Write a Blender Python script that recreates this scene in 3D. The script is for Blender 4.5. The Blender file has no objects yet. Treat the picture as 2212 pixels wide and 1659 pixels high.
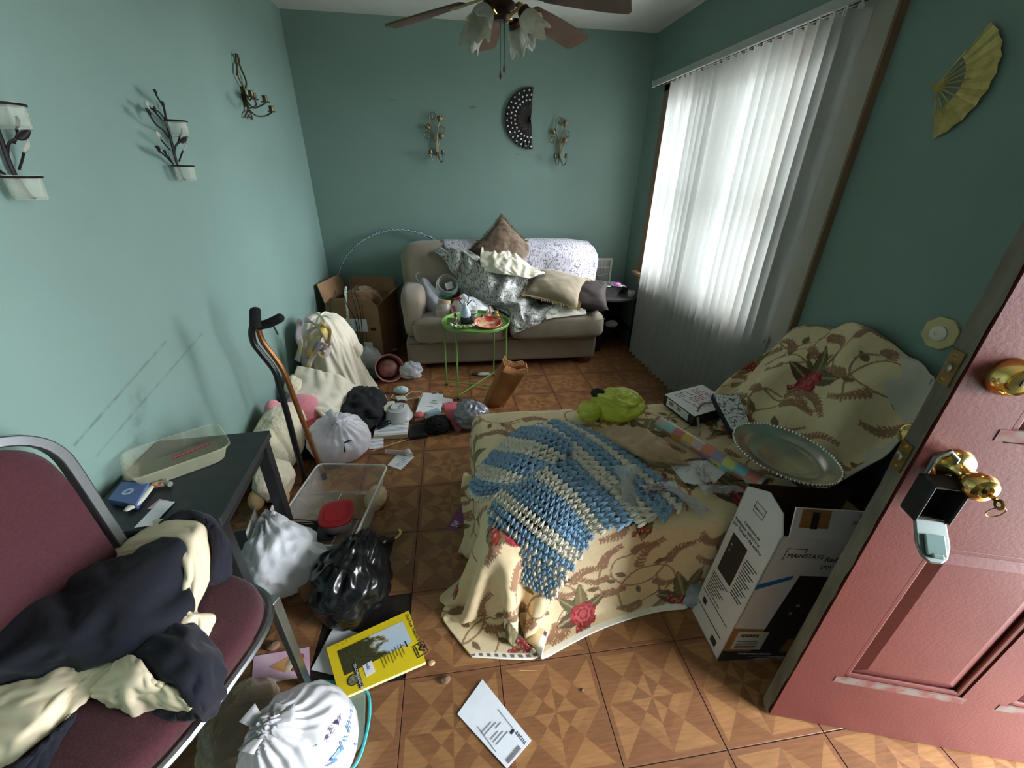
import bpy, bmesh, math, random
import numpy as np
from mathutils import Matrix, Vector, Euler, noise as mnoise
rnd = random.Random(7)
SC = bpy.context.scene
COL = SC.collection
PI = math.pi
# ------------------------------------------------------------------ camera, sky, light, exposure
CAM_H, FPX = 1.43193, 882.526
_R = np.array([[0.990153, -0.13921551, 0.01469978], [-0.05042172, -0.45262251, -0.89027553], [0.13059361, 0.88076779, -0.45518502]])
cam = bpy.data.cameras.new('camera'); cam_o = bpy.data.objects.new('camera', cam); COL.objects.link(cam_o)
cam.sensor_fit = 'HORIZONTAL'; cam.sensor_width = 36; cam.lens = 36 * FPX / 2212; cam.clip_start = .02
cam_o.matrix_world = Matrix(((_R[0][0], -_R[1][0], -_R[2][0], 0), (_R[0][1], -_R[1][1], -_R[2][1], 0), (_R[0][2], -_R[1][2], -_R[2][2], CAM_H), (0, 0, 0, 1)))
SC.camera = cam_o
SC.view_settings.view_transform = 'Standard'; SC.view_settings.look = 'None'; SC.view_settings.gamma = 1
SC.view_settings.exposure = 4.05
SC.cycles.use_denoising = True
SC.cycles.max_bounces = 14; SC.cycles.diffuse_bounces = 6; SC.cycles.transparent_max_bounces = 24; SC.cycles.transmission_bounces = 10
SC.cycles.sample_clamp_indirect = 8
SC.cycles.caustics_reflective = False; SC.cycles.caustics_refractive = False
wd = bpy.data.worlds.new('overcast_sky'); SC.world = wd; wd.use_nodes = True
wd.node_tree.nodes['Background'].inputs[0].default_value = (.87, .94, 1, 1)
wd.node_tree.nodes['Background'].inputs[1].default_value = 3.0
def portal(name, loc, rot, sx, sy):
    l = bpy.data.lights.new(name, 'AREA'); l.shape = 'RECTANGLE'; l.size = sx; l.size_y = sy
    l.cycles.is_portal = True
    o = bpy.data.objects.new(name, l); COL.objects.link(o); o.location = loc; o.rotation_euler = rot
XL, XR, YB, YF, HC = -1.09, 1.67, 3.87, -1.75, 2.43
portal('window_daylight', (XR + .13, 2.66, 1.34), (0, PI/2, 0), 1.35, 1.62)
portal('doorway_daylight', (XR + .2, -.18, 1.03), (0, PI/2, 0), 2.06, .9)
# ------------------------------------------------------------------ pixel rays -> points in the room (at a known height / wall)
def _ray(x, y): return _R.T @ np.array([(x - 1106) / FPX, (y - 829.5) / FPX, 1.0])
def W(x, y, z=0.0):
    d = _ray(x, y); t = (z - CAM_H) / d[2]; return Vector((d[0]*t, d[1]*t, z))
def WX(x, y, X):
    d = _ray(x, y); t = X / d[0]; return Vector((X, d[1]*t, CAM_H + d[2]*t))
def WY(x, y, Y):
    d = _ray(x, y); t = Y / d[1]; return Vector((d[0]*t, Y, CAM_H + d[2]*t))
# ------------------------------------------------------------------ materials
def lin(c):
    c = c / 255.0
    return c / 12.92 if c <= .04045 else ((c + .055) / 1.055) ** 2.4
def L3(rgb): return tuple(lin(c) for c in rgb)
MATS = {}
def M(name, rgb=(128, 128, 128), rough=.55, metal=0.0, var=.06, vs=9.0, bump=0.0, bs=60.0, trans=0.0, ior=1.45, sheen=0.0,
      transl=0.0, alpha=1.0, attr=None, coat=0.0, spec=.5, stretch=(1, 1, 1), rgb2=None):
    if name in MATS: return MATS[name]
    m = bpy.data.materials.new(name); m.use_nodes = True; nt = m.node_tree; N = nt.nodes; K = nt.links
    b = N['Principled BSDF']; out = N['Material Output']
    b.inputs['Roughness'].default_value = rough; b.inputs['Metallic'].default_value = metal
    b.inputs['Transmission Weight'].default_value = trans; b.inputs['IOR'].default_value = ior
    b.inputs['Sheen Weight'].default_value = sheen; b.inputs['Alpha'].default_value = alpha
    b.inputs['Coat Weight'].default_value = coat; b.inputs['Specular IOR Level'].default_value = spec
    tc = N.new('ShaderNodeTexCoord'); mp = N.new('ShaderNodeMapping'); K.new(tc.outputs['Object'], mp.inputs[0])
    mp.inputs['Scale'].default_value = stretch
    nz = N.new('ShaderNodeTexNoise'); nz.inputs['Scale'].default_value = vs; nz.inputs['Detail'].default_value = 5
    K.new(mp.outputs[0], nz.inputs['Vector'])
    if attr:
        at = N.new('ShaderNodeAttribute'); at.attribute_name = attr; base = at.outputs['Color']
    else:
        rg = N.new('ShaderNodeRGB'); rg.outputs[0].default_value = (*L3(rgb), 1); base = rg.outputs[0]
    mx = N.new('ShaderNodeMix'); mx.data_type = 'RGBA'
    if rgb2:
        rp = N.new('ShaderNodeValToRGB'); rp.color_ramp.elements[0].position = .4; rp.color_ramp.elements[1].position = .62
        K.new(nz.outputs['Fac'], rp.inputs[0]); K.new(rp.outputs[0], mx.inputs['Factor']); K.new(base, mx.inputs['A'])
        mx.inputs['B'].default_value = (*L3(rgb2), 1)
    else:
        mx.blend_type = 'MULTIPLY'; mx.inputs['Factor'].default_value = 1
        rp = N.new('ShaderNodeMapRange'); rp.inputs['From Min'].default_value = .3; rp.inputs['From Max'].default_value = .7
        rp.inputs['To Min'].default_value = 1 - var; rp.inputs['To Max'].default_value = 1 + var
        K.new(nz.outputs['Fac'], rp.inputs['Value']); K.new(base, mx.inputs['A']); K.new(rp.outputs[0], mx.inputs['B'])
    K.new(mx.outputs['Result'], b.inputs['Base Color'])
    if bump:
        n2 = N.new('ShaderNodeTexNoise'); n2.inputs['Scale'].default_value = bs; n2.inputs['Detail'].default_value = 4
        K.new(mp.outputs[0], n2.inputs['Vector'])
        bp = N.new('ShaderNodeBump'); bp.inputs['Strength'].default_value = bump; bp.inputs['Distance'].default_value = .01
        K.new(n2.outputs['Fac'], bp.inputs['Height']); K.new(bp.outputs[0], b.inputs['Normal'])
    if transl:
        tr = N.new('ShaderNodeBsdfTranslucent'); K.new(mx.outputs['Result'], tr.inputs[0])
        ms = N.new('ShaderNodeMixShader'); ms.inputs[0].default_value = transl
        K.new(b.outputs[0], ms.inputs[1]); K.new(tr.outputs[0], ms.inputs[2]); K.new(ms.outputs[0], out.inputs[0])
    MATS[name] = m
    return m
def film(name, rgb=(255, 255, 255), opac=.3, rough=.15, bump=.5, bs=25.0):
    """thin clear plastic: see-through with a glossy, slightly milky skin (no refraction)"""
    if name in MATS: return MATS[name]
    m = M(name, rgb, rough=rough, bump=bump, bs=bs, var=.03); nt = m.node_tree; N = nt.nodes; K = nt.links
    b = N['Principled BSDF']; tp = N.new('ShaderNodeBsdfTransparent'); tp.inputs[0].default_value = (.96, .97, .96, 1)
    lw = N.new('ShaderNodeLayerWeight'); lw.inputs[0].default_value = .35
    mr = N.new('ShaderNodeMapRange'); mr.inputs['To Min'].default_value = opac; mr.inputs['To Max'].default_value = min(1, opac + .5)
    K.new(lw.outputs['Facing'], mr.inputs['Value'])
    ms = N.new('ShaderNodeMixShader'); K.new(mr.outputs[0], ms.inputs[0]); K.new(tp.outputs[0], ms.inputs[1]); K.new(b.outputs[0], ms.inputs[2])
    K.new(ms.outputs[0], N['Material Output'].inputs[0])
    return m
# ------------------------------------------------------------------ mesh builder
def perp(d):
    d = Vector(d).normalized(); a = Vector((0, 0, 1)) if abs(d.z) < .9 else Vector((1, 0, 0))
    u = d.cross(a).normalized(); return u, d.cross(u).normalized()
WMAT = {}
class MB:
    def __init__(s, xf=None): s.v = []; s.f = []; s.mi = []; s.c = None; s.xf = xf; s.uv = None
    def add(s, vs, fs, mi=0):
        o = len(s.v)
        for p in vs:
            p = Vector(p); s.v.append(s.xf @ p if s.xf else p)
        for f in fs: s.f.append([i + o for i in f]); s.mi.append(mi)
        return s
    def box(s, c, d, rot=None, mi=0):
        c = Vector(c); h = Vector(d) / 2; m = Euler(rot).to_matrix() if rot else None
        vs = []
        for x in (-1, 1):
            for y in (-1, 1):
                for z in (-1, 1):
                    p = Vector((x*h.x, y*h.y, z*h.z)); vs.append(c + (m @ p if m else p))
        return s.add(vs, [(0, 1, 3, 2), (4, 6, 7, 5), (0, 4, 5, 1), (2, 3, 7, 6), (0, 2, 6, 4), (1, 5, 7, 3)], mi)
    def hexa(s, bot, top, mi=0):
        return s.add(list(bot) + list(top), [(3, 2, 1, 0), (4, 5, 6, 7), (0, 1, 5, 4), (1, 2, 6, 5), (2, 3, 7, 6), (3, 0, 4, 7)], mi)
    def tube(s, path, r, n=8, mi=0, closed=False, cap=True, flat=1.0):
        P = [Vector(p) for p in path]; k = len(P); rr = r if isinstance(r, (list, tuple)) else [r] * k
        vs = []; u = None
        for i, p in enumerate(P):
            a = P[(i - 1) % k] if (i or closed) else p; b = P[(i + 1) % k] if (i < k - 1 or closed) else p
            d = (b - a).normalized()
            if u is None: u, w = perp(d)
            else:
                u = (u - d * u.dot(d))
                u = u.normalized() if u.length > 1e-6 else perp(d)[0]
                w = d.cross(u)
            for j in range(n):
                t = 2*PI*j/n; vs.append(p + (u*math.cos(t) + w*math.sin(t)*flat) * rr[i])
        fs = []
        for i in range(k if closed else k - 1):
            for j in range(n):
                a = i*n + j; b = i*n + (j + 1) % n; e = ((i + 1) % k)*n
                fs.append((a, b, e + (j + 1) % n, e + j))
        if cap and not closed: fs += [tuple(range(n))[::-1], tuple(range((k-1)*n, k*n))]
        return s.add(vs, fs, mi)
    def cyl(s, a, b, r0, r1=None, n=16, mi=0): return s.tube([a, b], [r0, r0 if r1 is None else r1], n, mi)
    def lathe(s, prof, n=24, c=(0, 0, 0), rot=None, mi=0, sq=None, closed=False, arc=None):
        c = Vector(c); m = Euler(rot).to_matrix() if rot else None; vs = []; k = len(prof)
        for r, z in prof:
            for j in range(n):
                t = 2*PI*j/n; x, y = math.cos(t), math.sin(t)
                if sq:  # superellipse outline
                    q = (abs(x)**sq[0] + abs(y)**sq[0]) ** (-1/sq[0]); x *= q*sq[1]; y *= q*sq[2]
                p = Vector((r*x, r*y, z)); vs.append(c + (m @ p if m else p))
        fs = []
        for i in range(k - 1 if not closed else k):
            for j in range(n): 
                e = ((i + 1) % k)*n; fs.append((i*n + j, i*n + (j+1) % n, e + (j+1) % n, e + j))
        if not closed:
            if prof[0][0] > 1e-4: fs.append(tuple(range(n))[::-1])
            if prof[-1][0] > 1e-4: fs.append(tuple(range((k-1)*n, k*n)))
        return s.add(vs, fs, mi)
    def ell(s, c, r, rot=None, nu=16, nv=10, mi=0, fn=None):
        c = Vector(c); m = Euler(rot).to_matrix() if rot else None; vs = []
        for i in range(nv + 1):
            ph = PI*i/nv
            for j in range(nu):
                t = 2*PI*j/nu; d = Vector((math.sin(ph)*math.cos(t), math.sin(ph)*math.sin(t), math.cos(ph)))
                k = fn(d) if fn else 1
                p = Vector((d.x*r[0]*k, d.y*r[1]*k, d.z*r[2]*k)); vs.append(c + (m @ p if m else p))
        fs = [(i*nu + j, (i+1)*nu + j, (i+1)*nu + (j+1) % nu, i*nu + (j+1) % nu) for i in range(nv) for j in range(nu)]
        return s.add(vs, fs, mi)
    def grid(s, P, mi=0, cu=False):
        nu, nv = len(P), len(P[0]); o = [p for r in P for p in r]
        fs = [(i*nv + j, ((i+1) % nu)*nv + j, ((i+1) % nu)*nv + j + 1, i*nv + j + 1) for i in range(nu if cu else nu - 1) for j in range(nv - 1)]
        return s.add(o, fs, mi)
    def prism(s, poly, a, b, mi=0):
        """polygon (list of points) swept by vector b-a ; a ignored when poly is 3-D"""
        P = [Vector(p) for p in poly]; n = len(P); d = Vector(b)
        return s.add(P + [p + d for p in P], [tuple(range(n))[::-1], tuple(range(n, 2*n))] + [(i, (i+1) % n, n + (i+1) % n, n + i) for i in range(n)], mi)
    def build(s, name, mats, parent=None, label=None, cat=None, group=None, kind=None, smooth=40, bevel=0, bseg=2, sub=0, solid=0, loc=None):
        if parent is not None: mw = WMAT[parent]
        else:
            if loc is None:
                a = np.array([tuple(p) for p in s.v]); lo, hi = a.min(0), a.max(0); loc = ((lo[0]+hi[0])/2, (lo[1]+hi[1])/2, lo[2])
            mw = Matrix.Translation(loc)
        inv = mw.inverted(); me = bpy.data.meshes.new(name)
        me.from_pydata([inv @ p for p in s.v], [], s.f)
        mats = mats if isinstance(mats, (list, tuple)) else [mats]
        for m in mats: me.materials.append(m)
        if len(mats) > 1: me.polygons.foreach_set('material_index', s.mi)
        me.validate(); 
        if smooth:
            me.polygons.foreach_set('use_smooth', [True]*len(me.polygons))
            if smooth < 180: me.set_sharp_from_angle(angle=math.radians(smooth))
        if s.c is not None and len(s.c) == len(me.vertices):
            ca = me.color_attributes.new('Col', 'FLOAT_COLOR', 'POINT')
            a = np.ones((len(s.c), 4), np.float32); a[:, :3] = s.c; ca.data.foreach_set('color', a.ravel())
        me.update(); o = bpy.data.objects.new(name, me); COL.objects.link(o)
        if parent is not None: o.parent = parent; WMAT[o] = WMAT[parent]
        else: o.matrix_basis = mw; WMAT[o] = mw
        if solid: d = o.modifiers.new('thickness', 'SOLIDIFY'); d.thickness = solid; d.offset = 0
        if bevel: d = o.modifiers.new('bevel', 'BEVEL'); d.width = bevel; d.segments = bseg; d.limit_method = 'ANGLE'; d.angle_limit = .6
        if sub: d = o.modifiers.new('smooth', 'SUBSURF'); d.levels = sub; d.render_levels = sub
        return tag(o, label, cat, group, kind)
def tag(o, label=None, cat=None, group=None, kind=None):
    if label: o['label'] = label
    if cat: o['category'] = cat
    if group: o['group'] = group
    if kind: o['kind'] = kind
    return o
def thing(name, label, cat, loc=(0, 0, 0), rot=(0, 0, 0), group=None, kind=None):
    o = bpy.data.objects.new(name, None); COL.objects.link(o); o.empty_display_size = .05
    m = Matrix.LocRotScale(Vector(loc), Euler(rot), None); o.matrix_basis = m; WMAT[o] = m
    return tag(o, label, cat, group, kind)
def copy_part(o, parent, mb):
    c = o.copy(); COL.objects.link(c); c.parent = parent; c.matrix_basis = mb; return c
def text(body, size, mat, parent, mtx, name='lettering', align='LEFT', ext=.0002, sx=1.0):
    cu = bpy.data.curves.new('lettering', 'FONT'); cu.body = body; cu.size = size; cu.align_x = align; cu.extrude = ext; cu.resolution_u = 3
    t = bpy.data.objects.new('lettering_curve', cu); COL.objects.link(t)
    dg = bpy.context.evaluated_depsgraph_get(); dg.update()
    me = bpy.data.meshes.new_from_object(t.evaluated_get(dg)); bpy.data.objects.remove(t); bpy.data.curves.remove(cu)
    b = MB(mtx @ Matrix.Diagonal((sx, 1, 1, 1)))
    if not len(me.vertices): return None
    b.add([v.co for v in me.vertices], [tuple(p.vertices) for p in me.polygons]); bpy.data.meshes.remove(me)
    return b.build(name, mat, parent, smooth=0)
def frame(o, x, y):
    """matrix with origin o, local x along x, y along y (made orthogonal), z out"""
    x = Vector(x).normalized(); y = Vector(y); z = x.cross(y).normalized(); y = z.cross(x)
    return Matrix(((x.x, y.x, z.x, o[0]), (x.y, y.y, z.y, o[1]), (x.z, y.z, z.z, o[2]), (0, 0, 0, 1)))
# ------------------------------------------------------------------ cloth helpers
def cr(P, n):
    """Catmull-Rom resample array P (k,...) along axis 0 to n samples"""
    P = np.asarray(P, float); k = len(P); Q = np.concatenate([2*P[:1] - P[1:2], P, 2*P[-1:] - P[-2:-1]])
    t = np.linspace(0, k - 1, n); i = np.minimum(t.astype(int), k - 2); f = (t - i).reshape((-1,) + (1,)*(P.ndim - 1))
    a, b, c, d = Q[i], Q[i+1], Q[i+2], Q[i+3]
    return .5*((2*b) + (c - a)*f + (2*a - 5*b + 4*c - d)*f*f + (3*b - a - 3*c + d)*f**3)
def patch(ctrl, nu, nv):
    A = cr(np.array([[tuple(p) for p in r] for r in ctrl]), nu)
    return cr(A.transpose(1, 0, 2), nv).transpose(1, 0, 2)
def settle(P, rest=1.05, steps=60, it=6, g=.002, coll=(), pin=None, seed=0, jit=.002, damp=.9, bend=.3, scale=None):
    """position-based cloth: P (nu,nv,3) relaxes towards rest lengths = initial*rest, with colliders f(X)->X"""
    rg = np.random.default_rng(seed); X = P.copy() + rg.normal(0, jit, P.shape); V = np.zeros_like(X); P0 = P.copy()
    nu, nv = P.shape[:2]; I, J = np.meshgrid(np.arange(nu), np.arange(nv), indexing='ij'); idx = I*nv + J
    cons = []
    for di, dj, w in ((1, 0, 1), (0, 1, 1), (1, 1, .6), (1, -1, .6), (2, 0, bend), (0, 2, bend)):
        ok = (I + di < nu) & (J + dj < nv) & (J + dj >= 0); a = idx[ok]; b = idx[ok] + di*nv + dj
        key = (I[ok] // max(di, 1)) % 2 if di else (J[ok] // dj) % 2
        for q in (0, 1):
            m = key == q; cons.append((a[m], b[m], w))
    F = P.reshape(-1, 3)
    rs = [np.linalg.norm(F[a] - F[b], axis=1) * (rest if scale is None else rest*scale) for a, b, w in cons]
    pm = None if pin is None else pin.reshape(-1)
    for s in range(steps):
        V *= damp; V[..., 2] -= g; Y = X + V; F = Y.reshape(-1, 3)
        for k in range(it):
            for (a, b, w), r in zip(cons, rs):
                d = F[b] - F[a]; l = np.linalg.norm(d, axis=1) + 1e-9; c = (.5*w*(1 - r/l))[:, None]*d
                F[a] += c; F[b] -= c
            for f in coll: f(F)
            if pm is not None: F[pm] = P0.reshape(-1, 3)[pm]
        Y = F.reshape(P.shape); V = np.clip(Y - X, -.03, .03); X = Y
    return X
def c_floor(z=.004):
    def f(F): m = F[:, 2] < z; F[m, 2] = z; F[m, :2] = F[m, :2]
    return f
def c_box(lo, hi, r=.03):
    """push points out of a rounded box"""
    lo = np.array(lo, float); hi = np.array(hi, float)
    def f(F):
        c = (lo + hi)/2; h = (hi - lo)/2 - r; q = F - c; n = np.clip(q, -h, h); d = q - n; l = np.linalg.norm(d, axis=1)
        ins = (l < r)
        if not ins.any(): return
        deep = ins & (l < 1e-6)
        m = ins & ~deep; F[m] = c + n[m] + d[m]/l[m][:, None]*r
        if deep.any():
            qq = q[deep]; dd = (h + r) - np.abs(qq); k = dd.argmin(1); s = np.sign(qq[np.arange(len(k)), k]); qq[np.arange(len(k)), k] = s*(h + r)[k]; F[deep] = c + qq
    return f
def c_plane(p, n):
    p = np.array(p, float); n = np.array(n, float); n /= np.linalg.norm(n)
    def f(F):
        d = (F - p) @ n; m = d < 0; F[m] -= d[m][:, None]*n
    return f
def c_ell(c, r):
    c = np.array(c, float); r = np.array(r, float)
    def f(F):
        q = (F - c)/r; l = np.linalg.norm(q, axis=1); m = (l < 1) & (l > 1e-6); F[m] = c + q[m]/l[m][:, None]*r
    return f
def up(X, ku):
    """refine a settled cloth by ku in both directions"""
    nu, nv = X.shape[:2]; A = cr(X, (nu-1)*ku + 1); return cr(A.transpose(1, 0, 2), (nv-1)*ku + 1).transpose(1, 0, 2)
def cloth_mb(X, col=None):
    b = MB(); nu, nv = X.shape[:2]; b.v = [Vector(p) for p in X.reshape(-1, 3)]
    b.f = [[i*nv + j, (i+1)*nv + j, (i+1)*nv + j + 1, i*nv + j + 1] for i in range(nu-1) for j in range(nv-1)]; b.mi = [0]*len(b.f)
    if col is not None: b.c = col.reshape(-1, 3)
    return b
def crumple(c, r, seed=0, n=40, amp=.22, freq=3.0, flat=.25, knot=None, ridge=True):
    """crumpled closed bag surface; returns MB"""
    b = MB(); rg = random.Random(seed); off = Vector((rg.uniform(0, 50), rg.uniform(0, 50), rg.uniform(0, 50)))
    def fn(d):
        p = d*freq + off
        a = mnoise.noise(p); e = mnoise.noise(p*2.3 + off)
        if ridge: a = 1 - 2.4*math.sqrt(a*a + .004); e = 1 - 2.4*math.sqrt(e*e + .004)
        k = 1 + amp*(.75*a + .25*e)*.7
        if knot is not None:
            q = d.angle(knot)
            k *= 1 + .085*math.sin(17*math.atan2(d.dot(perp(knot)[0]), d.dot(perp(knot)[1])) + 3*a)*math.exp(-q*1.5)
            if q < .55: k *= 1 + (.55 - q)*.55
        return k
    b.ell(c, r, nu=n, nv=int(n*.7), fn=fn)
    z0 = c[2] - r[2]*(1 - flat)
    for p in b.v:
        if p.z < z0: p.z = z0 + (p.z - z0)*.02
    return b
# ------------------------------------------------------------------ node helpers for the surfaces
class NG:
    def __init__(s, m): s.nt = m.node_tree; s.N = s.nt.nodes; s.K = s.nt.links
    def put(s, sock, v):
        if isinstance(v, bpy.types.NodeSocket): s.K.new(v, sock)
        else: sock.default_value = v
    def m(s, op, a, b=0.0, c=None):
        n = s.N.new('ShaderNodeMath'); n.operation = op; s.put(n.inputs[0], a); s.put(n.inputs[1], b)
        if c is not None: s.put(n.inputs[2], c)
        return n.outputs[0]
    def mix(s, f, a, b, mode='MIX'):
        n = s.N.new('ShaderNodeMix'); n.data_type = 'RGBA'; n.blend_type = mode; s.put(n.inputs['Factor'], f); s.put(n.inputs['A'], a); s.put(n.inputs['B'], b)
        return n.outputs['Result']
    def noise(s, vec, scale, detail=4): 
        n = s.N.new('ShaderNodeTexNoise'); n.inputs['Scale'].default_value = scale; n.inputs['Detail'].default_value = detail; s.K.new(vec, n.inputs['Vector']); return n.outputs['Fac']
    def ramp(s, v, a, b, x=0.0, y=1.0):
        n = s.N.new('ShaderNodeMapRange'); s.put(n.inputs['Value'], v); n.inputs['From Min'].default_value = a; n.inputs['From Max'].default_value = b
        n.inputs['To Min'].default_value = x; n.inputs['To Max'].default_value = y; return n.outputs[0]
def newmat(name):
    m = bpy.data.materials.new(name); m.use_nodes = True; MATS[name] = m; g = NG(m); tc = g.N.new('ShaderNodeTexCoord'); return m, g, g.N['Principled BSDF'], tc
def tile_material():
    m, g, b, tc = newmat('parquet_vinyl'); sp = g.N.new('ShaderNodeSeparateXYZ'); g.K.new(tc.outputs['Object'], sp.inputs[0])
    x = g.m('DIVIDE', sp.outputs[0], .1372); y = g.m('DIVIDE', sp.outputs[1], .1372)
    ax = g.m('ABSOLUTE', x); ay = g.m('ABSOLUTE', y); s = g.m('ADD', ax, ay); mx = g.m('MAXIMUM', ax, ay)
    px = g.m('GREATER_THAN', x, 0); py = g.m('GREATER_THAN', y, 0); pd = g.m('GREATER_THAN', ax, ay)
    q = g.m('ABSOLUTE', g.m('SUBTRACT', px, py)); par = g.m('ABSOLUTE', g.m('SUBTRACT', q, pd)); npar = g.m('SUBTRACT', 1, par)
    inA = g.m('LESS_THAN', s, .5); inC = g.m('GREATER_THAN', s, 1.0)
    band = g.m('MULTIPLY', g.m('GREATER_THAN', s, .74), g.m('LESS_THAN', s, 1.0))
    sel = g.mix(inA, npar, par); tn = g.N.new('ShaderNodeSeparateColor'); g.K.new(sel, tn.inputs[0]); sel = tn.outputs[0]
    sel2 = g.mix(inC, sel, par); tn2 = g.N.new('ShaderNodeSeparateColor'); g.K.new(sel2, tn2.inputs[0]); t = tn2.outputs[0]
    t = g.m('ADD', g.m('MULTIPLY', t, g.m('SUBTRACT', 1, g.m('MULTIPLY', band, .55))), g.m('MULTIPLY', band, .18))
    bord = g.m('GREATER_THAN', mx, 1.0)
    # grain runs along the diagonals, its direction changing with the piece
    def grain(rz):
        mp = g.N.new('ShaderNodeMapping'); mp.inputs['Rotation'].default_value = (0, 0, rz); mp.inputs['Scale'].default_value = (14, 130, 1); g.K.new(tc.outputs['Object'], mp.inputs[0])
        oi = g.N.new('ShaderNodeObjectInfo'); av = g.N.new('ShaderNodeVectorMath'); av.operation = 'ADD'; g.K.new(mp.outputs[0], av.inputs[0])
        cb = g.N.new('ShaderNodeCombineXYZ'); g.K.new(g.m('MULTIPLY', oi.outputs['Random'], 90), cb.inputs[0]); g.K.new(cb.outputs[0], av.inputs[1])
        return g.noise(av.outputs[0], 1.0, 3)
    ga, gb_ = grain(PI/4), grain(-PI/4)
    gg = g.m('ADD', g.m('MULTIPLY', ga, q), g.m('MULTIPLY', gb_, g.m('SUBTRACT', 1, q)))
    lo, hi, bc = (*L3((130, 87, 56)), 1), (*L3((157, 112, 71)), 1), (*L3((132, 88, 59)), 1)
    c = g.mix(t, lo, hi); c = g.mix(bord, c, bc)
    c = g.mix(1.0, c, g.ramp(gg, .3, .7, .82, 1.14), 'MULTIPLY')
    oi = g.N.new('ShaderNodeObjectInfo'); c = g.mix(1.0, c, g.ramp(oi.outputs['Random'], 0, 1, .93, 1.05), 'MULTIPLY')
    geo = g.N.new('ShaderNodeNewGeometry'); dirt = g.noise(geo.outputs['Position'], 2.3, 8)
    c = g.mix(1.0, c, g.ramp(dirt, .35, .65, .84, 1.05), 'MULTIPLY')
    g.K.new(c, b.inputs['Base Color']); g.K.new(g.ramp(dirt, .3, .7, .5, .3), b.inputs['Roughness'])
    bp = g.N.new('ShaderNodeBump'); bp.inputs['Strength'].default_value = .12; bp.inputs['Distance'].default_value = .004; g.K.new(gg, bp.inputs['Height']); g.K.new(bp.outputs[0], b.inputs['Normal'])
    return m
def wall_material(name, segs, axes):
    """teal paint with roller texture; segs = scuff and smudgy-shadow strokes (u0,v0,u1,v1,width,strength) in metres along axes"""
    m, g, b, tc = newmat(name); geo = g.N.new('ShaderNodeNewGeometry'); sp = g.N.new('ShaderNodeSeparateXYZ'); g.K.new(geo.outputs['Position'], sp.inputs[0])
    u, v = sp.outputs[axes[0]], sp.outputs[axes[1]]
    n = g.noise(geo.outputs['Position'], 3.1, 6); c = g.mix(1.0, (*L3((122, 147, 139)), 1), g.ramp(n, .3, .7, .96, 1.03), 'MULTIPLY')
    bn = g.noise(geo.outputs['Position'], 30, 3)
    for (u0, v0, u1, v1, w, k) in segs:
        dx, dy = u1 - u0, v1 - v0; l2 = dx*dx + dy*dy
        t = g.m('DIVIDE', g.m('ADD', g.m('MULTIPLY', g.m('SUBTRACT', u, u0), dx), g.m('MULTIPLY', g.m('SUBTRACT', v, v0), dy)), l2)
        n_ = g.N.new('ShaderNodeClamp'); g.K.new(t, n_.inputs[0]); t = n_.outputs[0]
        ex = g.m('SUBTRACT', g.m('SUBTRACT', u, u0), g.m('MULTIPLY', t, dx)); ey = g.m('SUBTRACT', g.m('SUBTRACT', v, v0), g.m('MULTIPLY', t, dy))
        d = g.m('SQRT', g.m('ADD', g.m('MULTIPLY', ex, ex), g.m('MULTIPLY', ey, ey)))
        msk = g.m('MULTIPLY', g.ramp(d, 0, w, k, 0), g.ramp(bn, .4, .6, .35, 1)); c = g.mix(msk, c, (.03, .035, .035, 1))
    g.K.new(c, b.inputs['Base Color']); b.inputs['Roughness'].default_value = .5
    bp = g.N.new('ShaderNodeBump'); bp.inputs['Strength'].default_value = .12; bp.inputs['Distance'].default_value = .003
    g.K.new(g.noise(geo.outputs['Position'], 170, 2), bp.inputs['Height']); g.K.new(bp.outputs[0], b.inputs['Normal'])
    return m
def S(name, mb, mat, parent=None, **k):
    o = mb.build(name, mat, parent, loc=(0, 0, 0) if parent is None else None, **k)
    if parent is None: o['kind'] = 'structure'
    return o
# ------------------------------------------------------------------ floor and its vinyl tiles
U, TX0, TY0 = .3048, -.21533, .76708
m_glue = M('black_tile_glue', (38, 30, 26), rough=.6, var=.4, vs=14, bump=.4, bs=40)
floor = S('floor', MB().box(((XL+XR)/2, (YF+YB)/2, -.05), (XR-XL+.3, YB-YF+.3, .094)), m_glue, smooth=0)
m_tile = tile_material(); _tm = {}
for i in range(-3, 7):
    for j in range(-4, 11):
        if (i, j) == (-1, 0): continue          # the tile that has come away under the black bag
        cx_, cy_ = TX0 + (i + .5)*U, TY0 + (j + .5)*U; g_ = .0012
        x0, x1 = max(-U/2 + g_, XL + .001 - cx_), min(U/2 - g_, XR - .001 - cx_); y0, y1 = -U/2 + g_, min(U/2 - g_, YB - .001 - cy_)
        key = (round(x0, 4), round(x1, 4), round(y1, 4))
        if key not in _tm:
            b = MB(); e = .0008
            b.v = [Vector(p) for p in ((x0, y0, -.003), (x1, y0, -.003), (x1, y1, -.003), (x0, y1, -.003), (x0, y0, -e), (x1, y0, -e), (x1, y1, -e), (x0, y1, -e), (x0+e, y0+e, 0), (x1-e, y0+e, 0), (x1-e, y1-e, 0), (x0+e, y1-e, 0))]
            b.f = [[8, 9, 10, 11]] + [[a, (a+1) % 4, 4 + (a+1) % 4, 4 + a] for a in range(4)] + [[4+a, 4+(a+1) % 4, 8+(a+1) % 4, 8+a] for a in range(4)]; b.mi = [0]*9
            o = b.build('tile', m_tile, floor, smooth=0); _tm[key] = o
            o.location = (cx_, cy_, 0)
        else:
            c = _tm[key].copy(); COL.objects.link(c); c.location = (cx_, cy_, 0)
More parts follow.
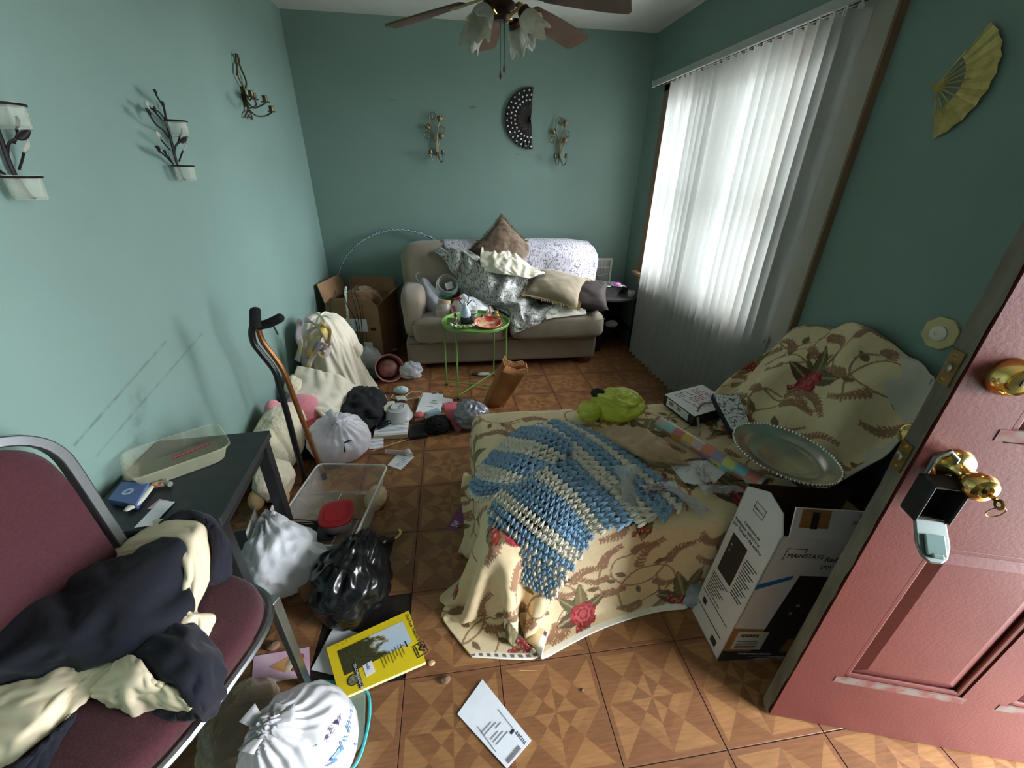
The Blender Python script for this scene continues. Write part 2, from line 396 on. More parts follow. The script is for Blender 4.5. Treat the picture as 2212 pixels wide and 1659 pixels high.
# ------------------------------------------------------------------ walls and ceiling
mw_l = wall_material('teal_paint_left', [(1.62, .85, 1.12, .73, .007, .55), (1.85, .80, 1.16, .66, .007, .4), (1.4, .74, 1.25, .52, .05, .35), (1.3, .5, 1.22, .42, .06, .3), (2.28, .70, 2.29, .62, .012, .85), (2.27, .71, 2.31, .69, .007, .7)], (1, 2))  # the two widest strokes paint dark smudgy shadow; the thin ones are scuffs and marks
mw_b = wall_material('teal_paint_back', [(.20, 1.90, .25, 1.905, .012, .7), (.58, 1.585, .60, 1.585, .008, .6), (-.42, 1.93, -.36, 1.93, .012, .3)], (0, 2))
mw_r = wall_material('teal_paint_right', [], (1, 2))
S('wall_left', MB().box((XL - .06, (YF+YB)/2, HC/2), (.12, YB-YF+.24, HC)), mw_l, smooth=0)
S('wall_back', MB().box(((XL+XR)/2, YB + .06, HC/2), (XR-XL, .12, HC)), mw_b, smooth=0)
S('wall_front', MB().box(((XL+XR)/2, YF - .06, HC/2), (XR-XL, .12, HC)), mw_r, smooth=0)
WY0, WY1, WZ0, WZ1 = 1.90, 3.47, .70, 2.0      # window opening
DY0, DY1, DZ1 = -.62, .27, 2.06                # doorway opening
wr = MB(); T = .14
def seg(y0, y1, z0, z1): wr.box((XR + T/2, (y0+y1)/2, (z0+z1)/2), (T, y1-y0, z1-z0))
seg(YF-.12, DY0, 0, HC); seg(DY0, DY1, DZ1, HC); seg(DY1, WY0, 0, HC); seg(WY0, WY1, 0, WZ0); seg(WY0, WY1, WZ1, HC); seg(WY1, YB+.12, 0, HC)
S('wall_right', wr, mw_r, smooth=0)
S('ceiling', MB().box(((XL+XR)/2, (YF+YB)/2, HC + .05), (XR-XL+.3, YB-YF+.3, .1)), M('ceiling_white', (206, 206, 200), rough=.9, var=.04, vs=4, bump=.25, bs=90), smooth=0)
S('ground_outside', MB().box((12, 1, -.3), (20.2, 40, .1)), M('porch_concrete', (150, 148, 142), rough=.9, var=.15, vs=2), smooth=0)
S('sky_block_roof', MB().box((2.26, 2.9, 2.36), (.9, 3.0, .1)).box((2.71, -.15, 2.36), (1.8, 2.9, .1)), M('sky_block_boards', (120, 116, 108), rough=.8, var=.08), smooth=0)  # unseen roof slabs added to cut sky light on the blinds and doorway
S('sky_block_wall', MB().box((3.2, 1.32, 1.3), (2.75, .14, 3.1)), M('sky_block_siding', (150, 150, 146), rough=.8, var=.05), smooth=0)  # unseen wall added to keep sky light off the room-facing vane sides
# ------------------------------------------------------------------ window in the right wall
m_casing = M('greige_casing', (176, 170, 158), rough=.6, var=.06, vs=5)
m_oak = M('tan_window_wood', (196, 158, 122), rough=.5, var=.15, vs=8, stretch=(6, 6, .6))
m_brown = M('brown_casing_wood', (136, 108, 86), rough=.6, var=.15, vs=8, stretch=(6, 6, .6))
win = thing('window_1', 'tall window with wooden casing and sill behind the white vertical blinds', 'window', (XR, (WY0+WY1)/2, WZ0), kind='structure')
MB().box((XR - .017, (1.72+1.91)/2, 1.33), (.032, .185, 1.70)).build('casing', [m_casing], win, smooth=0, bevel=.006)
MB().box((XR - .017, 1.714, 1.33), (.036, .012, 1.70)).build('casing_edge', m_brown, win, smooth=0)
MB().box((XR - .012, 3.505, 1.35), (.022, .085, 1.40)).build('casing', m_brown, win, smooth=0, bevel=.004)
MB().box((XR - .012, 2.69, 2.04), (.022, 1.72, .07)).build('head_casing', m_brown, win, smooth=0, bevel=.004)
MB().box((XR - .022, 2.69, .672), (.09, 1.76, .026)).build('sill', m_oak, win, smooth=0, bevel=.006)
MB().box((XR - .010, 2.69, .615), (.018, 1.64, .085)).build('apron', m_oak, win, smooth=0, bevel=.003)
for y in (WY0 + .02, WY1 - .02): MB().box((XR + .06, y, (WZ0+WZ1)/2), (.12, .04, WZ1-WZ0)).build('jamb', m_oak, win, smooth=0)
for z in (WZ0 + .02, WZ1 - .02): MB().box((XR + .06, (WY0+WY1)/2, z), (.12, WY1-WY0-.08, .04)).build('jamb', m_oak, win, smooth=0)
m_sash = M('white_sash', (215, 214, 208), rough=.5)
MB().box((XR + .07, 2.69, 1.34), (.06, .09, 1.22)).build('mullion', m_sash, win, smooth=0)
m_glass = film('window_glass', (230, 240, 240), opac=.03, rough=.03, bump=0)
for n_ in m_glass.node_tree.nodes:
    if n_.type == 'BSDF_TRANSPARENT': n_.inputs[0].default_value = (.92, .92, .92, 1)      # pane tint added to dim the daylight coming in
for y0, y1 in ((1.945, 2.645), (2.735, 3.425)):
    for k, (z0, z1, x) in enumerate(((.74, 1.36, .065), (1.33, 1.955, .085))):
        f = MB(); w = .04
        f.box((XR+x, y0+w/2, (z0+z1)/2), (.018, w, z1-z0)); f.box((XR+x, y1-w/2, (z0+z1)/2), (.018, w, z1-z0))
        f.box((XR+x, (y0+y1)/2, z0+w/2), (.018, y1-y0-2*w, w)); f.box((XR+x, (y0+y1)/2, z1-w/2), (.018, y1-y0-2*w, w))
        s_ = f.build('sash', m_sash, win, smooth=0)
        MB().box((XR+x, (y0+y1)/2, (z0+z1)/2), (.004, y1-y0-2*w, z1-z0-2*w)).build('pane', m_glass, s_, smooth=0)
# ------------------------------------------------------------------ vertical blinds
bl = thing('vertical_blinds', 'white vertical blinds hanging from a rail over the window down to the floor', 'blinds', (1.58, 2.6, 0))
m_rail = M('blind_rail_grey', (178, 180, 178), rough=.4)
rail = MB().box((1.588, 2.66, 2.058), (.044, 1.86, .040)).build('head_rail', m_rail, bl, smooth=0, bevel=.005)
MB().box((1.588, 2.66, 2.0365), (.012, 1.84, .004)).build('track_slot', M('dark_slot', (60, 62, 60)), rail, smooth=0)
for y in (1.728, 3.592): MB().box((1.588, y, 2.058), (.047, .006, .043)).build('end_cap', M('blind_white_plastic', (225, 225, 220), rough=.4), rail, smooth=0, bevel=.003)
for y in (1.95, 2.66, 3.4): MB().box((1.64, y, 2.066), (.06, .03, .024)).build('bracket', m_rail, bl, smooth=0)
m_vane = M('blind_vane_vinyl', (192, 193, 190), rough=.55, var=.03, vs=40, transl=.17, bump=.08, bs=220)
m_clip = MATS['blind_white_plastic']; v0 = None; NV = 22
for k in range(NV):
    y = 3.215 - k*.0665; ang = math.radians(-9 + rnd.uniform(-9, 6) + (12 if k in (6,) else 0) - (8 if k in (5, 7) else 0))
    if v0 is None:
        b = MB(); P = []
        for i in range(7):
            t = -1 + 2*i/6; P.append([(t*.0445, .0075*(1 - t*t), z) for z in np.linspace(.028, 2.016, 8)])
        b.grid(P); v0 = b.build('vane', m_vane, bl, smooth=180)
        c = MB(); c.box((0, .002, 2.02), (.02, .004, .02)); c.box((0, 0, 2.032), (.006, .006, .014)); cl = c.build('carrier_clip', m_clip, v0, smooth=0)
        me_v, me_c = v0.data, cl.data
        me_v.transform(Matrix.Translation((1.58, 2.6, 0))); me_c.transform(Matrix.Translation((1.58, 2.6, 0)))
        vo = v0
    else:
        vo = v0.copy(); COL.objects.link(vo); vo.parent = bl
        c = cl.copy(); COL.objects.link(c); c.parent = vo
    vo.location = (1.578 - 1.58, y - 2.6, 0); vo.rotation_euler = (0, 0, ang)
# ------------------------------------------------------------------ entrance door, standing open
dm = frame((.869, .523, .008), (.9525, -.3044, 0), (0, 0, 1))   # local x to hinge, y up, z to the camera
door = thing('door_1', 'red panelled entrance door standing open with worn grey wooden edge', 'door', dm.translation, dm.to_euler(), kind='structure')
m_red = M('dusty_red_paint', (100, 47, 43), rough=.42, var=.09, vs=7, bump=.06, bs=120, rgb2=None)
m_edge = M('bare_grey_wood', (112, 105, 92), rough=.85, var=.35, vs=22, stretch=(1, .25, 1), bump=.5, bs=60)
DW, DH, DT = .86, 2.03, .044
def dbox(x0, x1, y0, y1, z0, z1): return MB(dm).box(((x0+x1)/2, (y0+y1)/2, (z0+z1)/2), (x1-x0, y1-y0, z1-z0))
_px = ((.12, .40), (.50, .78)); _py = ((.235, .73), (1.0, 1.56), (1.66, 1.92))
d_ = MB(dm)
def db(x0, x1, y0, y1, z0=-DT, z1=0): d_.box(((x0+x1)/2, (y0+y1)/2, (z0+z1)/2), (x1-x0, y1-y0, z1-z0))
db(.003, .12, 0, DH); db(.40, .50, 0, DH); db(.78, DW, 0, DH)
for x0, x1 in _px:
    yy = [0] + [v for p in _py for v in p] + [DH]
    for k in range(0, len(yy), 2): db(x0, x1, yy[k], yy[k+1])
    for y0, y1 in _py: db(x0, x1, y0, y1, -DT*.72, -DT*.28)
d_.build('leaf', m_red, door, smooth=0)
for x0, x1 in _px:
    for y0, y1 in _py:
        p = MB(dm); q = .045; zf = -DT*.28
        o_ = [(x0+.016, y0+.016), (x1-.016, y0+.016), (x1-.016, y1-.016), (x0+.016, y1-.016)]; i_ = [(x0+q, y0+q), (x1-q, y0+q), (x1-q, y1-q), (x0+q, y1-q)]
        p.add([(x, y, zf) for x, y in o_] + [(x, y, -.003) for x, y in i_], [(0, 1, 5, 4), (1, 2, 6, 5), (2, 3, 7, 6), (3, 0, 4, 7), (4, 5, 6, 7)])
        p.build('panel', m_red, door, smooth=0)
        w = MB(dm)
        for (a, c_, e, h) in ((x0, x1, y0, y0+.016), (x0, x1, y1-.016, y1), (x0, x0+.016, y0, y1), (x1-.016, x1, y0, y1)): w.box(((a+c_)/2, (e+h)/2, (zf-.002)/2), (c_-a, h-e, abs(zf)-.004))
        w.build('moulding', m_red, door, smooth=0, bevel=.004)
m_scrape = M('scraped_primer', (116, 102, 94), rough=.8, var=.3, vs=30, rgb2=(112, 60, 55))
for x0, x1, y0 in ((.104, .41, .212), (.485, .80, .212), (.104, .41, 1.003)): dbox(x0, x1, y0, y0+.024, -.003, .0012).build('scraped_strip', m_scrape, door, smooth=0)
e_ = MB(dm); n = 60
rg_ = random.Random(3)
row = []
for k in range(n+1):
    y = DH*k/n; row.append([(-.0015 + rg_.uniform(-.002, .001), y, rg_.uniform(-.0035, -.0005)), (-.004 + rg_.uniform(-.001, .001), y, -DT*.3), (-.004 + rg_.uniform(-.001, .001), y, -DT*.7), (.0, y, -DT + rg_.uniform(0, .002))])
e_.grid(row); e_.add([(0.004, 0, -.001), (.004, DH, -.001), (.004, DH, -DT+.001), (.004, 0, -DT+.001)], [(0, 1, 2, 3)])
e_.build('worn_edge', m_edge, door, smooth=60)
m_brass = M('polished_brass', (216, 184, 112), rough=.16, metal=1, var=.05, vs=20)
m_abrass = M('aged_brass', (150, 128, 84), rough=.4, metal=1, var=.2, vs=60)
for yk, w in ((1.13, .0285), (.935, .0285)):
    pl = MB(dm); pl.box((-.0055, yk, -DT/2), (.003, .064, w)); o_ = pl.build('strike_plate', m_abrass, door, smooth=0)
    c = MB(dm); c.lathe([(.009, 0), (.009, .004), (.006, .007), (0, .007)], 16, (-.007, yk, -DT/2), (0, -PI/2, 0)); c.build('latch_bolt', M('latch_metal', (150, 145, 130), rough=.35, metal=1), o_)
    for dy in (-.024, .024): MB(dm).lathe([(.004, 0), (.0035, .0015), (0, .0018)], 10, (-.007, yk + dy, -DT/2), (0, -PI/2, 0)).build('screw', m_brass, o_)
# deadbolt, knob (with key), inside knob
db_ = MB(dm).lathe([(.034, 0), (.034, .006), (.026, .024), (.0235, .026), (.0235, .023), (.018, .023), (.018, .026), (.0, .027)], 40, (.066, 1.13, 0)).build('deadbolt', m_brass, door)
MB(dm).box((.066, 1.13, .0275), (.003, .011, .001)).build('keyway', M('keyway_black', (15, 12, 10)), db_, smooth=0)
kn = MB(dm).lathe([(.036, 0), (.036, .003), (.032, .010), (.018, .014), (.013, .02), (.012, .034), (.020, .044), (.0265, .056), (.027, .066), (.022, .075), (.012, .077), (.012, .074), (0, .074)], 40, (.066, .94, 0)).build('door_knob', m_brass, door)
MB(dm).box((.066, .94, .0755), (.003, .01, .003)).build('keyway', MATS['keyway_black'], kn, smooth=0)
k2 = MB(dm).lathe([(.036, 0), (.036, .003), (.032, .010), (.018, .014), (.012, .02), (.012, .034), (.020, .044), (.0265, .056), (.027, .066), (.02, .077), (0, .079)], 32, (.066, .94, -DT), (PI, 0, 0)).build('door_knob', m_brass, door)
for z in (.2, 1.0, 1.8): MB(dm).cyl((DW + .004, z, .004), (DW + .004, z + .09, .004), .006).build('hinge', m_abrass, door)
# door frame of the open doorway behind the hinge
df = MB()
df.box((XR - .008, DY1 + .05, 1.05), (.016, .1, 2.1)); df.box((XR - .008, DY0 - .05, 1.05), (.016, .1, 2.1)); df.box((XR - .008, (DY0+DY1)/2, DZ1 + .045), (.016, DY1-DY0, .09))
S('trim_1', df, m_casing, smooth=0)
# ------------------------------------------------------------------ shared shapes
def sell(mb, c, r, e=.3, e2=None, rot=None, nu=40, nv=24, fn=None, mi=0):
    """super-ellipsoid: a soft box"""
    e2 = e if e2 is None else e2; c = Vector(c); m = Euler(rot).to_matrix() if rot else None; vs = []
    pw = lambda v, k: math.copysign(abs(v)**k, v)
    for i in range(nv + 1):
        ph = -PI/2 + PI*i/nv; cp, sp_ = pw(math.cos(ph), e2), pw(math.sin(ph), e2)
        for j in range(nu):
            t = 2*PI*j/nu; p = Vector((r[0]*cp*pw(math.cos(t), e), r[1]*cp*pw(math.sin(t), e), r[2]*sp_))
            if fn: p = fn(p)
            vs.append(c + (m @ p if m else p))
    fs = [(i*nu + j, i*nu + (j+1) % nu, (i+1)*nu + (j+1) % nu, (i+1)*nu + j) for i in range(nv) for j in range(nu)]
    return mb.add(vs, fs, mi)
def wrinkle(mb, amp, freq, seed=0, dirn=None):
    off = Vector((seed*7.3, seed*3.1, seed*1.7))
    for p in mb.v:
        n = mnoise.noise_vector(p*freq + off); p += Vector(n)*amp
    return mb
def pillow(mtx, w, h, t, seed=0, n=26, corner=.9, wr=.006):
    """throw pillow in the local xy plane; returns MB and the closed edge path"""
    b = MB(mtx); P = []; Q = []; edge = []
    def pt(i, j, s):
        x, y = -1 + 2*i/n, -1 + 2*j/n; k = 1 - .10*(1 - x*x)*0 ; k2 = 1 - .09*(1 - y*y)*abs(x)**3; k3 = 1 - .09*(1 - x*x)*abs(y)**3
        z = t/2*((1 - abs(x)**2.6)*(1 - abs(y)**2.6))**.55
        nz_ = mnoise.noise(Vector((x*2.1 + seed, y*2.1, s*3.0)))*wr*2 + mnoise.noise(Vector((x*5 + seed, y*5, s*3.0)))*wr
        return (x*w/2*k2, y*h/2*k3, s*(z + nz_*(1 if z > 0.002 else 0)))
    for s in (1, -1):
        o = len(b.v); G = [[pt(i, j, s) for j in range(n+1)] for i in range(n+1)]
        b.add([p for r in G for p in r], [((i*(n+1)+j), ((i+1)*(n+1)+j), ((i+1)*(n+1)+j+1), (i*(n+1)+j+1))[::s] for i in range(n) for j in range(n)])
    for i in range(n): edge.append(pt(i, 0, 1))
    for j in range(n): edge.append(pt(n, j, 1))
    for i in range(n, 0, -1): edge.append(pt(i, n, 1))
    for j in range(n, 0, -1): edge.append(pt(0, j, 1))
    return b, [mtx @ Vector(e) for e in edge]
def fringe(edge, center, l, r=.0016, per=3, seed=0):
    b = MB(); rg = random.Random(seed); c = Vector(center); n = len(edge)
    for i in range(n):
        a, e = edge[i], edge[(i+1) % n]
        for k in range(per):
            p = a.lerp(e, k/per); d = (p - c).normalized(); q = p + d*l*rg.uniform(.7, 1.1) + Vector((rg.uniform(-1, 1), rg.uniform(-1, 1), rg.uniform(-1.2, .4)))*l*.3
            b.tube([p - d*.004, p.lerp(q, .5) + Vector((0, 0, l*.08)), q], [r, r, r*.6], 4)
    return b
# ------------------------------------------------------------------ loveseat
m_sofa = M('taupe_sofa_fabric', (142, 128, 112), rough=.85, var=.16, vs=6, bump=.25, bs=260, sheen=.25)
m_pipe = M('sofa_piping', (118, 104, 90), rough=.85)
sofa = thing('loveseat', 'taupe fabric loveseat with two seat cushions against the back wall', 'sofa', (.39, 3.44, 0))
MB().box((.39, 3.445, .155), (1.56, .71, .21)).build('base', m_sofa, sofa, smooth=30, bevel=.025, bseg=4)
b = MB().tube([(-.37, 3.086, .235), (1.15, 3.086, .245)], .004, 6); b.build('base_seam', m_pipe, sofa)
m_foot = M('walnut_foot', (92, 52, 34), rough=.35, var=.2, vs=12)
for x in (-.31, 1.09):
    for y in (3.15, 3.72): MB().lathe([(.045, 0), (.062, .02), (.065, .048), (.05, .056)], 20, (x, y, 0)).build('foot', m_foot, sofa)
for sx, x in ((-1, -.315), (1, 1.095)):
    a = MB(); sell(a, (x, 3.40, .445), (.088, .31, .20), .45, .55, fn=lambda p: Vector((p.x*(1 + .25*max(0, p.z)/.2), p.y, p.z)))
    wrinkle(a, .006, 7, 3 + sx); a.build('arm', m_sofa, sofa, smooth=180)
    p_ = MB()
    for k, z in enumerate((.55, .50)): p_.tube([(x + sx*.093, 3.2 + .3*q, z + .008*math.sin(q*7 + k)) for q in np.linspace(0, 1, 8)], .003, 5)
    p_.build('arm_pleat', m_pipe, sofa)
def seat(x0, x1, ov, seed):
    s = MB(); cx_ = (x0+x1)/2
    def f(p):
        q = p.copy(); u = p.x/((x1-x0)/2); v = p.y/.36
        q.z += .022*(1 - u*u)*(1 if p.z > 0 else .2)
        if v < -.72: q.z -= .01; 
        if v > -.55: q.x *= .87 if u*ov > 0 else 1
        return q
    sell(s, (cx_, 3.36, .352), ((x1-x0)/2, .36, .108), .24, .42, fn=f, nu=64, nv=28); wrinkle(s, .007, 6, seed); wrinkle(s, .003, 19, seed)
    o = s.build('seat_cushion', m_sofa, sofa, smooth=180)
    t = MB(); w = (x1-x0)/2 - .012
    t.tube([(cx_ + w*sg*q, 3.36 - .348*(1 - .9*max(0, q - .86)), .404 + .006*math.sin(q*3)) for sg, q in [(-1, v) for v in np.linspace(1, 0, 12)] + [(1, v) for v in np.linspace(.08, 1, 12)]], .0045, 6)
    t.build('piping', m_pipe, o)
seat(-.325, .425, -1, 1); seat(.43, 1.215, 1, 2)
for x0, x1, sd in ((-.415, .34, 4), (.345, 1.205, 5)):
    s = MB()
    sell(s, ((x0+x1)/2, 3.635, .70), ((x1-x0)/2, .155, .235), .38, .42, rot=(-.10, 0, 0), fn=lambda p: Vector((p.x, p.y - .03*(1 - (p.z/.24)**2)*(1 if p.y < 0 else 0), p.z)), nu=56)
    wrinkle(s, .008, 5, sd); s.build('back_cushion', m_sofa, sofa, smooth=180)
MB().box((.39, 3.80, .45), (1.55, .08, .62)).build('back_frame', m_sofa, sofa, bevel=.03, bseg=3)
# ------------------------------------------------------------------ green tray table
m_green = M('green_enamel', (116, 152, 76), rough=.35, var=.05)
tt = thing('tray_table', 'small round bright green metal tray table in front of the loveseat', 'table', (.145, 2.76, 0))
TC = Vector((.145, 2.76, .505)); R_ = .232
MB().lathe([(0, 0), (R_-.01, 0), (R_-.002, .003), (R_, .017), (R_+.004, .019), (R_+.006, .016), (R_+.004, .0), (R_-.004, -.005), (0, -.005)], 64, TC).build('tray', m_green, tt)
LEGS = [Vector((-.086, 2.807, 0)), Vector((-.004, 2.572, 0)), Vector((.285, 2.928, 0)), Vector((.345, 2.66, 0))]
for p in LEGS:
    t = Vector((p.x, p.y, .497)); d = (t - TC); d.z = 0; d = d.normalized()*(R_-.004); top = TC + d; top.z = .50
    MB().tube([p, Vector((p.x, p.y, .01)).lerp(top, .0) + Vector((0, 0, .012)), top], .0058, 8).build('leg', m_green, tt)
    MB().cyl(p, p + Vector((0, 0, .012)), .008, n=10).build('foot_cap', M('black_rubber', (22, 22, 22), rough=.7), tt)
for a, c in ((0, 3), (1, 2)): MB().tube([LEGS[a] + Vector((0, 0, .03)), LEGS[c] + Vector((0, 0, .03))], .005, 8).build('stretcher', m_green, tt)
for a, c in ((0, 3), (1, 2)): MB().tube([LEGS[a]*.92 + LEGS[c]*.08 + Vector((0, 0, .495)), LEGS[c]*.92 + LEGS[a]*.08 + Vector((0, 0, .495))], .005, 8).build('top_bar', m_green, tt)
# ------------------------------------------------------------------ black end table by the blinds
m_blk = M('black_laminate', (30, 29, 30), rough=.4, var=.2, vs=25)
m_blkt = M('dusty_black_top', (78, 74, 74), rough=.5, var=.15, vs=18)
et = thing('end_table', 'black corner end table with dusty rounded top beside the loveseat', 'table', (1.43, 3.5, 0))
poly = [(1.235, 3.80), (1.235, 3.33)] + [(1.42 + .235*math.sin(a)*1.0 - .02, 3.50 - .215*math.cos(a)) for a in np.linspace(-.72, 1.35, 14)] + [(1.645, 3.80)]
MB().prism([(x, y, .468) for x, y in poly], 0, (0, 0, .022)).build('top', m_blkt, et, smooth=0, bevel=.004)
for x, y, w in ((1.275, 3.365, .07), (1.62, 3.40, .035), (1.61, 3.76, .05), (1.27, 3.76, .05)): MB().box((x, y, .234), (w, w*.6, .466)).build('leg', m_blk, et, smooth=0, bevel=.003)
poly2 = [(1.26, 3.77), (1.26, 3.38), (1.42, 3.34), (1.6, 3.42), (1.62, 3.77)]
for z in (.17,): MB().prism([(x, y, z) for x, y in poly2], 0, (0, 0, .018)).build('shelf', m_blk, et, smooth=0)
MB().box((1.44, 3.785, .30), (.36, .012, .33)).build('back_panel', m_blk, et, smooth=0)
# ------------------------------------------------------------------ black side table at the left wall
lt = thing('side_table', 'black rectangular side table against the left wall behind the chair', 'table', (-.88, 1.17, 0))
rz = math.radians(4)
ml = Matrix.Translation((-.882, 1.168, 0)) @ Matrix.Rotation(rz, 4, 'Z')
MB(ml).box((0, 0, .545), (.37, .46, .03)).build('top', M('scuffed_black_top', (38, 40, 40), rough=.38, var=.3, vs=16), lt, smooth=0, bevel=.004)
for x in (-.155, .155):
    for y in (-.2, .2): MB(ml).box((x, y, .266), (.042, .042, .528)).build('leg', m_blk, lt, smooth=0, bevel=.002)
for x in (-.155, .155): MB(ml).box((x, 0, .507), (.02, .36, .045)).build('apron', m_blk, lt, smooth=0)
MB(ml).box((0, 0, .12), (.28, .36, .016)).build('shelf', m_blk, lt, smooth=0)
# ------------------------------------------------------------------ burgundy chair
m_burg = M('burgundy_weave', (66, 25, 32), rough=.9, var=.22, vs=150, bump=.35, bs=420, sheen=.1)
m_chr = M('brushed_steel', (168, 172, 176), rough=.3, metal=1, var=.12, vs=12)
ch = thing('dining_chair', 'burgundy upholstered stacking chair with silver metal frame and a jacket thrown on it', 'chair', (-.76, .62, 0))
th_ = math.radians(20); cf = Vector((math.cos(th_), -math.sin(th_), 0)); cl_ = Vector((math.sin(th_), math.cos(th_), 0))
c_c = Vector((-.50, .79, 0)) - cl_*.225 - cf*.215
mc = frame(c_c, cf, cl_)                                          # chair frame: x = facing, y = far side, z = up
s = MB(mc)
sell(s, (0, 0, .437), (.222, .232, .034), .5, .5, fn=lambda p: Vector((p.x + .02*(1 - (p.y/.24)**2)*(p.x > 0), p.y, p.z + (.012*(1 - (p.x/.25)**2) if p.z > 0 else 0))), nu=64, nv=18); s.build('seat', m_burg, ch, smooth=180)
tr = []
for a in np.linspace(0, 2*PI, 65)[:-1]:
    c_, s_ = math.cos(a), math.sin(a); y_ = .24*math.copysign(abs(s_)**.48, s_); x_ = .229*math.copysign(abs(c_)**.48, c_); tr.append((x_ + .02*(1 - (y_/.24)**2)*(x_ > 0), y_, .413))
MB(mc).tube(tr, .011, 8, closed=True).build('seat_band', m_chr, ch)
cb = Vector((-.212, 0, .40)); vh = Vector((-.035, 0, .55)).normalized(); nb = Vector((.55, 0, .035)).normalized()
def archpts(w, h, n=17, z0=.03, rr=.15):
    P = [(-w, z0), (-w, (h - rr)*.6)]
    P += [(math.copysign(abs(math.cos(PI - PI*k/n))**.75, math.cos(PI - PI*k/n))*w, h - rr + rr*math.sin(PI*k/n)**.75) for k in range(0, n+1)]
    return P + [(w, (h - rr)*.6), (w, z0)]
def bp3(y, z, o=0): return cb + Vector((0, y, 0)) + vh*z + nb*o
A = archpts(.182, .52); bk = MB(mc); nA = len(A)
bk.add([bp3(y, z, .0) for y, z in A] + [bp3(y*.95, .03 + (z-.03)*.965, .028) for y, z in A] + [bp3(y*.7, .06 + (z-.03)*.8, .036) for y, z in A] + [bp3(0, .25, .038)],
       [(i, i+1, nA+i+1, nA+i) for i in range(nA-1)] + [(nA+i, nA+i+1, 2*nA+i+1, 2*nA+i) for i in range(nA-1)] + [(2*nA+i, 2*nA+i+1, 3*nA) for i in range(nA-1)]
       + [(nA-1, 0, nA, 2*nA-1), (2*nA-1, nA, 2*nA, 3*nA-1), (3*nA-1, 2*nA, 3*nA)])
bk.build('backrest', m_burg, ch, smooth=60)
A2 = archpts(.198, .538, 22, -.03); fr = MB(mc); n_ = len(A2); sec = [(-.012, -.02), (.012, -.02), (.012, .012), (-.012, .012)]; vs = []
for k, (y, z) in enumerate(A2):
    a, c = A2[max(0, k-1)], A2[min(n_-1, k+1)]; tx, tz = c[0]-a[0], c[1]-a[1]; l = math.hypot(tx, tz); nx, nz2 = -tz/l, tx/l
    for (q, o) in sec: vs.append(bp3(y - nx*q, z - nz2*q, o + .012))
fr.add(vs, [(4*k + i, 4*k + (i+1) % 4, 4*k + 4 + (i+1) % 4, 4*k + 4 + i) for k in range(n_-1) for i in range(4)] + [(0, 1, 2, 3), tuple(4*n_ - 4 + i for i in range(4))[::-1]])
fr.build('back_frame', m_chr, ch, smooth=30, bevel=.003)
for y in (-.215, .215):
    def lg(x0, x1): return MB(mc).hexa([(x0-.011, y-.011, 0), (x0+.011, y-.011, 0), (x0+.011, y+.011, 0), (x0-.011, y+.011, 0)], [(x1-.013, y-.013, .42), (x1+.013, y-.013, .42), (x1+.013, y+.013, .42), (x1-.013, y+.013, .42)])
    lg(.205, .20).build('leg', m_chr, ch, smooth=0, bevel=.003); lg(-.23, -.195).build('leg', m_chr, ch, smooth=0, bevel=.003)
    MB(mc).box((0, y, .395), (.38, .02, .022)).build('side_rail', m_chr, ch, smooth=0)
# ------------------------------------------------------------------ ceiling fan
m_blade = M('fan_blade_walnut', (96, 74, 58), rough=.6, var=.2, vs=10)
m_dkbrz = M('dark_bronze', (58, 40, 34), rough=.35, metal=.6)
m_fbr = M('fan_brass', (190, 156, 88), rough=.25, metal=1)
m_frost = M('frosted_petal_glass', (214, 214, 202), rough=.35, transl=.45, var=.1, vs=40, bump=.3, bs=90)
FC = Vector((.247, 2.125, 0)); fan = thing('ceiling_fan', 'brown bladed ceiling fan with brass body and four frosted tulip lights', 'ceiling fan', (FC.x, FC.y, HC))
MB().lathe([(.065, HC), (.065, HC-.02), (.03, HC-.06), (.012, HC-.065)], 32, (FC.x, FC.y, 0)).build('canopy', m_fbr, fan)
MB().cyl((FC.x, FC.y, HC-.06), (FC.x, FC.y, 2.19), .011).build('down_rod', m_fbr, fan)
MB().lathe([(.02, 2.205), (.07, 2.195), (.092, 2.17), (.092, 2.12), (.075, 2.085), (.05, 2.072)], 40, (FC.x, FC.y, 0)).build('motor_housing', m_fbr, fan)
MB().lathe([(.045, 2.074), (.045, 2.045), (.055, 2.04), (.055, 2.028), (.036, 2.02), (.040, 2.0), (.028, 1.985), (.0, 1.983)], 32, (FC.x, FC.y, 0)).build('light_fitter', m_dkbrz, fan)
for k in range(6):
    a = math.radians((155, 94, 36, -27, -88, -148)[k]); m_ = Matrix.Translation((FC.x, FC.y, 2.072)) @ Matrix.Rotation(a, 4, 'Z') @ Matrix.Rotation(math.radians(8.6), 4, 'Y') @ Matrix.Rotation(math.radians(-11), 4, 'X')
    P = [(.17, .04), (.16, 0), (.17, -.04), (.30, -.056), (.42, -.064), (.5, -.062), (.515, -.045), (.515, .045), (.5, .062), (.42, .064), (.30, .056)]
    bl_ = MB(m_).prism([(x, y, 0) for x, y in P], 0, (0, 0, .006)).build('blade', m_blade, fan, smooth=0)
    MB(m_).prism([(x, y, -.004) for x, y in ((.085, .014), (.085, -.014), (.15, -.018), (.20, -.034), (.225, -.02), (.225, .02), (.2, .034), (.15, .018))], 0, (0, 0, .004)).build('blade_iron', m_dkbrz if k % 2 else m_fbr, fan, smooth=0)
